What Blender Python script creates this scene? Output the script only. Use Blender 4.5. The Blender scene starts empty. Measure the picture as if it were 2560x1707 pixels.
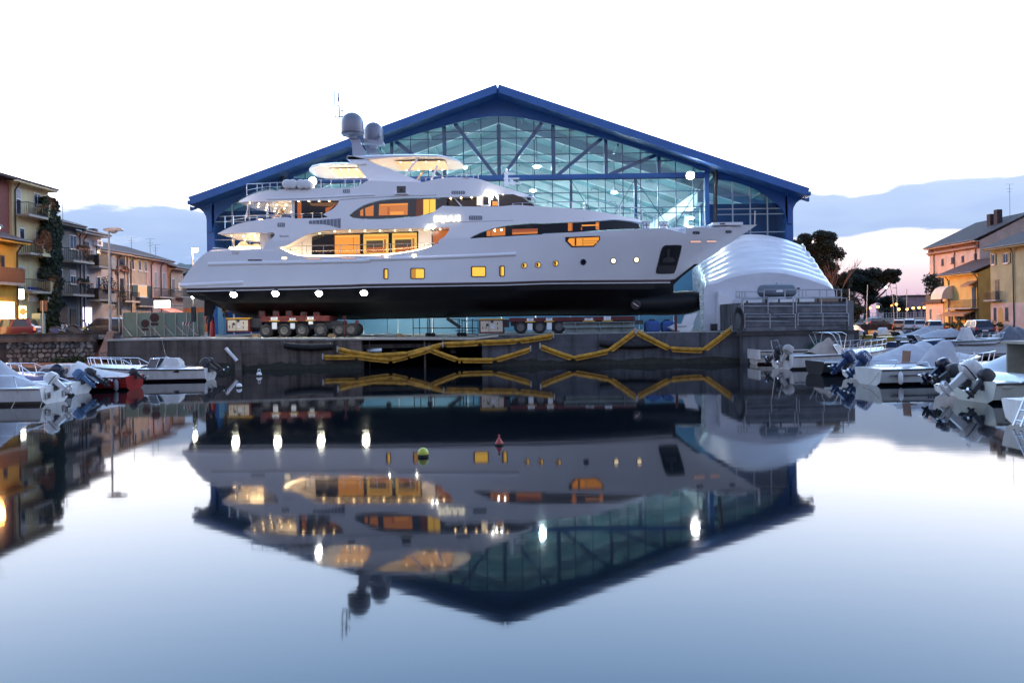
import bpy, bmesh, math, random
from mathutils import Vector, Matrix, noise
from mathutils.geometry import tessellate_polygon
random.seed(7)
S = bpy.context.scene
COL = S.collection
# ------------------------------------------------------------------ camera
F, CX, HY, ROLL, H = 1991.0, 1280.0, 803.0, 0.0145, 2.7
CR, SR = math.cos(ROLL), math.sin(ROLL)
cam = bpy.data.objects.new('camera', bpy.data.cameras.new('camera'))
COL.objects.link(cam)
S.camera = cam
cam.data.sensor_width = 36.0
cam.data.lens = 36.0 * F / 2560.0
cam.data.shift_y = -(853.5 - HY) / 2560.0
cam.data.clip_start, cam.data.clip_end = 0.1, 6000
cam.matrix_world = Matrix(((CR, SR, 0, 0), (0, 0, -1, 0), (-SR, CR, 0, H), (0, 0, 0, 1)))
# ------------------------------------------------------------------ sky
W = bpy.data.worlds.new('World'); S.world = W; W.use_nodes = True
nt = W.node_tree; N = nt.nodes; L = nt.links; N.clear()
def nd(t, **k):
    n = N.new(t)
    for a, b in k.items(): setattr(n, a, b)
    return n
def mth(op, a, b=None, clamp=False):
    n = nd('ShaderNodeMath', operation=op, use_clamp=clamp)
    for i, v in enumerate((a, b)):
        if v is None: continue
        if isinstance(v, (int, float)): n.inputs[i].default_value = v
        else: L.new(v, n.inputs[i])
    return n.outputs[0]
def mapr(v, a, b, c=0.0, d=1.0):
    n = nd('ShaderNodeMapRange', interpolation_type='SMOOTHSTEP')
    L.new(v, n.inputs[0])
    for i, x in enumerate((a, b, c, d)): n.inputs[i + 1].default_value = x
    return n.outputs[0]
def mixc(f, a, b, bt='MIX'):
    n = nd('ShaderNodeMix', data_type='RGBA', blend_type=bt)
    for i, v in ((0, f), (6, a), (7, b)):
        if isinstance(v, (int, float)): n.inputs[i].default_value = v
        elif isinstance(v, tuple): n.inputs[i].default_value = (*v, 1)
        else: L.new(v, n.inputs[i])
    return n.outputs[2]
tc = nd('ShaderNodeTexCoord'); sp = nd('ShaderNodeSeparateXYZ'); L.new(tc.outputs['Generated'], sp.inputs[0])
dx, dy, dz = sp.outputs
ramp = nd('ShaderNodeValToRGB'); L.new(dz, ramp.inputs[0])
stops = [(0.0, (.23, .16, .22)), (.02, (.26, .185, .235)), (.05, (.35, .285, .30)), (.09, (.50, .45, .455)), (.17, (1.15, 1.14, 1.20)), (.26, (.98, 1.16, 1.47)), (.42, (.67, 1.12, 1.83)), (.75, (.15, .25, .45)), (1, (.08, .14, .26))]
e = ramp.color_ramp.elements
e[0].position, e[0].color = stops[0][0], (*stops[0][1], 1)
e[1].position, e[1].color = stops[-1][0], (*stops[-1][1], 1)
for p, c in stops[1:-1]:
    q = e.new(p); q.color = (*c, 1)
# afterglow: the sky is brightest where the sun went down, behind the shed, and darker opposite
az = mth('ADD', mth('MULTIPLY', dx, 0.12), mth('MULTIPLY', dy, 0.99))
glow = mapr(az, -0.75, 0.85, 0.33, 1.0)
back = mixc(mapr(az, -0.5, 0.8), (.97, .87, .93), (1, 1, 1))
clear = mixc(1.0, ramp.outputs[0], back, 'MULTIPLY')
# bluer towards the left of the glow near the horizon
lf = mth('MULTIPLY', mapr(dx, -0.12, -0.38, 0, 1), mapr(dz, 0.16, 0.03, 0, 1))
clear = mixc(lf, clear, (.20, .27, .42))
# cloud bank
cm = nd('ShaderNodeCombineXYZ')
L.new(mth('MULTIPLY', dx, 5.0), cm.inputs[0]); L.new(mth('MULTIPLY', dy, 5.0), cm.inputs[1]); L.new(mth('MULTIPLY', dz, 21.0), cm.inputs[2])
nz = nd('ShaderNodeTexNoise'); nz.inputs['Scale'].default_value = 1.7; nz.inputs['Detail'].default_value = 7; nz.inputs['Roughness'].default_value = .52
L.new(cm.outputs[0], nz.inputs['Vector'])
lo = mapr(dx, -0.15, 0.15, -0.12, 0.078)
band_lo = mapr(mth('SUBTRACT', dz, lo), 0.0, 0.035)
band = mth('MULTIPLY', band_lo, mapr(dz, 0.172, 0.115))
band = mth('MULTIPLY', band, mapr(dx, 0.05, 0.3, 1.0, 1.95))
band = mth('MULTIPLY', band, mapr(dx, -0.1, -0.3, 1.0, 1.22))
msk = mapr(mth('ADD', mth('MULTIPLY', nz.outputs[0], 1.7), mth('MULTIPLY', band, 0.60)), 1.13, 1.46)
msk = mth('MULTIPLY', msk, mapr(dz, 0.178, 0.142))
nz2 = nd('ShaderNodeTexNoise'); nz2.inputs['Scale'].default_value = 2.6; nz2.inputs['Detail'].default_value = 5
L.new(cm.outputs[0], nz2.inputs['Vector'])
ccol = mixc(nz2.outputs[0], (.095, .155, .275), (.155, .205, .30))
skyc = mixc(mth('MULTIPLY', msk, 0.93), clear, ccol)
skyc = mixc(1.0, skyc, glow, 'MULTIPLY')
bg = nd('ShaderNodeBackground'); bg.inputs[1].default_value = 3.1
L.new(skyc, bg.inputs[0])
wo = nd('ShaderNodeOutputWorld'); L.new(bg.outputs[0], wo.inputs[0])
# ------------------------------------------------------------------ exposure
S.view_settings.view_transform = 'Standard'; S.view_settings.look = 'None'
S.view_settings.exposure = 0.0; S.view_settings.gamma = 1.0; S.view_settings.use_curve_mapping = False
S.render.engine = 'CYCLES'
S.cycles.use_denoising = True
try: S.cycles.denoiser = 'OPENIMAGEDENOISE'
except Exception: pass
S.cycles.max_bounces = 10; S.cycles.transparent_max_bounces = 16; S.cycles.sample_clamp_indirect = 6.0; S.cycles.sample_clamp_direct = 0.0
S.cycles.caustics_reflective = False; S.cycles.caustics_refractive = False; S.cycles.blur_glossy = 0.6

# ================================================================== helpers
def ray(px, py):
    a, b = (px - CX) / F, (HY - py) / F
    return a * CR + b * SR, -a * SR + b * CR
def un(px, py, Y):                       # a pixel of the photograph, at distance Y
    x, z = ray(px, py); return Vector((x * Y, Y, H + z * Y))
def onX(px, py, X):                      # ... on the plane x = X
    x, z = ray(px, py); Y = X / x; return Vector((X, Y, H + z * Y))
def onZ(px, py, Z):                      # ... on a level plane
    x, z = ray(px, py); Y = (Z - H) / z; return Vector((x * Y, Y, Z))
WM = {}; KIDS = {}
def link(o, parent=None):
    COL.objects.link(o)
    if parent is not None:
        o.parent = parent
        o.matrix_parent_inverse = WM[parent.name].inverted()
        KIDS.setdefault(parent.name, []).append(o)
    WM[o.name] = o.matrix_basis.copy()
    return o
def tag(o, label=None, cat=None, group=None, kind=None):
    if label: o['label'] = label
    if cat: o['category'] = cat
    if group: o['group'] = group
    if kind: o['kind'] = kind
    return o
def thing(name, label, cat, loc=(0, 0, 0), rz=0.0, group=None):
    o = bpy.data.objects.new(name, None); o.empty_display_size = .2
    o.matrix_basis = Matrix.Translation(Vector(loc)) @ Matrix.Rotation(rz, 4, 'Z')
    link(o); return tag(o, label, cat, group)
def copy_tree(o, parent=None, mw=None, label=None):
    c = o.copy()
    for k in ('label',):
        if parent is None and label: c['label'] = label
    COL.objects.link(c)
    if parent is not None: c.parent = parent
    if mw is not None: c.matrix_basis = mw
    WM[c.name] = c.matrix_basis.copy()
    for k in KIDS.get(o.name, []):
        KIDS.setdefault(c.name, []).append(copy_tree(k, c))
    return c
def TR(x, y, z, rz=0.0, s=1.0):
    return Matrix.Translation((x, y, z)) @ Matrix.Rotation(rz, 4, 'Z') @ Matrix.Scale(s, 4)
class MB:
    def __init__(s): s.v = []; s.f = []; s.m = []
    def add(s, vs, fs, mi=0):
        b = len(s.v); s.v += [tuple(p) for p in vs]
        for f in fs: s.f.append(tuple(i + b for i in f)); s.m.append(mi)
        return s
    def box(s, x0, x1, y0, y1, z0, z1, mi=0, M=None):
        vs = [Vector((x, y, z)) for z in (z0, z1) for y in (y0, y1) for x in (x0, x1)]
        if M is not None: vs = [M @ p for p in vs]
        return s.add(vs, [(0, 2, 3, 1), (4, 5, 7, 6), (0, 1, 5, 4), (2, 6, 7, 3), (0, 4, 6, 2), (1, 3, 7, 5)], mi)
    def bar(s, p, q, w=.05, h=None, mi=0, up=(0, 0, 1)):
        p, q = Vector(p), Vector(q); d = q - p
        if d.length < 1e-6: return s
        h = w if h is None else h
        d.normalize(); a = d.cross(Vector(up))
        if a.length < 1e-3: a = d.cross(Vector((0, 1, 0)))
        a.normalize(); b = a.cross(d)
        a *= w / 2; b *= h / 2
        vs = [r + i * a + j * b for r in (p, q) for i, j in ((-1, -1), (1, -1), (1, 1), (-1, 1))]
        return s.add(vs, [(3, 2, 1, 0), (4, 5, 6, 7), (0, 1, 5, 4), (1, 2, 6, 5), (2, 3, 7, 6), (3, 0, 4, 7)], mi)
    def tube(s, pts, r=.03, n=8, mi=0, rr=None, cap=True):
        pts = [Vector(p) for p in pts]; R = rr or [r] * len(pts); b = len(s.v); prev = None
        for i, p in enumerate(pts):
            d = (pts[min(i + 1, len(pts) - 1)] - pts[max(i - 1, 0)])
            if d.length < 1e-9: d = Vector((0, 0, 1))
            d.normalize()
            a = (prev - d * prev.dot(d)) if prev is not None else d.orthogonal()
            if a.length < 1e-6: a = d.orthogonal()
            a.normalize(); prev = a; c = d.cross(a)
            for k in range(n):
                t = 2 * math.pi * k / n
                s.v.append(tuple(p + (a * math.cos(t) + c * math.sin(t)) * R[i]))
        for i in range(len(pts) - 1):
            for k in range(n):
                k2 = (k + 1) % n
                s.f.append((b + i * n + k, b + i * n + k2, b + (i + 1) * n + k2, b + (i + 1) * n + k)); s.m.append(mi)
        if cap:
            s.f.append(tuple(b + k for k in reversed(range(n)))); s.m.append(mi)
            s.f.append(tuple(b + (len(pts) - 1) * n + k for k in range(n))); s.m.append(mi)
        return s
    def lathe(s, prof, c=(0, 0, 0), n=16, mi=0, M=None):      # profile (r, z) upwards
        c = Vector(c); rows = []
        for r, z in prof:
            rows.append([c + Vector((r * math.cos(2 * math.pi * k / n), r * math.sin(2 * math.pi * k / n), z)) for k in range(n)])
        if M is not None: rows = [[M @ p for p in r] for r in rows]
        return s.loft(rows, True, True, mi)
    def loft(s, rows, closed=False, cap=False, mi=0):
        b = len(s.v); n = len(rows[0])
        for r in rows: s.v += [tuple(p) for p in r]
        for i in range(len(rows) - 1):
            for k in range(n if closed else n - 1):
                k2 = (k + 1) % n
                s.f.append((b + i * n + k, b + i * n + k2, b + (i + 1) * n + k2, b + (i + 1) * n + k)); s.m.append(mi)
        if cap:
            s.f.append(tuple(b + k for k in reversed(range(n)))); s.m.append(mi)
            s.f.append(tuple(b + (len(rows) - 1) * n + k for k in range(n))); s.m.append(mi)
        return s
    def prism(s, poly, d, mi=0):                               # polygon of 3-D points pushed along d
        poly = [Vector(p) for p in poly]; d = Vector(d); n = len(poly)
        tris = tessellate_polygon([poly])
        vs = poly + [p + d for p in poly]
        fs = [tuple(t) for t in tris] + [tuple(i + n for i in reversed(t)) for t in tris]
        fs += [(i, (i + 1) % n, (i + 1) % n + n, i + n) for i in range(n)]
        return s.add(vs, fs, mi)
    def quad(s, a, b, c, d, mi=0): return s.add([a, b, c, d], [(0, 1, 2, 3)], mi)
    def mesh(s, name, mats, smooth=None, recalc=True):
        me = bpy.data.meshes.new(name); me.from_pydata(s.v, [], s.f)
        for m in (mats if isinstance(mats, (list, tuple)) else [mats]): me.materials.append(m)
        me.polygons.foreach_set('material_index', s.m)
        if recalc:
            bm = bmesh.new(); bm.from_mesh(me); bmesh.ops.recalc_face_normals(bm, faces=bm.faces); bm.to_mesh(me); bm.free()
        if smooth is not None:
            me.polygons.foreach_set('use_smooth', [True] * len(me.polygons))
            me.set_sharp_from_angle(angle=math.radians(smooth))
        me.update(); return me
    def obj(s, name, mats, parent=None, smooth=None, recalc=True):
        return link(bpy.data.objects.new(name, s.mesh(name, mats, smooth, recalc)), parent)
def inst(name, me, parent, M=None):
    o = bpy.data.objects.new(name, me)
    if M is not None: o.matrix_basis = M
    return link(o, parent)
def text(name, s, size, mats, parent, M, depth=.02, bold=0.0):
    cu = bpy.data.curves.new(name, 'FONT'); cu.body = s; cu.size = size; cu.extrude = depth; cu.offset = bold
    cu.align_x = 'CENTER'; cu.align_y = 'CENTER'; cu.resolution_u = 2
    t = bpy.data.objects.new(name, cu); COL.objects.link(t)
    me = bpy.data.meshes.new_from_object(t.evaluated_get(bpy.context.evaluated_depsgraph_get()))
    bpy.data.objects.remove(t); me.materials.clear(); me.materials.append(mats)
    o = bpy.data.objects.new(name, me); o.matrix_basis = M
    return link(o, parent)
RX90 = Matrix.Rotation(math.pi / 2, 4, 'X')          # text that faces -Y
# ------------------------------------------------------------------ materials
MATS = {}
def mt(name, col, rough=.5, metal=0.0, var=.12, vs=1.5, bump=0.0, bs=20.0, coat=0.0, emit=None, es=0.0, streak=0.0, spec=.5, bstretch=(1, 1, 1), rnd=0.0, stain=None):
    if name in MATS: return MATS[name]
    m = bpy.data.materials.new(name); m.use_nodes = True; MATS[name] = m
    t = m.node_tree; p = t.nodes['Principled BSDF']
    p.inputs['Roughness'].default_value = rough; p.inputs['Metallic'].default_value = metal
    p.inputs['Specular IOR Level'].default_value = spec
    p.inputs['Base Color'].default_value = (*col, 1)
    if coat: p.inputs['Coat Weight'].default_value = coat; p.inputs['Coat Roughness'].default_value = .06
    tcn = t.nodes.new('ShaderNodeTexCoord')
    def noi(sc, det=4, st=(1, 1, 1), ro=.55):
        mp = t.nodes.new('ShaderNodeMapping'); mp.inputs['Scale'].default_value = st
        t.links.new(tcn.outputs['Object'], mp.inputs[0])
        n = t.nodes.new('ShaderNodeTexNoise'); n.inputs['Scale'].default_value = sc; n.inputs['Detail'].default_value = det; n.inputs['Roughness'].default_value = ro
        t.links.new(mp.outputs[0], n.inputs['Vector']); return n.outputs[0]
    def mx(f, a, b, bt='MIX'):
        n = t.nodes.new('ShaderNodeMix'); n.data_type = 'RGBA'; n.blend_type = bt
        for i, v in ((0, f), (6, a), (7, b)):
            if isinstance(v, (int, float)): n.inputs[i].default_value = v
            elif isinstance(v, tuple): n.inputs[i].default_value = (*v, 1)
            else: t.links.new(v, n.inputs[i])
        return n.outputs[2]
    def rmp(v, a, b):
        n = t.nodes.new('ShaderNodeMapRange'); t.links.new(v, n.inputs[0]); n.inputs[1].default_value = a; n.inputs[2].default_value = b
        return n.outputs[0]
    c = None
    if var:
        c = mx(rmp(noi(vs), .3, .7), tuple(x * (1 - var) for x in col), tuple(min(1, x * (1 + var)) for x in col))
    if streak:
        sc = stain or (col[0] * .35, col[1] * .32, col[2] * .3)
        f = rmp(noi(1.0, 6, (2.6, 2.6, .22), .6), .47, .66)
        ml = t.nodes.new('ShaderNodeMath'); ml.operation = 'MULTIPLY'; t.links.new(f, ml.inputs[0]); ml.inputs[1].default_value = streak
        c = mx(ml.outputs[0], c if c is not None else col, sc)
    if rnd:
        oi = t.nodes.new('ShaderNodeObjectInfo')
        c = mx(1.0, c if c is not None else col, mx(oi.outputs['Random'], (1 - rnd,) * 3, (1 + rnd,) * 3), 'MULTIPLY')
    if c is not None: t.links.new(c, p.inputs['Base Color'])
    if bump:
        b = t.nodes.new('ShaderNodeBump'); b.inputs['Strength'].default_value = bump; b.inputs['Distance'].default_value = .03
        t.links.new(noi(bs, 5, bstretch), b.inputs['Height']); t.links.new(b.outputs[0], p.inputs['Normal'])
    if emit:
        p.inputs['Emission Color'].default_value = (*emit, 1); p.inputs['Emission Strength'].default_value = es
    return m
def glass(name, tint, refl=.04, rough=.02):
    if name in MATS: return MATS[name]
    m = bpy.data.materials.new(name); m.use_nodes = True; MATS[name] = m; t = m.node_tree; t.nodes.clear()
    o = t.nodes.new('ShaderNodeOutputMaterial'); x = t.nodes.new('ShaderNodeMixShader')
    a = t.nodes.new('ShaderNodeBsdfTransparent'); a.inputs[0].default_value = (*tint, 1)
    b = t.nodes.new('ShaderNodeBsdfGlossy'); b.inputs['Roughness'].default_value = rough
    fr = t.nodes.new('ShaderNodeFresnel'); fr.inputs[0].default_value = 1.45
    t.links.new(fr.outputs[0], x.inputs[0]); t.links.new(a.outputs[0], x.inputs[1]); t.links.new(b.outputs[0], x.inputs[2]); t.links.new(x.outputs[0], o.inputs[0])
    return m
GEL = mt('white_gelcoat', (.87, .87, .88), .22, var=.03, vs=.4, coat=.6)
WHITE = mt('white_paint', (.78, .78, .78), .45, var=.06)
BLACKG = mt('black_glass', (.012, .012, .018), .05, var=0, spec=.6)
ANTIF = mt('black_antifouling', (.006, .0065, .008), .42, var=.2, vs=2, spec=.25)
BOOT = mt('boot_stripe_brown', (.045, .03, .03), .3, var=.05)
STEEL = mt('stainless_steel', (.62, .62, .65), .22, 1.0, var=.05)
GALV = mt('galvanised_steel', (.42, .43, .45), .5, .6, var=.2, vs=4)
BLUE = mt('blue_steel', (.03, .125, .37), .45, var=.12, vs=.8)
BLUED = mt('blue_cladding', (.028, .11, .33), .5, var=.10, vs=.5, bump=.25, bs=3, bstretch=(14, 1, .05))
RED = mt('red_machine_paint', (.11, .013, .010), .6, var=.4, vs=3)
YEL = mt('yellow_paint', (.75, .42, .03), .5, var=.12)
RUB = mt('black_rubber', (.02, .02, .022), .75, var=.3, vs=4)
DARK = mt('dark_metal', (.035, .036, .04), .5, var=.3, vs=3)
CONC = mt('stained_concrete', (.13, .105, .09), .9, var=.35, vs=.9, bump=.5, bs=6, streak=.85)
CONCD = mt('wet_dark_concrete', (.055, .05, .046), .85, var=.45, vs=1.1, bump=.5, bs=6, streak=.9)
CONCB = mt('grey_concrete', (.105, .108, .118), .9, var=.3, vs=.8, bump=.4, bs=6, streak=.8)
PAVE = mt('pale_concrete_paving', (.42, .40, .35), .85, var=.22, vs=1.2, bump=.3, bs=8)
ASPH = mt('asphalt', (.05, .05, .052), .85, var=.3, vs=2, bump=.4, bs=30)
def lit(name, col, s): return mt(name, (.02, .02, .02), .25, var=0, emit=col, es=s)
AMBER = lit('lit_window_amber', (1, .36, .045), .95)
YELW = lit('lit_window_yellow', (1, .58, .07), 1.15)
ORNG = lit('lit_window_orange', (1, .23, .03), .45)
CREAM = lit('lit_cream', (1, .80, .52), 2.2)
LAMPW = lit('lamp_white', (1, .97, .86), 60)
LAMPF = lit('flood_lamp', (1, .97, .78), 190)
LAMPY = lit('deck_downlight', (1, .66, .30), 22)
LAMPO = lit('sodium_lamp', (1, .36, .06), 15)
# ================================================================== water, ground and quays
def nodemat(name):
    m = bpy.data.materials.new(name); m.use_nodes = True; MATS[name] = m
    return m, m.node_tree, m.node_tree.nodes['Principled BSDF']
wm, t, p = nodemat('canal_water')
p.inputs['Base Color'].default_value = (.004, .007, .010, 1); p.inputs['Roughness'].default_value = .036; p.inputs['IOR'].default_value = 1.28
tcn = t.nodes.new('ShaderNodeTexCoord'); mp = t.nodes.new('ShaderNodeMapping'); mp.inputs['Scale'].default_value = (.35, 1.6, 1)
t.links.new(tcn.outputs['Object'], mp.inputs[0])
n1 = t.nodes.new('ShaderNodeTexNoise'); n1.inputs['Scale'].default_value = 1.3; n1.inputs['Detail'].default_value = 4
t.links.new(mp.outputs[0], n1.inputs['Vector'])
b = t.nodes.new('ShaderNodeBump'); b.inputs['Strength'].default_value = .013; b.inputs['Distance'].default_value = .05
t.links.new(n1.outputs[0], b.inputs['Height']); t.links.new(b.outputs[0], p.inputs['Normal'])
tag(MB().quad((-600, -60, 0), (600, -60, 0), (600, 900, 0), (-600, 900, 0)).obj('water', wm), kind='structure')
# land: one sheet from the far banks to the horizon
land = MB()
land.quad((-2500, 130, .55), (2500, 130, .55), (2500, 3000, .55), (-2500, 3000, .55))
tag(land.obj('ground', mt('far_ground', (.06, .06, .05), .9, var=.3, vs=.05)), kind='structure')
YQ = 48.0
def qz(x):                                             # the quay falls a little towards the dock opening
    if x < -2.2: return 1.96 - .25 * max(0, min(1, (x + 19.3) / 17.1))
    return 1.71 + .17 * max(0, min(1, (x + 2.2) / 1.0))
def quay_top(x0, x1, y0, y1, mat, name, lip=0.0, n=24):
    m = MB(); rows = []
    for i in range(n + 1):
        x = x0 + (x1 - x0) * i / n
        rows.append([(x, y0, qz(x) + lip), (x, y1, qz(x) + lip)])
    return tag(m.loft(rows).obj(name, mat, recalc=False), kind='structure')
XL, XR = -24.4, 20.9
quay_top(XL, XR, YQ, 130, PAVE, 'quay_pavement', n=60)
q = MB()
def wallseg(m, x0, x1, y, zlow, thick=.8, n=8, top=-.004, mi=0):
    for i in range(n):
        a, c = x0 + (x1 - x0) * i / n, x0 + (x1 - x0) * (i + 1) / n
        vs = [(a, y, zlow), (c, y, zlow), (c, y, qz(c) + top), (a, y, qz(a) + top), (a, y + thick, zlow), (c, y + thick, zlow), (c, y + thick, qz(c) + top), (a, y + thick, qz(a) + top)]
        m.add(vs, [(0, 1, 2, 3), (3, 2, 6, 7), (5, 4, 7, 6)], mi)
    m.quad((x0, y, zlow), (x0, y, qz(x0) + top), (x0, y + thick, qz(x0) + top), (x0, y + thick, zlow), mi)
    m.quad((x1, y, zlow), (x1, y, qz(x1) + top), (x1, y + thick, qz(x1) + top), (x1, y + thick, zlow), mi)
xa = un(904, 880, YQ).x; xb = un(1205, 880, YQ).x
qw = thing('quay_wall', 'stained concrete quay wall under the stern of the white yacht', 'quay wall', (XL, YQ, 0))
m = MB(); wallseg(m, XL, xa, YQ, -1.5); m.obj('wall', CONC, qw, recalc=True)
# cast joints: shallow proud lifts of the pour
for k, z in enumerate((.45, .98, 1.42)):
    m = MB(); m.box(XL + .1, xa - .05, YQ - .018, YQ - .001, z - .012, z + .012); m.obj('pour_line', CONC, qw)
for k in range(7):
    x = XL + 2.6 + k * 2.2
    MB().box(x - .012, x + .012, YQ - .017, YQ - .001, .05, qz(x) - .12).obj('joint', CONC, qw)
MB().box(un(590, 880, YQ).x, un(606, 880, YQ).x, YQ - .22, YQ - .02, -.5, 1.0).obj('buttress', CONC, qw)
kc = thing('quay_coping', 'pale concrete coping running along the quay edge below the yacht', 'coping', (XL, YQ, 1.8))
m = MB(); rows = []
for i in range(31):
    x = XL + (xb + 1.0 - XL) * i / 30; z = qz(x)
    rows.append([(x, YQ - .05, z - .10), (x, YQ - .05, z + .012), (x, YQ + .5, z + .012), (x, YQ + .5, z - .10)])
m.loft(rows, True, True).obj('edge', mt('pale_coping', (.50, .47, .40), .8, var=.15, vs=2), kc)
# dock opening: back wall and sides deep in the dark, deck bridge above
db = thing('dock_opening', 'black dock opening under the deck with beams inside', 'dock', (xa, YQ + 9, 0))
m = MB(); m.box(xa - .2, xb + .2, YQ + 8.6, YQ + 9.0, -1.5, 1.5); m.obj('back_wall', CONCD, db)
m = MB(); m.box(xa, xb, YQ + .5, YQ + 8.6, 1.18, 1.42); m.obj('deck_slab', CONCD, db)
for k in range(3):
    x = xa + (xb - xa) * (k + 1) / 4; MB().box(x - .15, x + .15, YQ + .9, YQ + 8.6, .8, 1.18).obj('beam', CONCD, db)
MB().box(un(1063, 880, YQ + .4).x - .06, un(1063, 880, YQ + .4).x + .06, YQ + .2, YQ + .3, -1, 1.6).obj('guide_post', CONC, db)
rw = thing('quay_wall', 'grey concrete quay wall below the yacht bow hung with yellow booms', 'quay wall', (xb, YQ, 0))
m = MB(); wallseg(m, xb, XR, YQ, -1.5, n=10); m.obj('wall', CONCB, rw)
for k, z in enumerate((.55, 1.1)):
    MB().box(xb + .05, XR - .05, YQ - .018, YQ - .001, z - .012, z + .012).obj('pour_line', CONCB, rw)
for k in range(7):
    x = xb + 2.4 + k * 3.1
    MB().box(x - .014, x + .014, YQ - .017, YQ - .001, .05, 1.7).obj('joint', CONCB, rw)
ALG = mt('tide_algae', (.018, .022, .014), .6, var=.5, vs=3, bump=.5, bs=9)
for par, a_, c_ in ((qw, XL, xa), (rw, xb, XR)):
    m = MB(); n = 60; rows = []
    for i in range(n + 1):
        x = a_ + (c_ - a_) * i / n; h = .34 + .07 * math.sin(x * 1.7) + .05 * math.sin(x * 5.3 + 1) + .04 * math.sin(x * 11.1)
        rows.append([(x, YQ - .026, -.3), (x, YQ - .026, h), (x, YQ - .001, h + .01)])
    m.loft(rows).obj('tide_mark', ALG, par)
# left bank: street level and low landing
ZS = 1.9
lb = MB()
lb.add([(-200, 53.4, ZS), (XL, 53.4, ZS), (XL, 400, ZS), (-200, 400, ZS)], [(0, 1, 2, 3)])
tag(lb.obj('street', ASPH), kind='structure')
land2 = MB(); land2.add([(-60, 47.8, .28), (-18, 49.2, .28), (-18, 54.2, .42), (-60, 54.2, .42)], [(0, 1, 2, 3)])
land2.add([(-60, 47.8, -1), (-18, 49.2, -1), (-18, 49.2, .28), (-60, 47.8, .28)], [(0, 1, 2, 3)])
tag(land2.obj('landing_path', mt('red_earth', (.20, .12, .085), .9, var=.35, vs=2, bump=.5, bs=5)), kind='structure')
# right bank: low quay with parked cars, running away along the canal
rb = MB()
BK = [(200, 64), (40, 64), (41.5, 74), (44.5, 86), (48, 99), (60, 150), (60, 400), (200, 400)]
rb.add([(x, y, .62) for x, y in BK], [tuple(range(8))])
for (xa_, ya_), (xb_, yb_) in zip(BK[:6], BK[1:7]): rb.quad((xa_, ya_, -1), (xb_, yb_, -1), (xb_, yb_, .62), (xa_, ya_, .62))
tag(rb.obj('right_quay', mt('worn_quay', (.11, .105, .10), .85, var=.3, vs=.6, bump=.4, bs=8)), kind='structure')
# ================================================================== shipyard shed
YG = 66.0
def E(zx, zy, Y=YG): return un(1000 + .45068 * zx, 200 + .45068 * zy, Y)
def DP(x, y, Y=YG): return un(x * 1.08844, y * 1.08844, Y)
YR = YG - 2.2
peak = DP(1143, 203, YR); eL = DP(440, 462, YR); eR = DP(1858, 440, YR)
xc = peak.x; hw = (eR.x - eL.x) / 2; zp = peak.z; ze = (eR.z + eL.z) / 2; ZG = 1.75
slope = (zp - ze) / hw
shed = thing('boat_shed', 'huge blue steel boat shed with glazed gable lit from inside', 'shed', (xc, YG, ZG))
def roofz(x): return zp - slope * abs(x - xc)
wx = E(2150, 700).x - xc                     # half width to the outer wall columns
DEPTH = 62.0
# roof skins and gable fascia
for s in (-1, 1):
    m = MB(); y0, y1 = YG - 2.2, YG + DEPTH
    a = Vector((xc, y0, zp)); bq = Vector((xc + s * hw, y0, ze)); d = Vector((0, y1 - y0, 0)); t = Vector((0, 0, -.28))
    m.add([a, bq, bq + d, a + d, a + t, bq + t, bq + d + t, a + d + t], [(0, 1, 2, 3), (7, 6, 5, 4), (0, 4, 5, 1), (1, 5, 6, 2), (2, 6, 7, 3)])
    m.obj('roof', [BLUED], shed)
    m = MB(); m.bar(a + Vector((0, -.06, -.02)), bq + Vector((0, -.06, -.02)), .14, .62); m.obj('verge', BLUE, shed)
    m = MB(); m.bar(bq + Vector((s * .1, -.1, -.15)), bq + d + Vector((s * .1, 0, -.15)), .22, .3); m.obj('gutter', BLUE, shed)
def mir(p): return Vector((2 * xc - p.x, p.y, p.z))
inner = [E(*q) for q in ((545, 208), (620, 211), (700, 221), (800, 243), (900, 268), (1000, 292), (1120, 328), (1250, 366), (1400, 412), (1500, 445), (1560, 466), (1640, 492), (1715, 512))]
inner[0].x = xc
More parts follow.
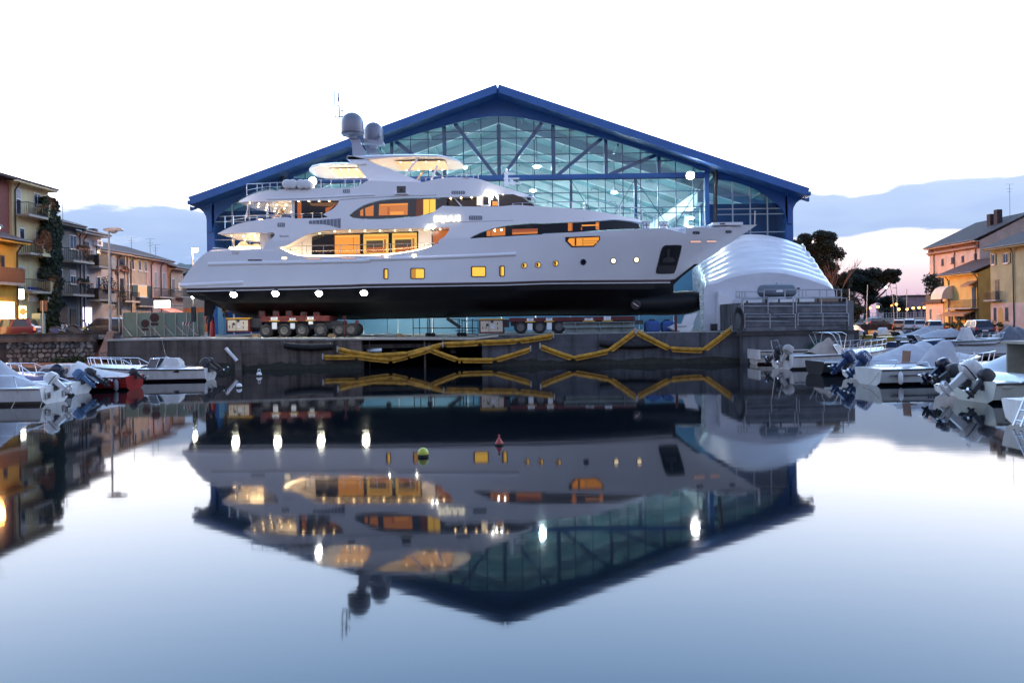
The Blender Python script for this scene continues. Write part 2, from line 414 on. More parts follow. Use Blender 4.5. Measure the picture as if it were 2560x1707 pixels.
for s in (1, -1):
    inn = inner if s > 0 else [mir(q) for q in inner]
    xe = inn[-1].x
    top = [Vector((xc, YG, roofz(xc) - .3)), Vector((xe, YG, roofz(xe) - .3))]
    poly = [top[0], top[1]] + list(reversed(inn))
    MB().prism([p - Vector((0, .35, 0)) for p in poly], (0, .2, 0)).obj('fascia', BLUED, shed)
    # side aisle curved fascia
    ar = [E(*q) for q in ((1757, 556), (1850, 568), (1940, 598), (2000, 626), (2060, 668), (2100, 704), (2130, 745), (2142, 790))]
    if s < 0: ar = [mir(q) for q in ar]
    xs = ar[0].x; xo = ar[-1].x
    poly = [Vector((xs, YG, roofz(xs) - .3)), Vector((xo, YG, roofz(xo) - .3))] + list(reversed(ar))
    MB().prism([p - Vector((0, .3, 0)) for p in poly], (0, .2, 0)).obj('side_fascia', BLUED, shed)
    # outer curved eave bracket
    br = [E(*q) for q in ((2165, 800), (2166, 745), (2172, 712), (2186, 688), (2205, 672), (2240, 662), (2258, 655))]
    if s < 0: br = [mir(q) for q in br]
    tipx = br[-1].x
    poly = br + [Vector((tipx, YG, roofz(tipx) - .25)), Vector((xo, YG, roofz(xo) - .3)), Vector((xo, YG, br[0].z))]
    MB().prism([p - Vector((0, .5, 0)) for p in poly], (0, .35, 0)).obj('eave_bracket', BLUE, shed)
    # columns and rainwater pipe
    xcol = E(1700, 700).x; xp = E(1740, 700).x; xo2 = E(2152, 700).x
    for x, w, nm in ((xcol, .34, 'column'), (xo2, .62, 'column')):
        if s < 0: x = 2 * xc - x
        MB().box(x - w / 2, x + w / 2, YG - .3, YG + .3, ZG, roofz(x) - .35).obj(nm, BLUE, shed)
    x = xp if s > 0 else 2 * xc - xp
    MB().tube([(x, YG - .55, ZG), (x, YG - .55, roofz(x) - 2.2), (x + .1 * s, YG - .5, roofz(x) - 1.2), (x + .1 * s, YG - .5, roofz(x) - .3)], .16, 10).obj('rainwater_pipe', DARK, shed, 40)
    # side walls (behind), corrugated
    MB().box(xc + s * wx - .1, xc + s * wx + .1, YG + .4, YG + DEPTH, ZG, ze - .1).obj('side_wall', BLUED, shed)
MB().box(xc - wx, xc + wx, YG + DEPTH, YG + DEPTH + .2, ZG, roofz(xc + wx) - .4).obj('back_wall', WHITE, shed)
# tie beam
zb0, zb1 = E(900, 553).z, E(900, 527).z
xl, xr = 2 * xc - E(1715, 540).x, E(1715, 540).x
MB().box(xl, xr, YG - .25, YG + .25, zb0, zb1).obj('tie_beam', BLUE, shed)
# glazing grid
GL = glass('shed_glass', (.80, .93, .96))
pitch = (E(1040, 400).x - E(551, 400).x) / 5.0
zrow = [E(800, q).z for q in (527, 460, 414, 322, 283, 205)]
zlow = [E(900, q).z for q in (930, 845, 745, 715, 627, 555)]
def inner_z(x, arr):
    x = abs(x - xc) + xc
    for a, c in zip(arr, arr[1:]):
        if a.x <= x <= c.x: return a.z + (c.z - a.z) * (x - a.x) / max(1e-6, c.x - a.x)
    return arr[-1].z if x > arr[-1].x else arr[0].z
MUL = mt('blue_grey_mullion', (.045, .10, .20), .45, var=.05)
MULW = mt('pale_mullion', (.42, .48, .55), .45, var=.05)
xcol = E(1700, 700).x; half = xcol - xc; ncol = int(half / pitch)
arR = [E(*q) for q in ((1757, 556), (1850, 568), (1940, 598), (2000, 626), (2060, 668), (2100, 704), (2130, 745), (2142, 790))]
pane_cache = {}
def pane(x0, x1, z0, z1, y):
    key = (round(x1 - x0, 2), round(z1 - z0, 2))
    if key not in pane_cache:
        pane_cache[key] = MB().box(-.5 * (x1 - x0) + .03, .5 * (x1 - x0) - .03, -.008, .008, -.5 * (z1 - z0) + .03, .5 * (z1 - z0) - .03).mesh('pane', GL)
    inst('pane', pane_cache[key], shed, Matrix.Translation(((x0 + x1) / 2, y, (z0 + z1) / 2)))
def hidden(x, z):      # behind the yacht's hull and house: one sheet of glass there
    X = x / YG * 53; Z = 2.7 + (z - 2.7) / YG * 53
    return -20.5 < X < 8.5 and Z < 9.6 + .0 * X and Z < 9.6 - max(0, (X - 1) * .28) and Z < 7.6 + max(0, (X + 20) * .35)
big = MB()
for k in range(-ncol - 1, ncol + 1):
    x0, x1 = xc + k * pitch, xc + (k + 1) * pitch
    x0, x1 = max(x0, xc - half + .17), min(x1, xc + half - .17)
    if x1 - x0 < .3: continue
    xn = x0 if abs(x0 - xc) < abs(x1 - xc) else x1
    topz = inner_z(xn, inner)
    for z0, z1 in zip(zrow, zrow[1:]):
        if z0 < topz: pane(x0, x1, z0, z1, YG)
    for z0, z1 in zip(zlow, zlow[1:]):
        if hidden((x0 + x1) / 2, (z0 + z1) / 2): big.box(x0 + .03, x1 - .03, YG - .008, YG + .008, z0 + .03, z1 - .03)
        else: pane(x0, x1, z0, z1, YG)
tag(big.obj('lower_glazing', GL, shed), kind='stuff')
for k in range(-ncol, ncol + 1):
    x = xc + k * pitch
    MB().box(x - .034, x + .034, YG - .09, YG + .09, zlow[0], min(inner_z(x, inner) + .3, roofz(x))).obj('mullion', MUL, shed)
for z in zrow[1:-1]:
    w = next((q.x - xc for q in inner if q.z < z), half)
    MB().box(xc - w - 1, xc + w + 1, YG - .07, YG + .07, z - .03, z + .03).obj('glazing_bar', MUL, shed)
for z in zlow:
    MB().box(xc - half, xc + half, YG - .07, YG + .07, z - .03, z + .03).obj('glazing_bar', MUL, shed)
for s in (-1, 1):
    xs = [E(q, 700).x - xc for q in (1752, 1845, 1942, 2037, 2136)]
    zs = [E(1940, q).z for q in (1060, 950, 845, 745, 715, 640, 556)]
    for a, c in zip(xs, xs[1:]):
        topz = inner_z(xc + a, arR)
        for z0, z1 in zip(zs, zs[1:]):
            if z0 < topz and not (s < 0 and z1 < 5): pane(min(xc + s * a, xc + s * c), max(xc + s * a, xc + s * c), z0, z1, YG)
    for a in xs:
        x = xc + s * a; MB().box(x - .04, x + .04, YG - .08, YG + .08, ZG, inner_z(xc + a, arR) + .3).obj('side_mullion', MULW, shed)
    for z in zs[1:-1]:
        MB().box(min(xc + s * xs[0], xc + s * xs[-1]), max(xc + s * xs[0], xc + s * xs[-1]), YG - .06, YG + .06, z - .035, z + .035).obj('side_bar', MULW, shed)
# truss posts and braces of the gable
px_ = [E(q, 400).x - xc for q in (852, 1143, 1437)]
zt = (zb0 + zb1) / 2
MB().box(xc - .16, xc + .16, YG + .12, YG + .4, zb1, zp - 2.3).obj('truss_post', BLUE, shed)
for s in (-1, 1):
    for i, w in enumerate(px_):
        x = xc + s * w
        MB().box(x - .15, x + .15, YG + .12, YG + .4, zb1, inner_z(x, inner) + .4).obj('truss_post', BLUE, shed)
    for a, c in ((0, px_[0] - .9), (px_[0], px_[1] - .3), (px_[1], px_[2] - .2)):
        p0 = Vector((xc + s * (a + .3), YG + .26, zb1)); xe = xc + s * c
        MB().bar(p0, (xe, YG + .26, inner_z(xe, inner) + .1), .24, .3).obj('truss_brace', BLUE, shed)
    xq = [E(q, 700).x - xc for q in (950, 1310)]
    for w in xq:
        x = xc + s * w; MB().box(x - .12, x + .12, YG + .12, YG + .36, ZG, zb0).obj('door_post', BLUE, shed)
    for a, c in ((xq[0], xq[1]), (xq[1], half)):
        mid = (a + c) / 2
        MB().bar((xc + s * a, YG + .2, zb0), (xc + s * mid, YG + .2, zlow[1]), .05).obj('wind_brace', MUL, shed)
        MB().bar((xc + s * c, YG + .2, zb0), (xc + s * mid, YG + .2, zlow[1]), .05).obj('wind_brace', MUL, shed)
# sliding door leaves along the base, pale blue
LB = mt('pale_blue_door', (.16, .40, .56), .45, var=.08, vs=.6)
nd_ = 12; z1 = zlow[0] - .05
for k in range(nd_):
    x0 = xc - half + 2 * half * k / nd_; x1 = xc - half + 2 * half * (k + 1) / nd_
    MB().box(x0 + .03, x1 - .03, YG - .1, YG + .1, ZG, z1).obj('door_panel', LB, shed)
for s in (-1,):
    x = xc + s * (half + 1.2); MB().box(x - 1.1, x + .9, YG - .6, YG - .4, ZG, z1 + .5).obj('door_panel', LB, shed)
MB().box(un(546, 800, 60).x, un(560, 800, 60).x, 59.9, 60.5, ZG, un(546, 762, 60).z).obj('blue_pillar', LB, shed)
# interior: floor, roof lining, portal rafters, purlins, lamps
RAF = mt('white_rafter', (.70, .74, .76), .5, var=.04)
LIN = mt('teal_roof_lining', (.15, .33, .39), .6, var=.10, vs=.3)
MB().quad((xc - wx, YG + .3, ZG + .02), (xc + wx, YG + .3, ZG + .02), (xc + wx, YG + DEPTH, ZG + .02), (xc - wx, YG + DEPTH, ZG + .02)).obj('shed_floor', PAVE, shed)
for s in (-1, 1):
    m = MB(); a = Vector((xc, YG + .4, zp - .45)); c = Vector((xc + s * wx, YG + .4, roofz(xc + wx) - .45)); d = Vector((0, DEPTH - .6, 0))
    m.quad(a, c, c + d, a + d).obj('roof_lining', LIN, shed)
    for k in range(9):
        y = YG + 4 + k * 6.4
        MB().bar((xc, y, zp - .85), (xc + s * wx, y, roofz(xc + wx) - .85), .3, .75).obj('rafter', RAF, shed)
        MB().box(xc + s * (half + .6) - .2, xc + s * (half + .6) + .2, y - .2, y + .2, ZG, roofz(xc + half) - 1).obj('portal_column', RAF, shed)
    for k in range(6):
        f = (k + .5) / 6; x = xc + s * wx * f
        MB().box(x - .08, x + .08, YG + .6, YG + DEPTH - .4, roofz(x) - .72, roofz(x) - .5).obj('purlin', LIN, shed)
    MB().box(xc + s * (half - .2) - .3, xc + s * (half - .2) + .3, YG + 1, YG + DEPTH - 1, zb0 - 1.9, zb0 - .9).obj('crane_rail', RAF, shed)
MB().box(xc - half, xc + half, YG + 30, YG + 31, zb0 - 1.6, zb0 - .3).obj('gantry_crane', RAF, shed)
LAMPH = lit('high_bay_lamp', (.92, 1, .99), 1700)
bay = MB().lathe([(.10, .55), (.16, .3), (.42, .0), (.40, -.03)], n=12).mesh('lamp_shade', RAF, 40)
blb = MB().lathe([(.27, -.05), (.22, -.13), (.05, -.16)], n=12).mesh('lamp_bulb', LAMPH, 40)
for ix, w in enumerate((-17.5, -10.5, -3.4, 3.4, 10.5, 17.5)):
    for iy in range(4):
        x, y = xc + w, YG + 7.5 + iy * 13.5; z = roofz(x) - 3.2
        o = inst('lamp_shade', bay, shed, Matrix.Translation((x, y, z)))
        inst('lamp_bulb', blb, o, Matrix.Translation((x, y, z)))
        MB().tube([(x, y, z + .5), (x, y, roofz(x) - .5)], .03, 5).obj('lamp_rod', DARK, o)
for s in (-1, 1): MB().box(min(xc + s * (half + .35), xc + s * wx), max(xc + s * (half + .35), xc + s * wx), YG + 2.6, YG + 2.8, ZG, ze - .2).obj('aisle_shade_wall', BLUED, shed)  # added wall behind the side glazing, keeps the aisles dark
# mezzanine and stair inside on the right
for z in (5.0, 8.2):
    MB().box(xc + half - 3.4, xc + half - .4, YG + 2.5, YG + 26, z, z + .3).obj('mezzanine', RAF, shed)
    for k in range(9):
        y = YG + 2.6 + k * 2.6; MB().box(xc + half - 3.45, xc + half - 3.4, y, y + .05, z + .3, z + 1.35).obj('rail_post', GALV, shed)
    for h in (.85, 1.35): MB().box(xc + half - 3.46, xc + half - 3.41, YG + 2.5, YG + 26, z + h - .03, z + h + .02).obj('hand_rail', GALV, shed)
m = MB()
for k in range(16): m.box(xc + half - 6.2 + k * .18, xc + half - 6.2 + (k + 1) * .2, YG + 2.6, YG + 3.8, 5.2 + k * .19, 5.3 + k * .19)
tag(m.obj('stair_treads', GALV, shed), kind='stuff')
MB().bar((xc + half - 6.2, YG + 2.55, 5.1), (xc + half - 3.3, YG + 2.55, 8.2), .06, .25).obj('stair_string', GALV, shed)
MB().bar((xc + half - 6.2, YG + 2.55, 6.1), (xc + half - 3.3, YG + 2.55, 9.2), .05, .05).obj('stair_rail', GALV, shed)
# floodlights: on the gable at the right end of the tie beam
def flood(px, py, Y, label, r=.26, arm=None, mat=None, cat='floodlight', group='work floodlights', face=(0, -1, -.35)):
    p = un(px, py, Y); t = thing('floodlight', label, cat, p, 0, group)
    d = Vector(face).normalized(); q = d.to_track_quat('Z', 'Y').to_matrix().to_4x4(); M = Matrix.Translation(p) @ q
    MB().lathe([(.02, -.30), (r * .6, -.26), (r * .98, -.02), (r * 1.08, .0), (r * 1.08, .04), (r * .96, .04)], n=18, M=M).obj('housing', DARK, t, 40)
    MB().lathe([(r * .94, .03), (r * .8, .09), (r * .4, .14), (.01, .155)], n=18, M=M).obj('lens', mat or LAMPF, t, 60)
    if arm: MB().tube([p - d * .2, Vector(arm)], .035, 6).obj('bracket', GALV, t)
    return t
fl = E(1610, 532, YG - .9); flood(1000 + .45068 * 1610, 200 + .45068 * 530, YG - .9, 'bright white floodlight high on the blue shed gable', .34, (fl.x, YG - .2, fl.z + .1), lit('gable_flood_lamp', (.95, .97, 1), 300), face=(-.1, -1, -.5))
# ================================================================== the yacht
YC, BH = 53.9, 3.75
def zA(x, y): return 560 + .28058 * x, 220 + .28058 * y
def zB(x, y): return 900 + .2381 * x, 480 + .2381 * y
def zC(x, y): return 1360 + .2551 * x, 480 + .2551 * y
def zD(x, y): return 440 + .24232 * x, 520 + .24232 * y
def zE(x, y): return 1000 + .45068 * x, 200 + .45068 * y
def P(f, *pts): return [f(*p) for p in pts]
tip = un(*zC(2090, 322), YC); ftA = un(*zC(1515, 708), YC)
dstem = (tip.x - ftA.x) / (tip.z - ftA.z)
def x_stem(z): return ftA.x + dstem * (max(z, ftA.z - 2.2) - ftA.z)
sl0 = un(*zD(30, 800), YC - 3); sl1 = un(*zD(365, 432), YC - 3)
zs0 = un(*zB(1145, 487), 50.3); zs1 = un(*zC(940, 358), 51)
def z_sheer(x): return zs0.z + (zs1.z - zs0.z) * (x - zs0.x) / (zs1.x - zs0.x)
xu0 = un(*zB(860, 100), 50.3).x; xsd1 = un(*zE(752, 655), 53).x; xud0 = un(1250, 520, 50.5).x; xud1 = un(*zC(985, 305), 53).x
z_n2 = un(*zB(1200, 100), 50.5).z
xa0 = un(*zD(1020, 260), 50.3).x; xa1 = un(*zD(425, 265), 53).x
xs0 = un(*zA(605, 1010), 50.3).x; xs1 = un(*zA(125, 1017), 53).x
def beam(x, z):
    zh = z_sheer(x)
    if z <= zh or x < zs0.x:
        xs = x_stem(z); t = max(0, min(1, (xs - x) / (17.5 if z > 5.5 else 17.5)))
        b = BH * (1 - (1 - t) ** 2.3)
        b *= 1 - .10 * max(0, 1 - (x - (-21.5)) / 4.0) ** 2
    else:
        b = BH
        if z > z_n2:
            u = max(0, min(1, (x - xu0) / (xsd1 - xu0))); b = BH * (1 - .86 * u ** 2.6)
        else:
            u = max(0, min(1, (x - xud0) / (xud1 - xud0))); b = BH * (1 - .86 * u ** 2.6)
        xs = x_stem(min(z, tip.z)); t = max(0, min(1, (xs - x) / 17.5)); b = min(b, BH * (1 - (1 - t) ** 2.3) + .02)
    if z > 7.4 and x < xa0:
        u = max(0, min(1, (xa0 - x) / (xa0 - xa1))); b *= 1 - .45 * u ** 2.2
    if z > 9.4 and x < xs0:
        u = max(0, min(1, (xs0 - x) / (xs0 - xs1))); b *= 1 - .5 * u ** 2.2
    if z > 8.0: b -= .045 * (z - 8.0)
    return max(.02, b)
def ys(x, z): return YC - beam(x, z)
def US(px, py):
    Y = 50.4
    for _ in range(12):
        p = un(px, py, Y); Y = .5 * Y + .5 * ys(p.x, p.z)
    p = un(px, py, Y); return Vector((p.x, Y, p.z))
def UXZ(pts): return [US(*p) for p in pts]
def smooth_poly(pts, it=1, closed=False):
    return pts
def sheet(outer, holes, dx=.5, dz=.6):
    loops = [[Vector((p.x, p.z, 0)) for p in outer]] + [[Vector((p.x, p.z, 0)) for p in h] for h in holes]
    allp = [p for l in loops for p in l]
    bm = bmesh.new(); vs = [bm.verts.new((p.x, 0, p.y)) for p in allp]
    for t in tessellate_polygon(loops):
        try: bm.faces.new([vs[i] for i in t])
        except ValueError: pass
    bmesh.ops.remove_doubles(bm, verts=bm.verts, dist=1e-5)
    lo = [min(p[i] for p in allp) for i in (0, 1)]; hi = [max(p[i] for p in allp) for i in (0, 1)]
    for ax, st in ((0, dx), (1, dz)):
        k = int((hi[ax] - lo[ax]) / st)
        for i in range(1, k + 1):
            co = Vector((0, 0, 0)); no = Vector((0, 0, 0))
            q = lo[ax] + st * i; co[0 if ax == 0 else 2] = q; no[0 if ax == 0 else 2] = 1
            bmesh.ops.bisect_plane(bm, geom=bm.verts[:] + bm.edges[:] + bm.faces[:], plane_co=co, plane_no=no, dist=1e-6)
    return bm
def finish(bm, name, mats, parent, smooth=30):
    bmesh.ops.recalc_face_normals(bm, faces=bm.faces)
    me = bpy.data.meshes.new(name); bm.to_mesh(me); bm.free()
    for m in (mats if isinstance(mats, (list, tuple)) else [mats]): me.materials.append(m)
    me.polygons.foreach_set('use_smooth', [True] * len(me.polygons)); me.set_sharp_from_angle(angle=math.radians(smooth))
    return link(bpy.data.objects.new(name, me), parent)
def catmull(pts, n=5):
    out = []
    for i in range(len(pts) - 1):
        p0 = pts[max(i - 1, 0)]; p1 = pts[i]; p2 = pts[i + 1]; p3 = pts[min(i + 2, len(pts) - 1)]
        for k in range(n):
            t = k / n
            out.append(tuple(.5 * ((2 * b) + (c - a) * t + (2 * a - 5 * b + 4 * c - d) * t * t + (3 * b - a - 3 * c + d) * t ** 3) for a, b, c, d in zip(p0, p1, p2, p3)))
    out.append(tuple(pts[-1])); return out
yacht = thing('motor_yacht', 'long white three-deck motor yacht with black bottom on transporters', 'yacht', (-3, YC, 2.9))
stern = catmull(P(zD, (45, 815), (32, 795), (68, 740), (120, 662), (190, 572), (265, 496), (325, 452), (368, 433)), 4)
sheerA = P(zD, (520, 428), (700, 424), (893, 419))
plate = catmull(P(zD, (897, 412), (930, 368), (980, 322), (1010, 290), (1017, 268), (1003, 254)), 4)
over1 = P(zD, (860, 255), (700, 259), (560, 263), (430, 267))
top1 = catmull(P(zD, (430, 262), (500, 226), (580, 188), (650, 161), (800, 132), (950, 113), (1080, 99), (1150, 95)), 4) + P(zA, (600, 1157), (640, 1163), (860, 1160), (925, 1150))
wing = catmull(P(zA, (900, 1136), (885, 1126), (960, 1085), (1005, 1045), (1027, 1004)), 4)
over2 = P(zA, (820, 1004), (625, 1006), (600, 1006), (350, 1013), (130, 1019))
top2 = catmull(P(zA, (130, 1013), (180, 983), (240, 952), (330, 922), (430, 908)), 4) + P(zA, (470, 921)) + catmull(P(zA, (500, 906), (700, 896), (900, 890), (1120, 890), (1215, 868)), 3) + P(zA, (1285, 826), (1500, 833), (1770, 838))
fore2 = catmull(P(zA, (1800, 835), (1900, 810), (2050, 797), (2200, 800)), 3) + catmull(P(zE, (450, 553), (520, 577), (600, 602), (700, 633), (752, 653)), 4)
brow = P(zE, (750, 659), (715, 655), (660, 645)) + P(zB, (1600, 40), (1460, 37), (1240, 46), (1000, 56), (870, 58))
lens_t = catmull(P(zA, (1850, 977), (1650, 981), (1500, 988), (1380, 1003), (1260, 1038), (1180, 1083), (1115, 1135)), 4)
lens_b = catmull(P(zA, (1140, 1157), (1250, 1169), (1400, 1170), (1550, 1162), (1750, 1141), (1850, 1116), (1905, 1078), (1948, 1050)), 4)
bulw = catmull(P(zB, (1010, 152), (1250, 154), (1460, 152), (1640, 138), (1850, 152), (2100, 166)), 3) + catmull(P(zC, (200, 158), (400, 177), (600, 201), (760, 236), (900, 263), (968, 288), (982, 306)), 4)
slit_t = P(zC, (970, 308)) + catmull(P(zC, (925, 298), (860, 286), (690, 270), (540, 281), (300, 293), (0, 306)), 3) + catmull(P(zB, (1800, 327), (1550, 348), (1400, 378), (1250, 432), (1147, 485)), 4)
slit_b = catmull(P(zB, (1160, 490), (1500, 471), (1900, 450)), 3) + P(zC, (0, 411), (300, 396), (540, 381), (850, 366))
sheerF = catmull(P(zC, (1080, 358), (1240, 348), (1620, 331), (1850, 326), (2090, 321)), 3)
stemL = P(zC, (1800, 520), (1515, 707), (1470, 710), (1285, 858))
bootL = P(zC, (900, 861), (400, 864), (0, 868)) + P(zB, (1500, 945), (800, 955), (0, 966)) + P(zD, (1850, 789), (1400, 800), (800, 814), (300, 824), (110, 826))
outer = UXZ(stern + sheerA + plate + over1 + top1 + wing + over2 + top2 + fore2 + brow + lens_t + lens_b + bulw + slit_t + slit_b + sheerF + stemL + bootL)
rec_t = catmull(P(zD, (1045, 409), (1130, 391), (1220, 346), (1320, 291), (1410, 259), (1500, 239), (1600, 227), (1800, 222)), 4) + P(zA, (1300, 1260), (1568, 1255), (1800, 1249), (2008, 1243))
rec_r = catmull(P(zA, (2006, 1268), (1970, 1320), (1925, 1350), (1909, 1371), (1914, 1386)), 3)
rec_b = catmull(P(zA, (1840, 1410), (1750, 1440), (1600, 1468), (1480, 1482), (1340, 1491), (1100, 1496), (900, 1500)), 3) + catmull(P(zD, (1500, 497), (1300, 495), (1200, 476), (1120, 441), (1068, 418)), 4)
recess = UXZ(rec_t + rec_r + rec_b)
bm = sheet(outer, [recess])
for v in bm.verts: v.co.y = ys(v.co.x, v.co.z)
# close it: the far side, and decks, undersides and transom across the beam
be = [(e_.verts[0], e_.verts[1]) for e_ in bm.edges if len(e_.link_faces) == 1]
rk = {(round(p.x, 4), round(p.z, 4)) for p in recess}
far = {}
faces = list(bm.faces)
for v in list(bm.verts): far[v] = bm.verts.new((v.co.x, 2 * YC - v.co.y, v.co.z))
for f in faces: bm.faces.new([far[v] for v in reversed(f.verts)])
rx0, rx1 = min(p.x for p in recess) - .05, max(p.x for p in recess) + .05; rz0, rz1 = min(p.z for p in recess) - .05, max(p.z for p in recess) + .05
for a, c in be:
    mid = (a.co + c.co) / 2
    inrec = rx0 < mid.x < rx1 and rz0 < mid.z < rz1
    if inrec and beam(mid.x, mid.z) > 3:                # side-deck recess: floor and ceiling 1.25 m deep only
        a2, c2 = bm.verts.new(a.co + Vector((0, 1.3, 0))), bm.verts.new(c.co + Vector((0, 1.3, 0)))
        bm.faces.new((a, c, c2, a2))
    else:
        try: bm.faces.new((a, c, far[c], far[a]))
        except ValueError: pass
hull = finish(bm, 'topsides', GEL, yacht, 32)
# ---- bottom: loft from the boot line to the keel
bootpts = UXZ(list(reversed(bootL)) + P(zC, (1285, 858)))
bx = [p.x for p in bootpts]; bz = [p.z for p in bootpts]
def zboot(x):
    for i in range(len(bx) - 1):
        if bx[i] <= x <= bx[i + 1]: return bz[i] + (bz[i + 1] - bz[i]) * (x - bx[i]) / (bx[i + 1] - bx[i])
    return bz[0] if x < bx[0] else bz[-1]
kq = [un(*q, YC) for q in P(zD, (100, 880), (240, 965), (480, 968), (560, 1075), (700, 1128), (1000, 1146), (1850, 1152))] + [un(*q, YC) for q in P(zC, (0, 1212), (700, 1214), (1250, 1200))]
def zkeel(x):
    for a, c in zip(kq, kq[1:]):
        if a.x <= x <= c.x: return a.z + (c.z - a.z) * (x - a.x) / (c.x - a.x)
    return kq[0].z if x < kq[0].x else kq[-1].z
x0, x1 = bx[0], un(*zC(1268, 900), YC).x
rows = []; nst = 64
for i in range(nst + 1):
    x = x0 + (x1 - x0) * i / nst; zt = zboot(x); zk = zkeel(x); t = max(0, min(1, (x1 - x) / 15.0)); fin = 1 - (1 - t) ** 1.9
    bt = beam(x, zt) if x < x1 else .03
    bt = min(bt, BH * fin + .05)
    dr = zt - zk
    sec = [(1, zt), (1.0, zt - .05), (1.0, zt - .17), (1.0, zt - .172), (.999, zt - .225), (.999, zt - .227), (.985, zt - .22 * dr - .1), (.93, zt - .50 * dr), (.72, zt - .74 * dr), (.32, zt - .92 * dr), (.085, zt - .97 * dr), (.07, zk)]
    rows.append([Vector((x, YC - bt * b_ * (1 if j < 7 else (.35 + .65 * fin) if j < 10 else 1), z)) for j, (b_, z) in enumerate(sec)])
m = MB()
full = [r + [Vector((q.x, 2 * YC - q.y, q.z)) for q in reversed(r)] for r in rows]
n_ = len(full[0]); m.loft(full, True, True)
for i in range(len(m.f)):
    f = m.f[i]
    if len(f) == 4:
        k = min(f) % n_ if max(f) - min(f) < 2 * n_ else 0
        k = min(v % n_ for v in f); k2 = max(v % n_ for v in f)
        j = min(k, n_ - 1 - k2) if k2 - k == 1 else 99
        m.m[i] = 1 if j in (0, 1) else 2 if j == 3 else 0
m.obj('bottom', [ANTIF, BOOT, WHITE], yacht, 28)
# stem piece, skeg/rudders, propeller shafts, bulb
m = MB(); sp_ = [un(*q, YC - .15) for q in P(zC, (1285, 857), (1470, 709), (1516, 706), (1440, 762), (1350, 832), (1275, 905), (1252, 960), (1264, 985), (1180, 990), (1180, 857))]
m.prism(sp_, (0, .3, 0)).obj('stem', ANTIF, yacht)
bc0, bc1 = un(*zC(1615, 1060), YC), un(*zC(650, 1110), YC)
rows = []; Lb = bc0.x - bc1.x
for i in range(25):
    s_ = i / 24; x = bc0.x - Lb * s_
    r = .80 * (1 - (1 - min(1, s_ / .30)) ** 2.4) ** .5 if s_ < .30 else .80 * (1 - .32 * ((s_ - .3) / .7) ** 1.5)
    zc_ = bc0.z - .10 * min(1, s_ * 3) + (un(*zC(1100, 1085), YC).z - bc0.z) * min(1, s_ * 2)
    rows.append([Vector((x, YC + r * .82 * math.cos(a), zc_ + r * math.sin(a))) for a in [2 * math.pi * k / 20 for k in range(20)]])
rows[0] = [rows[0][0].lerp(Vector((bc0.x, YC, bc0.z)), .97) if False else Vector((bc0.x, YC, bc0.z)) + (p - Vector((bc0.x, YC, bc0.z))) * .05 for p in rows[1]]
MB().loft(rows, True, True).obj('bulbous_bow', ANTIF, yacht, 60)
pt = US(*zC(888, 1105)); c = Vector((pt.x, YC - 1.0, un(*zC(888, 1105), YC - 1).z))
Mt = Matrix.Translation(c) @ Matrix.Rotation(math.pi / 2, 4, 'X')
MB().lathe([(.30, -.05), (.33, .0), (.27, .03), (.25, -.3)], n=20, M=Mt).obj('thruster_tunnel', DARK, yacht, 40)
MB().box(-.22, .22, -.03, .03, -.03, .03, M=Matrix.Translation(c) @ Matrix.Rotation(.6, 4, 'Y')).obj('thruster_grille', STEEL, yacht)
for off in (-1.9, 1.9):
    poly = [un(*q, YC + off) for q in P(zD, (292, 950), (292, 1115), (362, 1115), (392, 1040), (408, 950))]
    MB().prism(poly, (0, .22, 0)).obj('rudder', ANTIF, yacht)
    a = un(*zD(500, 1060), YC + off); c = un(*zD(900, 1000), YC + off)
    MB().tube([a, c], .07, 8).obj('propeller_shaft', STEEL, yacht)
    pr = MB()
    for k in range(5):
        an = 2 * math.pi * k / 5
        r1 = Vector((0, math.cos(an), math.sin(an))); r2 = Vector((.12, math.cos(an + .5), math.sin(an + .5))); r3 = Vector((.05, math.cos(an + .9), math.sin(an + .9)))
        pr.add([a, a + r1 * .5, a + r2 * .62, a + r3 * .3], [(0, 1, 2, 3)])
    pr.lathe([(.05, -.2), (.1, 0), (.1, .15)], n=8, M=Matrix.Translation(a) @ Matrix.Rotation(math.pi / 2, 4, 'Y'))
    pr.obj('propeller', mt('bronze', (.42, .30, .12), .35, .9, var=.1), yacht)
# ---- mouldings on the side
def moulding(pts, r, name, off=.02, mat=GEL):
    q = [p - Vector((0, off, 0)) for p in UXZ(pts)]
    return MB().tube(q, r, 10).obj(name, mat, yacht, 60)
moulding(catmull(P(zD, (335, 580), (700, 572), (1300, 562), (2000, 545)), 6) + catmull(P(zB, (60, 708), (500, 697), (870, 685), (1300, 668), (1635, 652)), 6), .13, 'rub_rail', -.03)
moulding(catmull(P(zD, (45, 800), (300, 787), (560, 775), (690, 770)), 5), .14, 'stern_moulding', -.05)
moulding(P(zA, (1030, 998), (1200, 984), (1500, 968), (1895, 956)), .03, 'seam', -.018, GALV)  # grey tube drawn for the thin shadow groove between the decks
moulding(P(zB, (690, 325), (1100, 315), (1600, 300), (2352, 280)), .025, 'seam', -.015, GALV)
moulding(catmull(P(zA, (380, 990), (620, 985), (900, 975), (1120, 962), (1345, 953)), 4), .07, 'deck_edge', -.02)
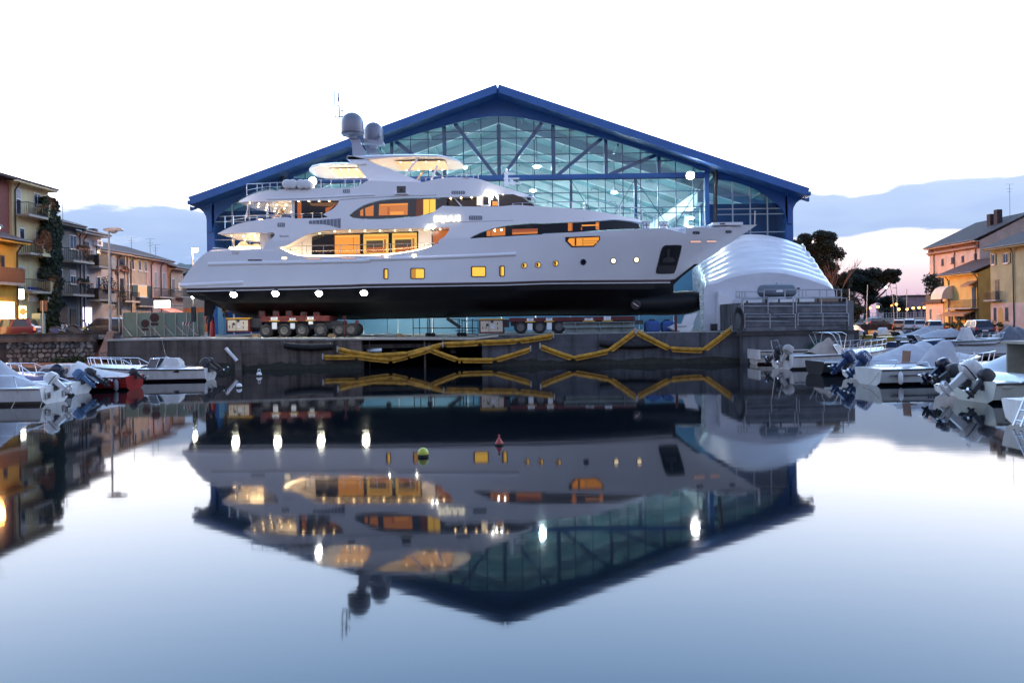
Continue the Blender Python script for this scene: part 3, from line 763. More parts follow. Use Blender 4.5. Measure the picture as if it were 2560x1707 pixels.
# ---- helper: small flush things on the side
def on(pts, off=.012): return [Vector((p.x, p.y - off, p.z)) for p in UXZ(pts)]
def plate3(pts, name, mat, parent, th=.02, off=.012):
    q = on(pts, off); return MB().prism(q, (0, th, 0)).obj(name, mat, parent)
def rrect(x0, y0, x1, y1, r, n=3):
    out = []
    for cx, cy, a0 in ((x1 - r, y0 + r, -90), (x1 - r, y1 - r, 0), (x0 + r, y1 - r, 90), (x0 + r, y0 + r, 180)):
        for k in range(n + 1):
            a = math.radians(a0 + 90 * k / n); out.append((cx + r * math.cos(a), cy + r * math.sin(a)))
    return out
def inset(pts, d):
    cx = sum(p[0] for p in pts) / len(pts); cy = sum(p[1] for p in pts) / len(pts)
    out = []
    for p in pts:
        vx, vy = p[0] - cx, p[1] - cy; l = math.hypot(vx, vy) or 1; out.append((p[0] - vx / l * d, p[1] - vy / l * d))
    return out
FRM = mt('window_frame_black', (.02, .02, .024), .2, var=0)
CURT = lit('lit_curtain', (1, .44, .06), .55)
def port(rect, mat, curtain=None):
    x0, y0, x1, y1 = rect
    f = plate3([zB(*p) for p in rrect(x0, y0, x1, y1, 16)], 'window_frame', FRM, yacht, .05, .03)
    plate3([zB(*p) for p in rrect(x0 + 13, y0 + 11, x1 - 9, y1 - 9, 9)], 'pane', mat, f, .01, .038)
    if curtain: plate3([zB(*p) for p in ((x0 + 14, y0 + 12), (x0 + curtain, y0 + 12), (x0 + curtain, y1 - 10), (x0 + 14, y1 - 10))], 'curtain', CURT, f, .006, .046)
port((246, 803, 298, 917), YELW, 22); port((528, 798, 681, 913), YELW, 60); port((1166, 779, 1323, 893), YELW); port((1463, 773, 1520, 889), YELW, 24)
for q, mat in ((zB(1725, 772), YELW), (zB(1870, 765), YELW), (zB(2055, 750), YELW), (zC(385, 687), BLACKG), (zC(680, 675), CREAM), (zC(906, 665), CREAM)):
    f = plate3([(q[0] + 7.6 * math.cos(a), q[1] + 7.9 * math.sin(a)) for a in [2 * math.pi * k / 20 for k in range(20)]], 'porthole', STEEL, yacht, .05, .03)
    plate3([(q[0] + 5.6 * math.cos(a), q[1] + 5.9 * math.sin(a)) for a in [2 * math.pi * k / 20 for k in range(20)]], 'pane', mat, f, .01, .038)
    if mat is YELW: plate3([(q[0] - 5, q[1] - 3.4), (q[0] + .5, q[1] - 5.6), (q[0] + .5, q[1] + 5.6), (q[0] - 4, q[1] + 3.6)], 'curtain', mt('brown_wood', (.12, .06, .03), .5), f, .006, .045)
hx = P(zC, (208, 443), (548, 430), (548, 470), (490, 537), (272, 542), (210, 482))
f = plate3(hx, 'cabin_window', FRM, yacht, .05, .03)
plate3(P(zC, (245, 455), (538, 443), (538, 468), (484, 526), (280, 530), (232, 482)), 'pane', AMBER, f, .01, .038)
for x in (300, 372): plate3(P(zC, (x, 455), (x + 16, 454), (x + 16, 525), (x, 526)), 'mullion', CURT if x > 330 else mt('brown_wood', (.12, .06, .03), .5), f, .006, .046)
for y in (478, 500): plate3(P(zC, (392, y), (530, y - 4), (525, y + 5), (392, y + 9)), 'blind_slat', CURT, f, .006, .046)
ap = catmull(P(zC, (1190, 522), (1330, 521), (1348, 545), (1316, 680), (1282, 785), (1250, 801), (1120, 802), (1099, 775), (1125, 660), (1155, 550), (1190, 522)), 3)[:-1]
f = plate3(ap, 'anchor_pocket', mt('pocket_rim', (.06, .058, .06), .3), yacht, .05, .02)
plate3(inset(ap, 3.2), 'pocket_shade_panel', mt('pocket_dark', (.018, .018, .02), .35), f, .01, .028)  # proud dark panel, the pocket's inner shade put into its colour
plate3(catmull(P(zC, (1165, 655), (1200, 640), (1240, 640), (1275, 660), (1265, 690), (1160, 690), (1165, 655)), 3)[:-1], 'anchor', mt('anchor_steel', (.16, .15, .15), .35, .8), f, .08, .10)
plate3(P(zC, (1205, 560), (1232, 560), (1228, 650), (1205, 650)), 'anchor_shank', mt('anchor_steel', (.16, .15, .15), .35, .8), f, .06, .08)
plate3(P(zC, (1118, 722), (1288, 722), (1270, 790), (1112, 792)), 'pocket_plate', mt('pocket_rim', (.06, .058, .06), .3), f, .02, .05)
def slot(f_, x0, y0, x1, y1, mat, name):
    fr = plate3([f_(*p) for p in rrect(x0, y0, x1, y1, min(abs(y1 - y0) / 2, abs(x1 - x0) / 2) * .98)], name, STEEL, yacht, .04, .02)
    plate3([f_(*p) for p in rrect(x0 + 4, y0 + 3, x1 - 4, y1 - 3, (y1 - y0) / 2 * .9 - 3)], 'inner', mat, fr, .01, .027); return fr
for a in ((1455, 385, 1527, 415), (1778, 378, 1840, 406)):
    fr = slot(zC, *a, DARK, 'fairlead')
    for k in (.35, .65): x = a[0] + (a[2] - a[0]) * k; plate3([zC(x - 5, a[1] + 4), zC(x + 5, a[1] + 4), zC(x + 5, a[3] - 4), zC(x - 5, a[3] - 4)], 'roller', STEEL, fr, .03, .045)
SLOTP = lit('freeing_port_glow', (1, .62, .55), .75)
for a in ((1428, 476, 1544, 501), (1588, 474, 1693, 498)): slot(zC, *a, SLOTP, 'freeing_port')
for a in ((1340, 515, 1502, 535), (1699, 507, 1861, 526), (2056, 499, 2226, 518)): slot(zD, *a, SLOTP, 'freeing_port')
slot(zD, 1085, 500, 1152, 535, CREAM, 'fairlead'); slot(zD, 578, 442, 650, 478, STEEL, 'fairlead'); slot(zD, 740, 530, 890, 547, DARK, 'exhaust_slot')
slot(zB, 537, 645, 600, 684, CREAM, 'side_light')
VENT = mt('vent_grey', (.22, .23, .27), .6)
def vent(f_, pts, nsl, name='vent_grille'):
    fr = plate3([f_(*p) for p in pts], name, VENT, yacht, .02, .012)
    xs_ = [p[0] for p in pts]; ysd = [p[1] for p in pts]
    for k in range(1, nsl):
        x = min(xs_) + (max(xs_) - min(xs_)) * k / nsl
        cross = []
        for a, c in zip(pts, pts[1:] + pts[:1]):
            if (a[0] - x) * (c[0] - x) < 0: cross.append(a[1] + (c[1] - a[1]) * (x - a[0]) / (c[0] - a[0]))
        if len(cross) >= 2: plate3([f_(x - 1.6, min(cross) + 2), f_(x + 1.6, min(cross) + 2), f_(x + 1.6, max(cross) - 2), f_(x - 1.6, max(cross) - 2)], 'slat', GEL, fr, .012, .022)
    return fr
vent(zA, [(757, 1184), (1040, 1163), (1040, 1246), (1028, 1250), (950, 1226), (880, 1214), (757, 1212)], 9)
vent(zA, rrect(477, 1201, 543, 1240, 8), 4); vent(zA, rrect(1060, 904, 1122, 937, 8), 4); vent(zA, rrect(2027, 918, 2147, 947, 10), 6); vent(zB, rrect(1143, 249, 1284, 296, 14), 6)
f = plate3(P(zA, (1540, 876), (1619, 874), (1619, 940), (1540, 942)), 'light_recess', BLACKG, yacht, .03, .015)
plate3(P(zA, (1520, 943), (1640, 941), (1640, 949), (1520, 951)), 'light_shelf', GEL, f, .18, .18); plate3(P(zA, (1570, 895), (1590, 895), (1590, 925), (1570, 925)), 'side_lamp', DARK, f, .05, .06)
plate3(P(zB, (1715, 160), (1812, 160), (1812, 214), (1715, 214)), 'side_hatch', GEL, yacht, .012, .010)
# ---- lettering
def ltext(s_, f_, c, size, mat, name, off, depth, bold=0, rot=0.0):
    p = US(*f_(*c)); M = Matrix.Translation((p.x, p.y - off, p.z)) @ Matrix.Rotation(rot, 4, 'Y') @ RX90
    return text(name, s_, size, mat, yacht, M, depth, bold)
LET = lit('lit_letters', (1, .93, .74), 2.4)
ltext('EQUUS', zB, (916, 286), .375 * 1.42, LET, 'ship_name', .07, .04, .006, -.02)
ltext('Benetti', zD, (1116, 290), .20, mt('grey_script', (.34, .35, .42), .4), 'builder_script', .012, .008, 0, -.03)
# ---- side deck: deckhouse wall, windows, downlights, rail
YI = YC - BH + 1.28
def PI_(f_, *pts): return [un(*f_(*p), YI) for p in pts]
def flat(pts, name, mat, parent, th, dy=0.0): return MB().prism([p - Vector((0, dy, 0)) for p in pts], (0, th, 0)).obj(name, mat, parent)
dh = flat(PI_(zA, (480, 1225), (2060, 1225), (2060, 1500), (480, 1500)), 'deckhouse_wall', GEL, yacht, .05)
flat(PI_(zA, (783, 1308), (1731, 1278), (1731, 1478), (783, 1498)), 'dark_glazing', BLACKG, dh, .02, .022)
GOLD = lit('lit_gold_trim', (1, .60, .12), .9); DIMI = lit('dim_interior', (.35, .22, .10), .18)
for x0_, x1_, y0_, y1_, full_ in ((988, 1212, 1308, 1482, 1), (1243, 1466, 1300, 1478, 0), (1499, 1719, 1291, 1473, 0)):
    w = flat(PI_(zA, (x0_, y0_ + 4), (x1_, y0_), (x1_, y1_ - 4), (x0_, y1_)), 'saloon_window', AMBER if full_ else GOLD, yacht, .02, .035)
    if full_:
        flat(PI_(zA, (x0_ + 6, y0_ + 12), (x1_ - 6, y0_ + 8), (x1_ - 6, y0_ + 18), (x0_ + 6, y0_ + 22)), 'blind', GOLD, w, .01, .05)
        flat(PI_(zA, (x1_ - 60, y0_ + 25), (x1_ - 56, y0_ + 25), (x1_ - 56, y1_ - 20), (x1_ - 60, y1_ - 20)), 'panel_edge', ORNG, w, .01, .05)
    else:
        flat(PI_(zA, (x0_ + 26, y0_ + 62), (x1_ - 48, y0_ + 58), (x1_ - 48, y1_ - 48), (x0_ + 26, y1_ - 40)), 'interior', DIMI, w, .01, .05)
        flat(PI_(zA, (x0_ + 10, y0_ + 24), (x1_ - 4, y0_ + 20), (x1_ - 4, y0_ + 42), (x0_ + 10, y0_ + 46)), 'pelmet', AMBER, w, .01, .055)
        flat(PI_(zA, (x0_ + 26, y1_ - 52), (x1_ - 44, y1_ - 60), (x1_ - 44, y1_ - 10), (x0_ + 26, y1_ - 8)), 'sideboard', ORNG, w, .01, .052)
        flat(PI_(zA, (x1_ - 40, y0_ + 50), (x1_ - 22, y0_ + 50), (x1_ - 22, y1_ - 10), (x1_ - 40, y1_ - 10)), 'frame_post', ORNG, w, .01, .055)
flat(PI_(zA, (1850, 1268), (2060, 1255), (2060, 1420), (1850, 1420)), 'side_door', FRM, dh, .02, .03)
flat(PI_(zA, (1861, 1276), (2060, 1264), (2060, 1400), (1861, 1400)), 'door_pane', ORNG, dh, .02, .045)
flat(PI_(zA, (693, 1290), (700, 1290), (700, 1496), (693, 1496)), 'panel_edge', GALV, dh, .03, .03)
dl = MB().lathe([(.05, 0), (.045, -.02), (.01, -.025)], n=10).mesh('downlight', LAMPY)
def downlight(x, y, z): return inst('downlight', dl, yacht, Matrix.Translation((x, y, z - .015)))
def ceil_z(x, pts):
    q = sorted(((p.x, p.z) for p in UXZ(pts)))
    for a, c in zip(q, q[1:]):
        if a[0] <= x <= c[0]: return a[1] + (c[1] - a[1]) * (x - a[0]) / max(1e-6, c[0] - a[0])
    return q[-1][1]
for k in range(9):
    x = un(*zA(840 + k * 135, 1260), 50.6).x
    downlight(x, YC - BH + .85, ceil_z(x, rec_t))
for q in ((1822, 1250), (1862, 1248)):
    p = US(*zA(*q)); inst('spot_lamp', MB().lathe([(.01, -.07), (.06, -.04), (.06, .04), (.01, .07)], n=10).mesh('spot_lamp', LAMPW), yacht, Matrix.Translation(p + Vector((0, -.03, 0))))
for q in (zD(2173, 508), zB(566, 676)):
    p = US(*q); inst('spot_lamp', MB().lathe([(.01, -.05), (.045, -.03), (.045, .03), (.01, .05)], n=10).mesh('spot_lamp', LAMPW), yacht, Matrix.Translation(p + Vector((0, -.05, 0))))
# rails: posts and bars given in zoom coordinates
def rail(f_, posts, top, bot, mids=(), inb=.12, r=.022, name='guard_rail'):
    """posts: x list; top/bot: functions of x giving y"""
    def pt(x, y):
        p = US(*f_(x, y)); return p + Vector((0, inb, 0))
    m = MB(); m.tube([pt(x, top(x)) for x in posts], r, 6); 
    for f2 in mids: m.tube([pt(x, top(x) + (bot(x) - top(x)) * f2) for x in posts], r * .7, 6)
    o = m.obj(name, STEEL, yacht, 50)
    for x in posts: MB().tube([pt(x, bot(x)), pt(x, top(x))], r * .9, 6).obj('stanchion', STEEL, o, 50)
    return o
def lin(*pts):
    def f(x):
        for a, c in zip(pts, pts[1:]):
            if a[0] <= x <= c[0]: return a[1] + (c[1] - a[1]) * (x - a[0]) / (c[0] - a[0])
        return pts[0][1] if x < pts[0][0] else pts[-1][1]
    return f
rail(zA, [585, 733, 882, 1033, 1181, 1331, 1480, 1630, 1783, 1895], lin((585, 1409), (1895, 1380)), lin((585, 1470), (733, 1496), (1340, 1491), (1630, 1462), (1895, 1392)), (.5,))
rail(zA, [5, 80, 185, 290, 390, 500, 600, 690, 785, 868], lin((5, 1142), (600, 1122), (868, 1113)), lin((5, 1250), (80, 1215), (185, 1185), (600, 1158), (868, 1160)), (.45,))
rail(zA, [197, 290, 335, 405, 470, 518], lin((197, 855), (518, 838)), lin((197, 965), (290, 930), (405, 908), (470, 920), (518, 905)), (.5,))
rail(zA, [760, 860, 950, 1075, 1155, 1215, 1290], lin((760, 815), (1290, 812)), lin((760, 893), (1120, 890), (1290, 840)), (.5,))
rail(zB, [1605, 1705, 1835, 1965, 2090, 2230, 2352], lin((1605, 118), (1700, 112), (2352, 98)), lin((1605, 140), (1850, 150), (2100, 164), (2352, 186)), ())
rail(zC, [30, 148, 275, 400, 545, 660, 705], lin((30, 100), (500, 92), (705, 96)), lin((30, 152), (400, 178), (600, 201), (705, 222)), ())
rail(zC, [735, 755, 870, 970], lin((735, 110), (870, 135), (970, 160)), lin((735, 230), (970, 270)), (.5,), .5)
rail(zC, [970, 1020, 1080], lin((970, 165), (1080, 240)), lin((970, 300), (1080, 355)), (.5,), .4)
rail(zC, [860, 905, 940], lin((860, 300), (905, 240), (940, 225)), lin((860, 362), (940, 355)), (), .3)
rail(zC, [1095, 1105, 1125, 1180], lin((1095, 225), (1110, 220), (1180, 290)), lin((1095, 355), (1180, 350)), (), .4)
rail(zA, [1730, 1785, 1830, 1975, 2060, 2110, 2150, 2215, 2260], lin((1730, 785), (1975, 755), (2110, 735), (2260, 750)), lin((1730, 838), (1975, 800), (2260, 805)), (), .9, .018)
MB().tube([un(*zC(2065, 325), YC), un(*zC(2067, 185), YC)], .035, 8).obj('jack_staff', STEEL, yacht)
MB().box(un(*zC(1622, 315), YC).x, un(*zC(1912, 315), YC).x, YC - .9, YC + .9, un(*zC(1770, 340), YC).z, un(*zC(1770, 297), YC - .9).z).obj('bow_locker', GEL, yacht)
MB().box(un(*zC(1690, 315), YC).x, un(*zC(1740, 315), YC).x, YC - .93, YC - .9, un(*zC(1770, 318), YC - .9).z, un(*zC(1770, 306), YC - .9).z).obj('locker_latch', DARK, yacht)
# mooring bitts and lit windlass on the foredeck
for q in (985, 1020, 1150, 1190):
    p = un(*zC(q, 350), YC - .6); MB().lathe([(.16, 0), (.12, .1), (.12, .35), (.2, .45), (.2, .5)], (p.x, YC - .6, p.z - .1), 12).obj('windlass', STEEL, yacht, 40)
# ---- cockpit, lower aft deck: poles, chairs, ceiling lights
for x in (592, 880):
    a, c = un(*zD(x, 424), YC - 2.3), un(*zD(x, 272), YC - 2.3); MB().tube([a, (a.x, a.y, ceil_z(a.x, over1))], .07, 10).obj('awning_pole', STEEL, yacht, 50)
rail(zD, [375, 400, 430, 470, 560], lin((375, 410), (560, 425)), lin((375, 432), (560, 428)), (), .1)
CUSH = mt('wrapped_cream_cushion', (.62, .55, .46), .7, var=.2, vs=5, bump=.5, bs=9)
for cx_, h in ((695, 350), (768, 382), (830, 372)):
    m = MB(); p = un(*zD(cx_, 425), YC - 1.3); zt = un(*zD(cx_, h), YC - 1.3).z
    prof = [(.42, p.z - .1), (.46, p.z + .15), (.40, (p.z + zt) / 2), (.30, zt - .12), (.16, zt), (.02, zt + .02)]
    m.lathe([(r * (1 + .08 * math.sin(i * 2.1)), z) for i, (r, z) in enumerate(prof)], (p.x, p.y, 0), 12); m.obj('wrapped_chair', CUSH, yacht, 60)
for i in range(4):
    for j in range(2):
        x = un(*zD(560 + i * 120, 262), 52).x; downlight(x, YC - 1.6 + j * 2.6, ceil_z(x, over1))
MB().box(un(*zD(905, 300), 52).x, un(*zD(1010, 300), 52).x, YC - 2.6, YC + 2.6, un(*zD(900, 425), 52).z, ceil_z(un(*zD(990, 260), 50.4).x, over1)).obj('cockpit_bulkhead', GEL, yacht)
# ---- upper aft deck
for x in (200, 388):
    a = un(*zA(x - 5, 1150), YC - 2.2); c = un(*zA(x + 12, 1015), YC - 2.2)
    MB().tube([(a.x, a.y, a.z), (a.x + .15, a.y, (a.z + c.z) / 2), (c.x, a.y, ceil_z(c.x, over2))], .06, 8).obj('deck_pole', STEEL, yacht, 50)
wpt = [un(*zA(*q), YC - 3.35) for q in ((612, 1000), (1100, 996), (1100, 1180), (612, 1180))]
sk = MB().prism(wpt, (0, 6.7, 0)).obj('skylounge_block', BLACKG, yacht)
MB().prism([un(*zA(*q), YC - 3.4) for q in ((603, 1000), (628, 1000), (628, 1170), (603, 1160))], (0, .5, 0)).obj('deck_pillar', GEL, yacht)
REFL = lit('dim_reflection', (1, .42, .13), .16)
flat([un(*zA(*q), YC - 3.35) for q in ((655, 1025), (690, 1022), (690, 1165), (655, 1163))], 'wood_post', ORNG, sk, .02, .022)
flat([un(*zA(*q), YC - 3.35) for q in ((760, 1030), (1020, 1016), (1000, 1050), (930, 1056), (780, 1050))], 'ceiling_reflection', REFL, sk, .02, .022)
flat([un(*zA(*q), YC - 3.35) for q in ((905, 1070), (985, 1050), (940, 1090), (905, 1130))], 'wood_panel', ORNG, sk, .02, .022)
# stair to the sun deck, and furniture frames
a, c = un(*zA(430, 1160), YC - .6), un(*zA(560, 1010), YC - .6)
for dy in (0, .9): MB().bar(a + Vector((0, dy, 0)), c + Vector((0, dy, 0)), .06, .16).obj('deck_stair_string', STEEL, yacht)
for k in range(7):
    p = a.lerp(c, (k + .5) / 7); MB().box(p.x - .14, p.x + .14, p.y, p.y + .9, p.z - .02, p.z + .03).obj('deck_stair_tread', mt('teak', (.32, .17, .08), .5), yacht)
for i in range(5):
    for j in range(3):
        x = un(*zA(230 + i * 80, 1010), 52).x; downlight(x, YC - 1.9 + j * 1.7, ceil_z(x, over2))
for i in range(4):
    x = un(*zA(680 + i * 90, 1005), 50.8).x; downlight(x, YC - 3.52, ceil_z(x, over2))
# ---- lens window of the upper deck and wheelhouse
lens = UXZ(P(zA, (1117, 1135), (1185, 1086), (1262, 1042), (1380, 1008), (1500, 994), (1650, 987), (1850, 983), (1985, 985), (1985, 1050), (1930, 1060), (1895, 1084), (1845, 1112), (1750, 1136), (1550, 1157), (1400, 1165), (1250, 1164), (1145, 1153)))
bm = sheet(lens, [])
for v in bm.verts: v.co.y = ys(v.co.x, v.co.z) + .05
le = finish(bm, 'skylounge_glass', BLACKG, yacht, 30)
def win(f_, pts, mat, name, parent, off=-.04, th=.008):
    q = [Vector((p.x, ys(p.x, p.z) - off - 0.0, p.z)) for p in [US(*f_(*k)) for k in pts]]
    q = [Vector((p.x, ys(p.x, p.z) + .045, p.z)) for p in q]
    return MB().prism(q, (0, -.012, 0)).obj(name, mat, parent)
ORW = lit('lit_wood_room', (1, .30, .05), .62)
w = win(zA, ((1212, 1092), (1240, 1075), (1240, 1140), (1212, 1138)), ORW, 'lounge_window', yacht)
w = win(zA, ((1256, 1070), (1333, 1043), (1330, 1140), (1260, 1140)), ORW, 'lounge_window', yacht)
w = win(zA, ((1382, 1035), (1638, 1025), (1635, 1130), (1378, 1136)), ORW, 'lounge_window', yacht)
def overl(f_, pts, mat, name, par):
    q = [US(*f_(*k)) for k in pts]; return MB().prism([Vector((p.x, ys(p.x, p.z) + .03, p.z)) for p in q], (0, -.006, 0)).obj(name, mat, par)
overl(zA, ((1395, 1037), (1636, 1028), (1636, 1040), (1395, 1048)), AMBER, 'pelmet', w)
overl(zA, ((1455, 1060), (1475, 1060), (1475, 1130), (1455, 1131)), ORNG, 'cabinet_edge', w)
overl(zA, ((1478, 1102), (1600, 1100), (1600, 1128), (1478, 1130)), AMBER, 'counter', w)
w = win(zA, ((1716, 995), (1884, 990), (1884, 1097), (1800, 1125), (1708, 1145)), YELW, 'lounge_window', yacht)
overl(zA, ((1716, 995), (1776, 993), (1776, 1130), (1708, 1145)), mt('brown_wood_lit', (.10, .04, .02), .5, emit=(1, .25, .08), es=.10), 'curtain', w)
overl(zA, ((1828, 993), (1834, 993), (1834, 1113), (1828, 1114)), ORNG, 'mullion', w)
# wheelhouse: dark block set in from the side decks, with lit door and raked front
YW = YC - BH + .85
wh = MB().prism([un(*zB(*q), YW) for q in ((840, 40), (1610, 25), (1700, 55), (1838, 146), (1838, 175), (840, 175))], (0, 2 * (YC - YW), 0)).obj('wheelhouse', BLACKG, yacht)
def fw(pts, mat, name, dy=.03): return flat([un(*zB(*q), YW) for q in pts], name, mat, wh, .02, dy)
fw(((1228, 58), (1275, 57), (1275, 140), (1228, 140)), CREAM, 'lit_window')
fw(((1270, 45), (1372, 42), (1372, 150), (1270, 150)), GEL, 'door_frame')
fw(((1294, 56), (1350, 55), (1350, 136), (1294, 136)), BLACKG, 'door_window', .05)
fw(((1390, 100), (1445, 100), (1445, 146), (1390, 146)), AMBER, 'console_glow', .03)
fw(((1450, 36), (1459, 36), (1459, 150), (1450, 150)), GEL, 'mullion', .04)
MB().bar(un(*zB(985, 58), YW - .4), un(*zB(1065, 150), YW - .4), .05, .08).obj('brow_strut', GEL, yacht)
for q in ((1385, 60), (1437, 45), (1345, 34)):
    p = un(*zB(*q), YW - .35); inst('spot_lamp', MB().lathe([(.01, -.06), (.055, -.03), (.055, .03), (.01, .06)], n=10).mesh('spot_lamp', LAMPW), yacht, Matrix.Translation(p))
for k in range(6):
    x = un(*zB(950 + k * 110, 48), 50.6).x; downlight(x, YC - BH + .55, ceil_z(x, brow))
p = un(*zB(1790, 60), YC - 1.2); MB().lathe([(.02, -.2), (.22, -.12), (.26, .0), (.2, .12), (.02, .18)], (p.x, p.y, p.z), 14).obj('searchlight', STEEL, yacht, 50)
# forward band of dark glass with lit cabin windows
sq = UXZ(P(zB, (1162, 482), (1255, 436), (1402, 383), (1552, 353), (1800, 332)) + P(zC, (0, 312), (300, 299), (540, 287), (690, 276), (850, 292), (925, 312), (945, 356), (850, 361), (540, 376), (300, 391), (0, 406)) + P(zB, (1900, 445), (1500, 466), (1170, 486)))
bm = sheet(sq, [])
for v in bm.verts: v.co.y = YC - min(beam(v.co.x, z_sheer(v.co.x) - .3), beam(v.co.x, z_sheer(v.co.x) + .4)) + .06
ba = finish(bm, 'owner_deck_glass', BLACKG, yacht, 30)
def bwin(f_, pts, mat, name, dy=.0):
    q = [US(*f_(*k)) for k in pts]
    q = [Vector((p.x, YC - min(beam(p.x, z_sheer(p.x) - .3), beam(p.x, z_sheer(p.x) + .4)) + .05 - dy, p.z)) for p in q]
    return MB().prism(q, (0, -.012, 0)).obj(name, mat, ba)
bwin(zB, ((1330, 412), (1400, 388), (1525, 372), (1525, 455), (1330, 464)), ORW, 'cabin_window'); bwin(zB, ((1372, 398), (1378, 398), (1378, 462), (1372, 462)), BLACKG, 'mullion', .02)
bwin(zB, ((1410, 396), (1420, 396), (1420, 412), (1410, 412)), LAMPW, 'cabin_lamp', .02); bwin(zB, ((1478, 392), (1488, 392), (1488, 404), (1478, 404)), LAMPW, 'cabin_lamp', .02)
bwin(zB, ((1597, 390), (1866, 382), (1866, 436), (1597, 448)), lit('lit_dim_red', (1, .22, .06), .30), 'cabin_window'); bwin(zB, ((1600, 425), (1865, 414), (1865, 434), (1600, 445)), ORW, 'cabin_bed_light', .02)
bwin(zC, ((236, 304), (541, 296), (541, 366), (236, 382)), ORW, 'cabin_window')
bwin(zC, ((268, 306), (280, 306), (280, 380), (268, 380)), ORNG, 'curtain', .02); bwin(zC, ((370, 322), (535, 318), (535, 330), (370, 336)), AMBER, 'shelf_light', .02); bwin(zC, ((362, 345), (374, 345), (374, 374), (362, 374)), ORNG, 'curtain', .02)
# ---- radar arch, hardtops, mast, domes
def legpair(pts, off, th, name, mat=GEL):
    for s in (-1, 1):
        y = YC - off if s < 0 else YC + off - th
        q = [un(*zA(*p), YC - off) for p in pts]
        MB().prism([Vector((p.x, y, p.z)) for p in q], (0, th, 0)).obj(name, mat, yacht)
arch = [(1172, 684), (1150, 655), (1092, 628), (1098, 606), (1130, 604), (1262, 636), (1330, 668), (1480, 722), (1600, 772), (1700, 812), (1772, 842), (1765, 860), (1215, 880), (1240, 850), (1287, 824), (1262, 795), (1215, 735)]
legpair(arch, 2.35, .4, 'arch_leg')
MB().box(un(*zA(1100, 620), 51.6).x, un(*zA(1270, 640), 51.6).x, YC - 2.35, YC + 2.35, un(*zA(1180, 640), 51.6).z, un(*zA(1180, 612), 51.6).z).obj('arch_beam', GEL, yacht)
PEACH = mt('lamplit_peach_headliner', (.78, .60, .46), .6, var=.05)  # peach of the warm deck light put into the headliner colour
def hardtop(prof, Yn, wid, aft, name):
    """prof: (zoom x, top y, bottom y, half-width factor)"""
    rows = []
    for x, yt, yb, wf in prof:
        a, c = un(*zA(x, yt), Yn), un(*zA(x, yb), Yn); w = wid * wf
        rows.append([Vector((a.x, YC - w, c.z)), Vector((a.x, YC - w - .06 * wf, (a.z + c.z) / 2)), Vector((a.x, YC - w + .12 * wf, a.z)), Vector((a.x, YC, a.z + .10 * wf)), Vector((a.x, YC + w - .12 * wf, a.z)), Vector((a.x, YC + w + .06 * wf, (a.z + c.z) / 2)), Vector((a.x, YC + w, c.z)), Vector((a.x, YC, c.z))])
    return MB().loft(rows, True, True).obj(name, GEL, yacht, 50)
ht1 = hardtop([(696, 694, 698, .25), (715, 686, 700, .5), (760, 675, 698, .78), (850, 667, 690, .95), (1000, 663, 684, 1), (1180, 660, 683, 1), (1270, 662, 682, 1)], 51.4, 2.5, 1, 'aft_hardtop')
ht2 = hardtop([(1095, 606, 636, .9), (1260, 598, 637, 1), (1500, 590, 622, 1), (1700, 588, 614, 1), (1900, 589, 612, .95), (2000, 600, 620, .82), (2070, 612, 630, .6), (2110, 626, 640, .35), (2126, 638, 646, .12)], 51.6, 2.35, 1, 'fore_hardtop')
for (xa_, xb_, y_, w) in ((905, 1190, 690, 1.5), (1500, 1960, 622, 1.5)):
    a, c = un(*zA(xa_, y_), 51.6), un(*zA(xb_, y_), 51.6); z = min(a.z, c.z) - .035
    MB().box(a.x, c.x, YC - w, YC + w, z - .02, z).obj('headliner', PEACH, yacht)
    for k in range(4): downlight(a.x + (c.x - a.x) * (k + .5) / 4, YC - w + .1, z - .02); downlight(a.x + (c.x - a.x) * (k + .5) / 4, YC + w - .1, z - .02)
for a, c in (((1730, 622), (1610, 782)), ((1900, 690), (1850, 818))):
    pa, pc = un(*zA(*a), YC - 2.0), un(*zA(*c), YC - 2.0)
    for s in (0, 4.0): MB().bar(pa + Vector((0, s, 0)), pc + Vector((0, s, 0)), .07, .12).obj('hardtop_strut', STEEL, yacht)
PYL = mt('mast_grey', (.36, .37, .43), .35, .1, var=.05)
DOME = mt('satellite_dome_grey', (.20, .21, .26), .35, var=.05, coat=.3)
for xb0, xb1, xt0, xt1, yb, yt, off in ((1145, 1275, 1118, 1205, 600, 455, -1.0), (1290, 1385, 1235, 1330, 590, 495, 1.1)):
    Y = YC + off
    MB().prism([un(*zA(*q), Y) for q in ((xt0, yt), (xt1, yt), (xt1 + 10, yt + 40), (xb1, yb), (xb0, yb), (xt0 + 22, yt + 45))], (0, .5, 0)).obj('mast_pylon', PYL, yacht)
MB().prism([un(*zA(*q), YC - .2) for q in ((1130, 450), (1250, 452), (1420, 480), (1420, 500), (1250, 490), (1130, 478))], (0, .8, 0)).obj('mast_platform', PYL, yacht)
for cx_, ytop, ybot, hw_, off in ((1145, 220, 410, 101, -1.0), (1334, 307, 500, 86, 1.1)):
    Y = YC + off; b0 = un(*zA(cx_, ybot), Y); t0 = un(*zA(cx_, ytop), Y); r = un(*zA(cx_ + hw_, ybot), Y).x - b0.x; hgt = t0.z - b0.z
    prof = [(r * .80, -.14), (r * .97, -.10), (r, 0), (r * 1.0, hgt - r)] + [(r * math.cos(a), hgt - r + r * math.sin(a)) for a in [math.pi / 2 * k / 8 for k in range(1, 8)]] + [(.01, hgt)]
    d = MB().lathe(prof, b0, 28).obj('satellite_dome', DOME, yacht, 50)
    MB().lathe([(r * 1.012, -.02), (r * 1.012, .03)], b0, 28).obj('dome_band', DARK, d, 50)
    MB().lathe([(.28, -.32), (.34, -.14)], b0, 12).obj('dome_foot', PYL, d, 40)
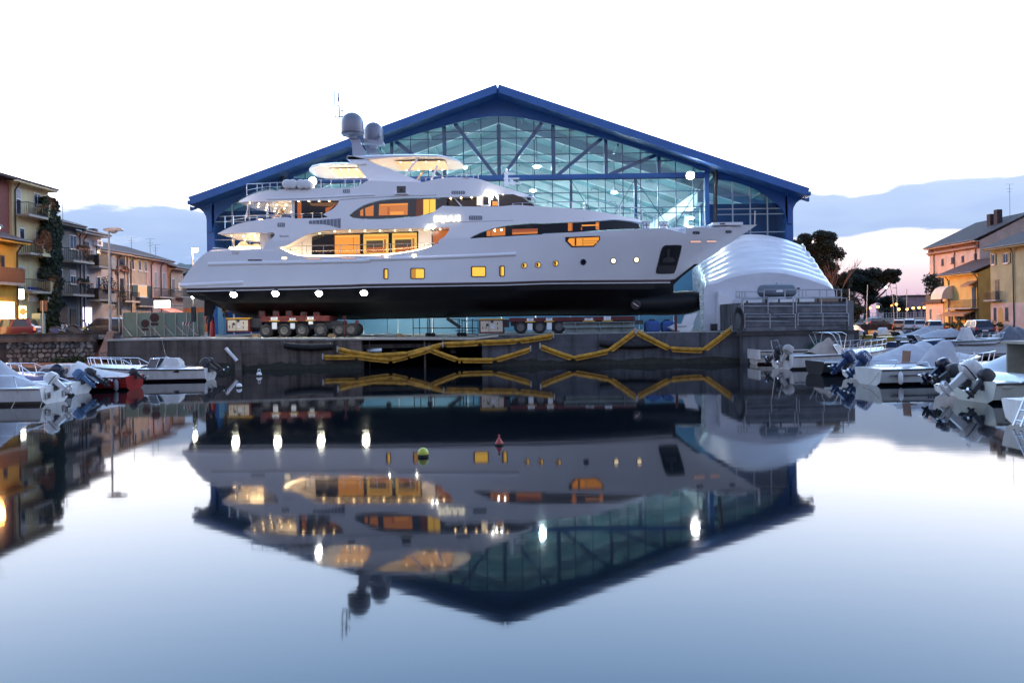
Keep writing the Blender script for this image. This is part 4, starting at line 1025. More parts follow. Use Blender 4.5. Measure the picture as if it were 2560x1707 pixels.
p = un(*zA(1378, 428), YC + .2); MB().lathe([(.02, -.16), (.15, -.08), (.17, 0), (.12, .12), (.02, .17)], p, 12).obj('small_dome', DOME, yacht, 50)
def wire(*q, r=.034, Y=YC - .6, nm='antenna'): MB().tube([un(*zA(*k), Y) for k in q], r, 6).obj(nm, PYL, yacht)
wire((983, 20), (986, 150), (993, 262), r=.04); wire((1019, 45), (1026, 160), (1030, 262), r=.05); wire((993, 262), (1075, 258), r=.045); wire((988, 156), (1026, 157)); wire((1012, 85), (1014, 118), (1048, 120), (1050, 88)); wire((1052, 255), (1052, 190), r=.05); wire((1040, 205), (1064, 205), r=.03)
wire((1388, 590), (1385, 500), r=.02); wire((1360, 590), (1352, 500), r=.02)
# forward mast with radar on the wheelhouse brow
p = un(*zE(590, 590), YC); q = un(*zE(588, 492), YC)
MB().tube([p, q], .11, 10, rr=[.16, .09]).obj('fore_mast', GEL, yacht, 50)
for y, l in ((520, 22), (548, 34), (575, 42)):
    c = un(*zE(600, y), YC - .2); MB().bar((c.x - .3, c.y, c.z), (c.x + l * .022, c.y, c.z), .10, .09).obj('mast_arm', GEL, yacht)
for y, x in ((515, 590), (560, 618), (572, 630)):
    c = un(*zE(x, y), YC - .2); MB().lathe([(.02, -.12), (.13, -.08), (.13, .06), (.02, .1)], c, 10).obj('mast_lamp', GEL, yacht, 50)
# life rafts on the sun deck rail
for x in (545, 596, 668, 716):
    p = US(*zA(x + 24, 862)); Mx = Matrix.Translation((p.x, p.y + .25, p.z)) @ Matrix.Rotation(math.pi / 2, 4, 'Y')
    rf = MB().lathe([(.05, -.62), (.26, -.58), (.32, -.5), (.32, -.03), (.34, 0), (.32, .03), (.32, .5), (.26, .58), (.05, .62)], n=16, M=Matrix.Translation((p.x, p.y + .25, p.z)) @ Matrix.Rotation(math.pi / 2, 4, 'X') @ Matrix.Scale(.95, 4)).obj('life_raft', WHITE, yacht, 40)
    MB().tube([(p.x - .3, p.y + .1, p.z - .45), (p.x - .36, p.y, p.z), (p.x - .3, p.y + .1, p.z + .36)], .03, 6).obj('raft_strap', DARK, rf)

# ---- added warm glow strips, hidden along the inner bulwarks and deck centrelines: they light the undersides of the decks above
STRIP = lit('fill_strip_warm', (1, .66, .32), 26)
q = [p + Vector((0, .45, .06)) for p in UXZ(rec_b) if p.z < rz0 + .9]
MB().tube(sorted(q, key=lambda p: p.x), .03, 6).obj('fill_strip', STRIP, yacht)
def strip(f_, xa_, xb_, y_, dz_=.06, ys_=(-1.4, 1.4), r=.05):
    a, c = US(*f_(xa_, y_)), US(*f_(xb_, y_))
    for d in ys_: MB().tube([(a.x, YC + d, a.z + dz_), (c.x, YC + d, c.z + dz_)], r, 6).obj('fill_strip', STRIP, yacht)
strip(zD, 500, 890, 414, .08, (-1.9, -.4, 1.2), .09); strip(zA, 250, 590, 1160); strip(zA, 760, 1150, 888, .05, (-1.6, 0, 1.6), .06); strip(zA, 1500, 1760, 836, .05, (-1.2, 1.2), .06); strip(zA, 1820, 2100, 802, .05, (-.8, .8), .05)
# ================================================================== on the quay
def T(x, y): return 480 + .30612 * x, 740 + .30612 * y
def U(x, y): return 1120 + .32313 * x, 740 + .32313 * y
WHEEL_T = MB().lathe([(.20, -.15), (.36, -.15), (.42, -.09), (.42, .09), (.36, .15), (.20, .15)], n=20, M=RX90).mesh('tyre', RUB, 35)
WHEEL_R = MB().lathe([(.01, .20), (.07, .21), (.09, .165), (.16, .16), (.20, .20), (.235, .20), (.24, .10), (.01, .10)], n=18, M=RX90).mesh('rim', mt('wheel_rim_grey', (.13, .125, .12), .5, .3, var=.2), 30)
PAN = mt('beige_panel', (.55, .47, .36), .55, var=.12, vs=3)
def transporter(label, f_, pack, wheels, Y, deck, plates, signs, towers, towery, ndeep=2):
    x0 = un(*f_(pack[0], 0), Y).x; x1 = un(*f_(deck[1], 0), Y).x; zq = qz((x0 + x1) / 2)
    t = thing('transporter', label, 'transporter', ((x0 + x1) / 2, Y + 1.2, zq), 0, 'self-propelled transporters under the hull')
    def X(x): return un(*f_(x, 0), Y).x
    def Z(x, y): return un(*f_(x, y), Y).z
    # power pack
    a, c = X(pack[0]), X(pack[2]); zt, zb = Z(pack[0], pack[1]), Z(pack[0], pack[3])
    MB().box(a, c, Y, Y + 2.3, zb, zt).obj('power_pack', RED, t)
    MB().box(a + .10, c - .10, Y - .025, Y, zb + .10, zt - .08).obj('side_panel', PAN, t)
    MB().box(a + .62, a + .64, Y - .032, Y - .025, zb + .1, zt - .08).obj('panel_joint', RED, t)
    MB().box(a - .02, c + .1, Y - .04, Y + .2, zt + .002, zt + .06).obj('yellow_rail', YEL, t)
    w_ = c - a; h_ = zt - zb
    for fx, fz, r in ((.33, .62, .09), (.52, .86, .10)):
        MB().lathe([(.01, -.02), (r, -.02), (r, .02), (.01, .03)], n=14, M=Matrix.Translation((a + w_ * fx, Y - .03, zb + h_ * fz)) @ RX90).obj('cap', DARK, t, 40)
    for fx, fz in ((.15, .42), (.28, .42), (.74, .70), (.74, .36)):
        MB().box(a + w_ * fx - .025, a + w_ * fx + .025, Y - .035, Y - .026, zb + h_ * fz - .08, zb + h_ * fz + .08).obj('latch', DARK, t)
    MB().box(a + w_ * .47, a + w_ * .64, Y - .030, Y - .026, zb + h_ * .38, zb + h_ * .62).obj('logo_plate', WHITE, t)
    text('logo', '7G', .22, mt('logo_blue', (.05, .07, .25), .5), t, Matrix.Translation((a + w_ * .56, Y - .034, zb + h_ * .5)) @ RX90, .002)
    # deck beam
    a, c = X(deck[0]), X(deck[1]); zt, zb = Z(deck[0], deck[2]), Z(deck[0], deck[3])
    MB().box(a, c, Y + .05, Y + 2.4, zb, zt).obj('deck_beam', RED, t)
    MB().box(X(pack[2]), a, Y + .3, Y + 2.0, zb - .35, zt - .1).obj('coupling', DARK, t)
    MB().box(a + .1, c + .6, Y + .45, Y + 2.0, zq + .5, zb).obj('undercarriage', DARK, t)
    for row in range(ndeep):
        for x in wheels:
            for dyy in (0.0, .36):
                M = Matrix.Translation((X(x), Y + .22 + dyy + row * 1.5, zq + .42))
                w = inst('wheel', WHEEL_T, t, M); inst('rim', WHEEL_R, w, M)
            if row == 0:
                MB().bar((X(x) + .05, Y + .75, zq + .42), (X(x) + .3, Y + .75, zb), .16, .2).obj('suspension_arm', RED, t)
    for x, y0, y1, wd in plates:
        MB().box(X(x), X(x + wd), Y + .0, Y + .03, Z(x, y1), Z(x, y0)).obj('paper_sign', WHITE, t)
    for x, y0, y1, wd in signs:
        s_ = MB().box(X(x), X(x + wd), Y + .01, Y + .04, Z(x, y1), Z(x, y0)).obj('name_sign', WHITE, t)
        text('sign_mark', 'VT', .17, mt('logo_blue', (.05, .07, .25), .5), s_, Matrix.Translation((X(x + wd / 2), Y + .006, Z(x, (y0 + y1) / 2))) @ RX90, .002)
        MB().box(X(x - 12), X(x + wd + 14), Y - .02, Y + .05, Z(x, y1 + 9), Z(x, y1 + 2)).obj('yellow_step', YEL, t)
    for x, wd, y in towers:
        zt2 = Z(x, y); z0 = zt
        o = MB(); o.box(X(x), X(x + wd), Y + .6, Y + 1.4, z0, zt2); o = o.obj('support_tower', RED, t)
        for k in (.35, .7):
            z = z0 + (zt2 - z0) * k; MB().box(X(x + wd * .25), X(x + wd * .75), Y + .585, Y + .599, z - .08, z + .05).obj('hole_shade_plate', DARK, o)  # holes drawn as dark plates, their shade put into the colour
    return t
transporter('red transporter with beige power pack carrying the yacht stern', T, (276, 188, 466, 297), (595, 745, 891, 1043, 1195, 1292), 50.6, (556, 1118, 168, 211),
            ((650, 216, 270, 39), (799, 222, 267, 37), (948, 207, 231, 36)), ((640, 172, 197, 56), (792, 180, 198, 50), (938, 170, 194, 52)), ((518, 52, 118), (635, 50, 112), (741, 52, 112), (864, 50, 130), (969, 50, 132)), 115)
transporter('shadowed red transporter with grey power pack under the yacht bow', U, (237, 184, 431, 290), (559, 705, 855), 50.6, (470, 1445, 170, 200),
            ((612, 212, 263, 38), (762, 206, 260, 38)), ((607, 172, 194, 52), (755, 170, 191, 50), (1054, 171, 188, 65), (1203, 158, 186, 55)), (), 0)
MB_ = MB()
# red marker post, deck hose
def simple(name, label, cat, mb, mat, loc, group=None, smooth=None, part='body'):
    t = thing(name, label, cat, loc, 0, group); mb.obj(part, mat, t, smooth); return t
x = un(*T(1246, 300), 49.2).x; z = qz(x)
t = thing('marker_post', 'thin red post with square plate at the quay edge', 'post', (x, 49.2, z))
MB().tube([(x, 49.2, z), (x, 49.2, un(*T(1246, 170), 49.2).z)], .035, 6).obj('pole', RED, t)
zt = un(*T(1246, 165), 49.2).z; MB().box(x - .12, x + .12, 49.17, 49.19, zt - .2, zt + .02).obj('plate', RED, t)
x = un(*U(1763, 280), 50.3).x; z = qz(x)
t = thing('marker_post', 'dark red shoring post under the bulbous bow', 'post', (x, 50.3, z)); MB().box(x - .07, x + .07, 50.23, 50.37, z, un(*U(1763, 150), 50.3).z).obj('pole', RED, t); MB().box(x - .2, x + .2, 50.1, 50.5, z, z + .06).obj('base_plate', RED, t)
# keel blocks under the hull
for k, q in enumerate((640, 760, 880)):
    pass
# stack of steel I-beams
for k, (xa_, xb_, y0, y1, lab) in enumerate(((890, 1445, 199, 230, 'grey green steel beam lying on top of another beam'), (903, 1447, 237, 285, 'grey green steel beam lying on the quay below another'))):
    Y = 49.4; a, c = un(*U(xa_, 240), Y).x, un(*U(xb_, 240), Y).x; z1, z0 = un(*U(1170, y0), Y).z, un(*U(1170, y1), Y).z
    if k == 1: z0 = qz(a) + .01; zk = z1
    else: z0 = zk0 = un(*U(1170, 236), Y).z
    t = thing('steel_beam', lab, 'beam', ((a + c) / 2, Y, z0), 0, 'steel beams stacked on the quay')
    SB = mt('beam_grey_green', (.22, .26, .25), .6, .3, var=.25, vs=2)
    MB().box(a, c, Y - .05, Y + .05, z0 + .05, z1 - .05).obj('web', SB, t)
    for zz in (z0, z1 - .05): MB().box(a, c, Y - .3, Y + .3, zz, zz + .05).obj('flange', SB, t)
    for j in range(3):
        x = a + (c - a) * (j + .5) / 3; MB().box(x - .02, x + .02, Y - .28, Y - .06, z0 + .05, z1 - .05).obj('stiffener', SB, t)
# blue tanks
for k, (xa_, xb_) in enumerate(((1534, 1640), (1664, 1752))):
    Y = 52; a, c = un(*U(xa_, 240), Y).x, un(*U(xb_, 240), Y).x; z = qz(a)
    t = thing('blue_tank', ('blue plastic tank beside the steel beams' if k == 0 else 'blue plastic tank beside the white cover crate'), 'tank', ((a + c) / 2, Y, z), 0, 'blue tanks under the bow')
    zt = un(*U(xa_, 193), Y).z; BT = mt('blue_plastic', (.03, .09, .30), .45, var=.15)
    MB().loft([[(a + i, Y + j, zz) for i, j in ((r, r), (c - a - r, r), (c - a - r, 1 - r), (r, 1 - r))] for r, zz in ((.03, z), (0, z + .1), (0, zt - .15), (.12, zt))], True, True).obj('body', BT, t)
    for j in range(3): MB().box(a + (c - a) * (j + .5) / 3 - .03, a + (c - a) * (j + .5) / 3 + .03, Y - .03, Y, z + .1, zt - .2).obj('rib', BT, t)
    MB().lathe([(.2, 0), (.2, .1), (.02, .12)], ((a + c) / 2, Y + .5, zt), 12).obj('lid', DARK, t, 40)
# white crate with tilted lid
Y = 50.6
def UU(x, y, dY=0): return un(*U(x, y), Y + dY)
t = thing('white_hatch_moulding', 'white fibreglass moulding with upright lid under the bow', 'moulding', (UU(1800, 280).x, Y, qz(13)))
MB().prism([UU(*q) for q in ((1722, 245), (1780, 215), (1880, 218), (1905, 222), (1870, 282), (1770, 276))], (0, 1.2, 0)).obj('tray', WHITE, t)
MB().prism([UU(*q) for q in ((1808, 215), (1832, 148), (1932, 128), (1895, 222))], (0, .15, 0)).obj('lid', WHITE, t)
MB().prism([UU(*q) for q in ((1760, 232), (1850, 228), (1840, 240), (1765, 242))], (0, -.03, 0)).obj('tray_lip', GALV, t)
# scaffold frame with castors, and boarding stair
def SC(x, y, dY=0): return un(*T(x, y), 53.5 + dY)
zq = 1.72
t = thing('scaffold_tower', 'dark tube scaffold on castors under the keel before the blue doors', 'scaffold', (SC(2060, 320).x, 53.5, zq))
for x in (1805, 1858, 1922, 1942, 1970, 2172, 2184, 2205, 2230, 2290, 2335):
    a = SC(x, 186); MB().tube([(a.x, 53.5, zq + .15), (a.x, 53.5, a.z)], .03, 6).obj('upright', DARK, t)
for x in (1922, 1942, 1970, 2180, 2205, 2230):
    a = SC(x, 300); MB().lathe([(.03, -.05), (.15, -.05), (.15, .05), (.03, .05)], n=10, M=Matrix.Translation((a.x, 53.5, zq + .15)) @ RX90).obj('castor', RUB, t, 40)
for x0_, x1_, y in ((1800, 2340, 262), (2150, 2320, 283), (2200, 2340, 200), (2090, 2190, 190)):
    MB().tube([SC(x0_, y), SC(x1_, y)], .03, 6).obj('ledger', DARK, t)
t = thing('boarding_stair', 'dark steel stair sloping down from the hull between scaffold tubes', 'stair', (SC(2190, 270, -.6).x, 52.9, zq))
for d in (0, .8): MB().bar(SC(2082, 182, -.6 + d), SC(2192, 256, -.6 + d), .06, .22).obj('stringer', DARK, t)
for k in range(7):
    p = SC(2082, 182, -.6).lerp(SC(2192, 256, -.6), (k + .5) / 7); MB().box(p.x - .14, p.x + .14, p.y, p.y + .8, p.z - .03, p.z + .01).obj('tread', GALV, t)
# floodlights under the hull
for k, (x, y) in enumerate(((537, 676), (633, 673.5), (733, 673), (836, 672))):
    lab = ('floodlight under the hull closest to the stern', 'floodlight under the hull second from the stern', 'floodlight under the hull third from the stern', 'floodlight under the hull amidships, last of the row')[k]
    Y = 49.75; p = un(x * 1.08844, y * 1.08844, Y)
    t = flood(x * 1.08844, y * 1.08844, Y, lab, .23, None, None, face=(0, -.75, -.75))
    MB().tube([p + Vector((0, .2, .1)), (p.x, YC - beam(p.x, 5.0) + .35, 4.95)], .035, 6).obj('hanger', GALV, t)
Y = 53; p = un(444 * 1.08844, 680 * 1.08844, Y); t = flood(444 * 1.08844, 680 * 1.08844, Y, 'small site lamp on a pole behind the yacht stern', .15, None, lit('site_lamp', (1, .95, .75), 150), face=(.3, -1, -.1))
MB().tube([(p.x, Y, qz(p.x)), (p.x, Y, p.z - .1)], .05, 8).obj('pole', GALV, t); MB().box(p.x - .12, p.x + .12, Y - .1, Y + .1, qz(p.x) + 1.0, qz(p.x) + 2.0).obj('control_box', DARK, t)
p = un(718 * 1.08844, 417 * 1.08844, 51.2)
flood(718 * 1.08844, 417 * 1.08844, 51.2, 'white floodlight on the sun deck rail beside the life rafts', .27, (p.x, 51.6, p.z - .5), lit('deck_flood_lamp', (1, .98, .94), 300), face=(.05, -1, .0))
for k, px in enumerate((969, 1072)):
    p = un(px, 781, 60.5); t = flood(px, 781, 60.5, ('work floodlight facing the blue doors under the hull amidships', 'work floodlight facing the blue doors nearer the scaffold')[k], .2, None, lit('door_flood_lamp', (1, .97, .85), 260), face=(0, 1, -.35))
    MB().tube([(p.x, 60.4, qz(p.x)), (p.x, 60.4, p.z)], .04, 6).obj('stand', GALV, t)
# ---- yellow floating booms draped along the quay wall
BOOM = mt('yellow_boom_fabric', (.50, .255, .02), .5, var=.4, vs=3.5, bump=.6, bs=4)
def boom(label, pts, r=.13, skirt=True):
    Yb = YQ - .42; q = [un(*p, Yb) for p in pts]
    t = thing('oil_boom', label, 'floating boom', q[0], 0, 'yellow booms hung on the quay wall')
    for i, (a, c) in enumerate(zip(q, q[1:])):
        d = (c - a); n = 7; rows = []
        o = Vector((0, -.07 * (i % 2), 0)); a = a + o; c = c + o
        for k in range(n + 1):
            f = k / n; e_ = min(f, 1 - f) * n
            rr = r * (1.0 if e_ >= 1 else .78 + .22 * e_) * (1 + .06 * math.sin(k * 2.3 + i))
            ctr = a.lerp(c, f) - Vector((0, 0, .03 * math.sin(math.pi * f)))
            u_ = d.normalized().cross(Vector((0, 1, 0))); u_.normalize()
            rows.append([ctr + u_ * rr * 1.0 * math.cos(w) + Vector((0, 1, 0)) * rr * .75 * math.sin(w) for w in [2 * math.pi * j / 12 for j in range(12)]])
        MB().loft(rows, True, True).obj('float_section', BOOM, t, 50)
        u_ = d.normalized().cross(Vector((0, 1, 0))).normalized(); u_ = u_ if u_.z < 0 else -u_
        MB().prism([a.lerp(c, .03) + u_ * r, a.lerp(c, .97) + u_ * r, a.lerp(c, .92) + u_ * r * 1.9, a.lerp(c, .08) + u_ * r * 1.9], (0, .03, 0)).obj('skirt', BOOM, t)
    for e_ in (q[0], q[-1]):
        MB().box(e_.x - .04, e_.x + .04, e_.y - .1, e_.y + .06, e_.z - .17, e_.z + .17).obj('end_plate', GALV, t)
        MB().tube([(e_.x, e_.y + .1, e_.z + .1), (e_.x, YQ - .06, qz(e_.x) - .02)], .012, 5).obj('lashing', DARK, t)
    return t
boom('upper yellow boom climbing from the wall to the transporter wheels', [T(1190, 432), T(1480, 481), T(1760, 466), T(2060, 388), U(246, 354), U(545, 341), U(815, 300)], .125)
boom('low yellow boom sagging before the dock opening', [T(1070, 492), T(1345, 490), T(1625, 523), T(1765, 486), T(1960, 425), T(2050, 392)], .11)
boom('short yellow boom dipping across the dock opening edge', [T(1935, 428), T(2175, 517), U(100, 490), U(360, 490), U(638, 405)], .115)
boom('V shaped yellow boom hung up to the steel beams', [U(712, 384), U(970, 476), U(1245, 418), U(1448, 268)], .12)
boom('yellow boom hooked high on the concrete block wall', [U(1456, 270), U(1720, 402), U(1975, 412), U(2192, 248)], .125)
for k, (pts_, lab) in enumerate((((T(420, 322), T(470, 328), T(520, 318), T(556, 330)), 'black hose lying on the quay below the beige power pack'), ((T(1330, 318), T(1480, 327), T(1600, 314), T(1790, 325)), 'dark cable snaking over the pale quay towards the scaffold'), ((U(60, 296), U(130, 300), U(190, 290), U(232, 300)), 'dark cable in front of the grey power pack'))):
    q = [onZ(*p, qz(un(*p, 50).x) + .03) for p in pts_]; t = thing('hose', lab, 'hose', q[0]); MB().tube(catmull([tuple(p) for p in q], 6), .03, 6).obj('tube', RUB, t, 60)
for k, (x_, lab) in enumerate(((520, 'timber chock on the quay by the first transporter wheel'), (1140, 'timber chock on the quay by the red marker post'), (1700, 'loose timber block on the pale quay before the blue doors'))):
    p = un(*T(x_, 320), 50.2); t = thing('timber_block', lab, 'timber block', (p.x, 50.2, qz(p.x))); MB().box(p.x - .22, p.x + .22, 50.1, 50.4, qz(p.x), qz(p.x) + .16).obj('block', mt('chock_wood', (.25, .17, .09), .85, var=.3, vs=6), t); MB().box(p.x - .16, p.x + .10, 50.12, 50.36, qz(p.x) + .162, qz(p.x) + .25).obj('upper_block', MATS['chock_wood'], t)
# rubber fenders on the wall
for lab, f_, a, c in (('long black rubber fender on the stained wall', T, (757, 400), (1150, 405)), ('long black rubber fender behind the V shaped boom', U, (1172, 362), (1630, 370))):
    p0, p1 = un(*f_(*a), YQ - .2), un(*f_(*c), YQ - .2); pm = (p0 + p1) / 2 - Vector((0, 0, .10))
    t = thing('wall_fender', lab, 'fender', pm); MB().tube(catmull([tuple(p0), tuple(pm), tuple(p1)], 6), .2, 10).obj('body', RUB, t, 50)
    for q in (p0, p1): MB().tube([q, (q.x, YQ - .02, q.z + .35)], .02, 5).obj('chain', DARK, t)
p0, p1 = un(*T(275, 425), YQ - .5), un(*T(368, 528), YQ - .5)
t = thing('mooring_pole', 'white plastic pipe leaning on the stained wall', 'pipe', p1); MB().tube([p0, p1], .105, 12).obj('pipe', WHITE, t, 50); MB().tube([p0 + Vector((0, .08, 0)), (p0.x, YQ + .02, p0.z)], .03, 6).obj('bracket', GALV, t); MB().tube([p1 + Vector((0, .05, 0)), (p1.x, YQ - .2, p1.z)], .03, 6).obj('bracket', GALV, t)
# ---- site fence of grey green sheets
def FZ(x, y): return .27211 * x, 680 + .27211 * y
YF = 56.0
FEN = mt('fence_sheet_green', (.15, .25, .21), .7, var=.15, vs=.7)
t = thing('site_fence', 'pale green sheeted site fence with steel props on the quay', 'fence', (un(*FZ(1500, 580), YF).x, YF, qz(-22)))
fx = [1130, 1262, 1385, 1510, 1617, 1718, 1818, 1878]
for i, (a, c) in enumerate(zip(fx, fx[1:])):
    A, B_ = un(*FZ(a, 400), YF), un(*FZ(c, 400), YF); zt = un(*FZ(a, 372 + (3 if i % 2 else 0)), YF).z; z0 = qz(A.x) + .03
    MB().box(A.x + .03, B_.x - .03, YF - .015, YF + .015, z0, zt).obj('panel', FEN, t)
for i, a in enumerate(fx):
    A = un(*FZ(a, 400), YF); zt = un(*FZ(a, 365), YF).z; z0 = qz(A.x)
    MB().tube([(A.x, YF - .05, z0), (A.x, YF - .05, zt)], .035, 8).obj('post', GALV, t)
    if i < 6: MB().tube([(A.x + .05, YF - .07, z0 + (zt - z0) * .45), (A.x + .95 * (A.x * 0 + 1) + .2, YF - 1.1, z0 + .04)], .03, 6).obj('prop', GALV, t); MB().box(A.x + .0, A.x + 1.3, YF - 1.2, YF - 1.0, z0, z0 + .05).obj('foot', CONC, t)
# low fence return by the stern, light barrier
def barrier(label, x0_, x1_, y0_, y1_, Y):
    A, B_ = un(*FZ(x0_, y1_), Y), un(*FZ(x1_, y0_), Y); z0 = qz(A.x)
    t = thing('barrier', label, 'barrier', (A.x, Y, z0)); m = MB().box(A.x, B_.x, Y, Y + .04, B_.z - .22, B_.z); m.obj('board', WHITE, t)
    for k in range(3): x = A.x + (B_.x - A.x) * (k + .5) / 3; MB().add([(x - .06, Y - .004, B_.z - .22), (x + .06, Y - .004, B_.z - .22), (x + .16, Y - .004, B_.z), (x + .04, Y - .004, B_.z)], [(0, 1, 2, 3)]).obj('stripe', RED, t)
    for x in (A.x + .1, B_.x - .1):
        for d in (-.3, .3): MB().tube([(x, Y + .02, B_.z), (x, Y + d, z0)], .02, 6).obj('leg', GALV, t)
barrier('small striped barrier board in front of the green fence', 1676, 1752, 458, 560, 54.6)
# round no-entry signs seen from behind on weighted stands
def round_sign(label, cx_, cy_, r_, yb_, Y):
    C_ = un(*FZ(cx_, cy_), Y); z0 = qz(C_.x); r = r_ * .27211 * Y / F
    t = thing('round_sign', label, 'road sign', (C_.x, Y, z0), 0, 'round signs on stands')
    MB().lathe([(.01, -.015), (r, -.015), (r, .015), (.01, .015)], n=24, M=Matrix.Translation(C_) @ RX90).obj('disc', mt('sign_back_brown', (.05, .03, .025), .5, .3), t, 40)
    MB().lathe([(r * .72, .018), (r * .78, .018), (r * .78, .022), (r * .72, .022)], n=24, M=Matrix.Translation(C_) @ RX90).obj('ring', mt('sign_red', (.06, .014, .012), .5), t, 40)
    MB().bar(C_ + Vector((-r * .3, -.03, -r * .4)), C_ + Vector((r * .3, -.03, r * .5)), .03, .02).obj('arrow', mt('sign_red', (.06, .014, .012), .5), t)
    MB().box(C_.x - r * .8, C_.x + r * .8, Y - .015, Y + .015, C_.z - r * 1.7, C_.z - r * 1.1).obj('lower_plate', mt('sign_back_brown', (.05, .03, .025), .5, .3), t)
    MB().tube([(C_.x, Y + .03, z0), (C_.x, Y + .03, C_.z + r)], .03, 8).obj('pole', GALV, t)
    MB().lathe([(.3, 0), (.3, .08), (.1, .14)], (C_.x, Y + .03, z0), 14).obj('foot', RUB, t, 40)
round_sign('lower round sign seen from behind on a rubber foot', 1334, 474, 38, 600, 53.2)
round_sign('higher round sign seen from behind on a slim pole', 1420, 420, 42, 600, 53.8)
# worker in dark clothes beside the rudder
def person(label, x, y, zf, hgt, top, leg_c, face=0.0):
    t = thing('person', label, 'person', (x, y, zf))
    me = bpy.data.meshes.new('body'); s = hgt / 1.75
    V = [(0, 0, .95), (0, 0, 1.2), (0, 0, 1.42), (0, 0, 1.52), (0, .01, 1.64), (-.09, 0, .90), (-.11, .02, .50), (-.12, 0, .08), (-.12, -.13, .04), (.09, 0, .90), (.10, .03, .50), (.13, .05, .08), (.13, -.08, .04),
         (-.19, 0, 1.40), (-.25, .03, 1.12), (-.23, -.12, .90), (-.22, -.17, .83), (.19, 0, 1.40), (.25, .02, 1.13), (.20, -.16, .95), (.17, -.22, .90)]
    Ed = [(0, 1), (1, 2), (2, 3), (3, 4), (0, 5), (5, 6), (6, 7), (7, 8), (0, 9), (9, 10), (10, 11), (11, 12), (2, 13), (13, 14), (14, 15), (15, 16), (2, 17), (17, 18), (18, 19), (19, 20)]
    R = [.15, .14, .15, .06, .105, .10, .07, .05, .045, .10, .07, .05, .045, .07, .05, .04, .035, .07, .05, .04, .035]
    me.from_pydata([Vector(v) * s for v in V], Ed, []); o = bpy.data.objects.new('body', me); COL.objects.link(o)
    o.modifiers.new('skin', 'SKIN'); o.modifiers.new('sub', 'SUBSURF').levels = 1
    for i, sv in enumerate(me.skin_vertices[0].data): sv.radius = (R[i] * s, R[i] * s); sv.use_root = (i == 0)
    dg = bpy.context.evaluated_depsgraph_get(); m2 = bpy.data.meshes.new_from_object(o.evaluated_get(dg)); bpy.data.objects.remove(o)
    sk_ = mt('skin', (.45, .27, .18), .6)
    for m in (top, leg_c, sk_): m2.materials.append(m)
    for p in m2.polygons:
        z = p.center.z / s; p.material_index = 2 if (z > 1.5 or (z < .92 and abs(p.center.x) > .17 * s and z > .75)) else 0 if z > .93 else 1
        p.use_smooth = True
    b = bpy.data.objects.new('body', m2); b.matrix_basis = TR(x, y, zf, face); link(b, t)
    MB().lathe([(.02, .02), (.11, .0), (.115, -.03), (.10, -.06)][::-1], n=12, M=TR(x, y, zf + 1.74 * s, face)).obj('helmet', mt('helmet_white', (.6, .6, .58), .4), t, 50)
    return t
p = un(*zD(352, 1290), 54.2); person('person in dark work clothes standing by the rudder', p.x, 54.2, qz(p.x), 1.66, mt('navy_cloth', (.03, .04, .08), .8), mt('dark_trousers', (.03, .03, .035), .8), .5)
p = un(*zD(378, 1290), 53.6); simple('gas_bottle', 'red gas bottle standing beside the rudder', 'gas bottle', MB().lathe([(.15, 0), (.16, .05), (.16, .9), (.1, 1.02), (.04, 1.05), (.04, 1.15)], (p.x, 53.6, qz(p.x)), 14), mt('bottle_red', (.4, .03, .03), .4), (p.x, 53.6, qz(p.x)), smooth=50)
# ---- white shrink-wrapped tent
def Fz(x, y): return 1720 + .22109 * x, 560 + .22109 * y
TENT = mt('white_tent_film', (.80, .80, .82), .30, var=.07, vs=.8, bump=.8, bs=2.2, coat=.35)
arcs = [ # Y, polyline from left foot over crown to right foot (zoom F), as the ribs read in the photograph
 (53.0, [(185, 1215), (182, 960), (190, 722), (330, 668), (520, 600), (780, 556), (1040, 556), (1300, 612), (1500, 675), (1640, 737), (1665, 830), (1665, 900)]),
 (54.2, [(160, 1215), (165, 940), (172, 690), (320, 618), (520, 540), (780, 496), (1040, 500), (1290, 555), (1460, 612), (1600, 682), (1640, 830), (1640, 900)]),
 (55.4, [(140, 1215), (150, 900), (160, 655), (310, 566), (520, 480), (780, 432), (1040, 445), (1280, 500), (1430, 556), (1545, 606), (1600, 830), (1600, 900)]),
 (56.6, [(120, 1215), (130, 860), (140, 620), (300, 515), (520, 415), (780, 372), (1040, 390), (1270, 445), (1400, 500), (1493, 538), (1560, 830), (1560, 900)]),
 (57.8, [(100, 1215), (110, 820), (120, 585), (290, 465), (520, 352), (780, 312), (1040, 335), (1260, 392), (1370, 438), (1455, 475), (1520, 830), (1520, 900)]),
 (59.0, [(80, 1215), (90, 780), (100, 550), (280, 415), (520, 290), (780, 252), (1040, 280), (1245, 338), (1340, 380), (1403, 412), (1480, 830), (1480, 900)]),
 (60.2, [(60, 1215), (70, 740), (80, 520), (270, 370), (520, 230), (780, 195), (1030, 228), (1220, 285), (1305, 322), (1345, 345), (1440, 830), (1440, 900)]),
 (61.4, [(45, 1215), (50, 700), (60, 505), (260, 330), (530, 178), (780, 150), (1020, 182), (1190, 235), (1270, 268), (1312, 288), (1400, 830), (1400, 900)]),
 (62.6, [(45, 1215), (50, 700), (60, 505), (260, 322), (540, 160), (780, 140), (1010, 178), (1170, 232), (1250, 264), (1300, 284), (1400, 830), (1400, 900)])]
tent = thing('boat_tent', 'white ribbed shrink wrap tent beside the yacht bow', 'tent', (un(*Fz(800, 900), 57).x, 57, 1.85))
rows3 = []
for Yt, a in arcs:
    q = catmull(a, 4); r = []
    for x, y in q:
        p = un(*Fz(x, y), Yt); p.z = max(p.z, 1.86); r.append(p)
    rows3.append(r)
m = MB(); fine = []
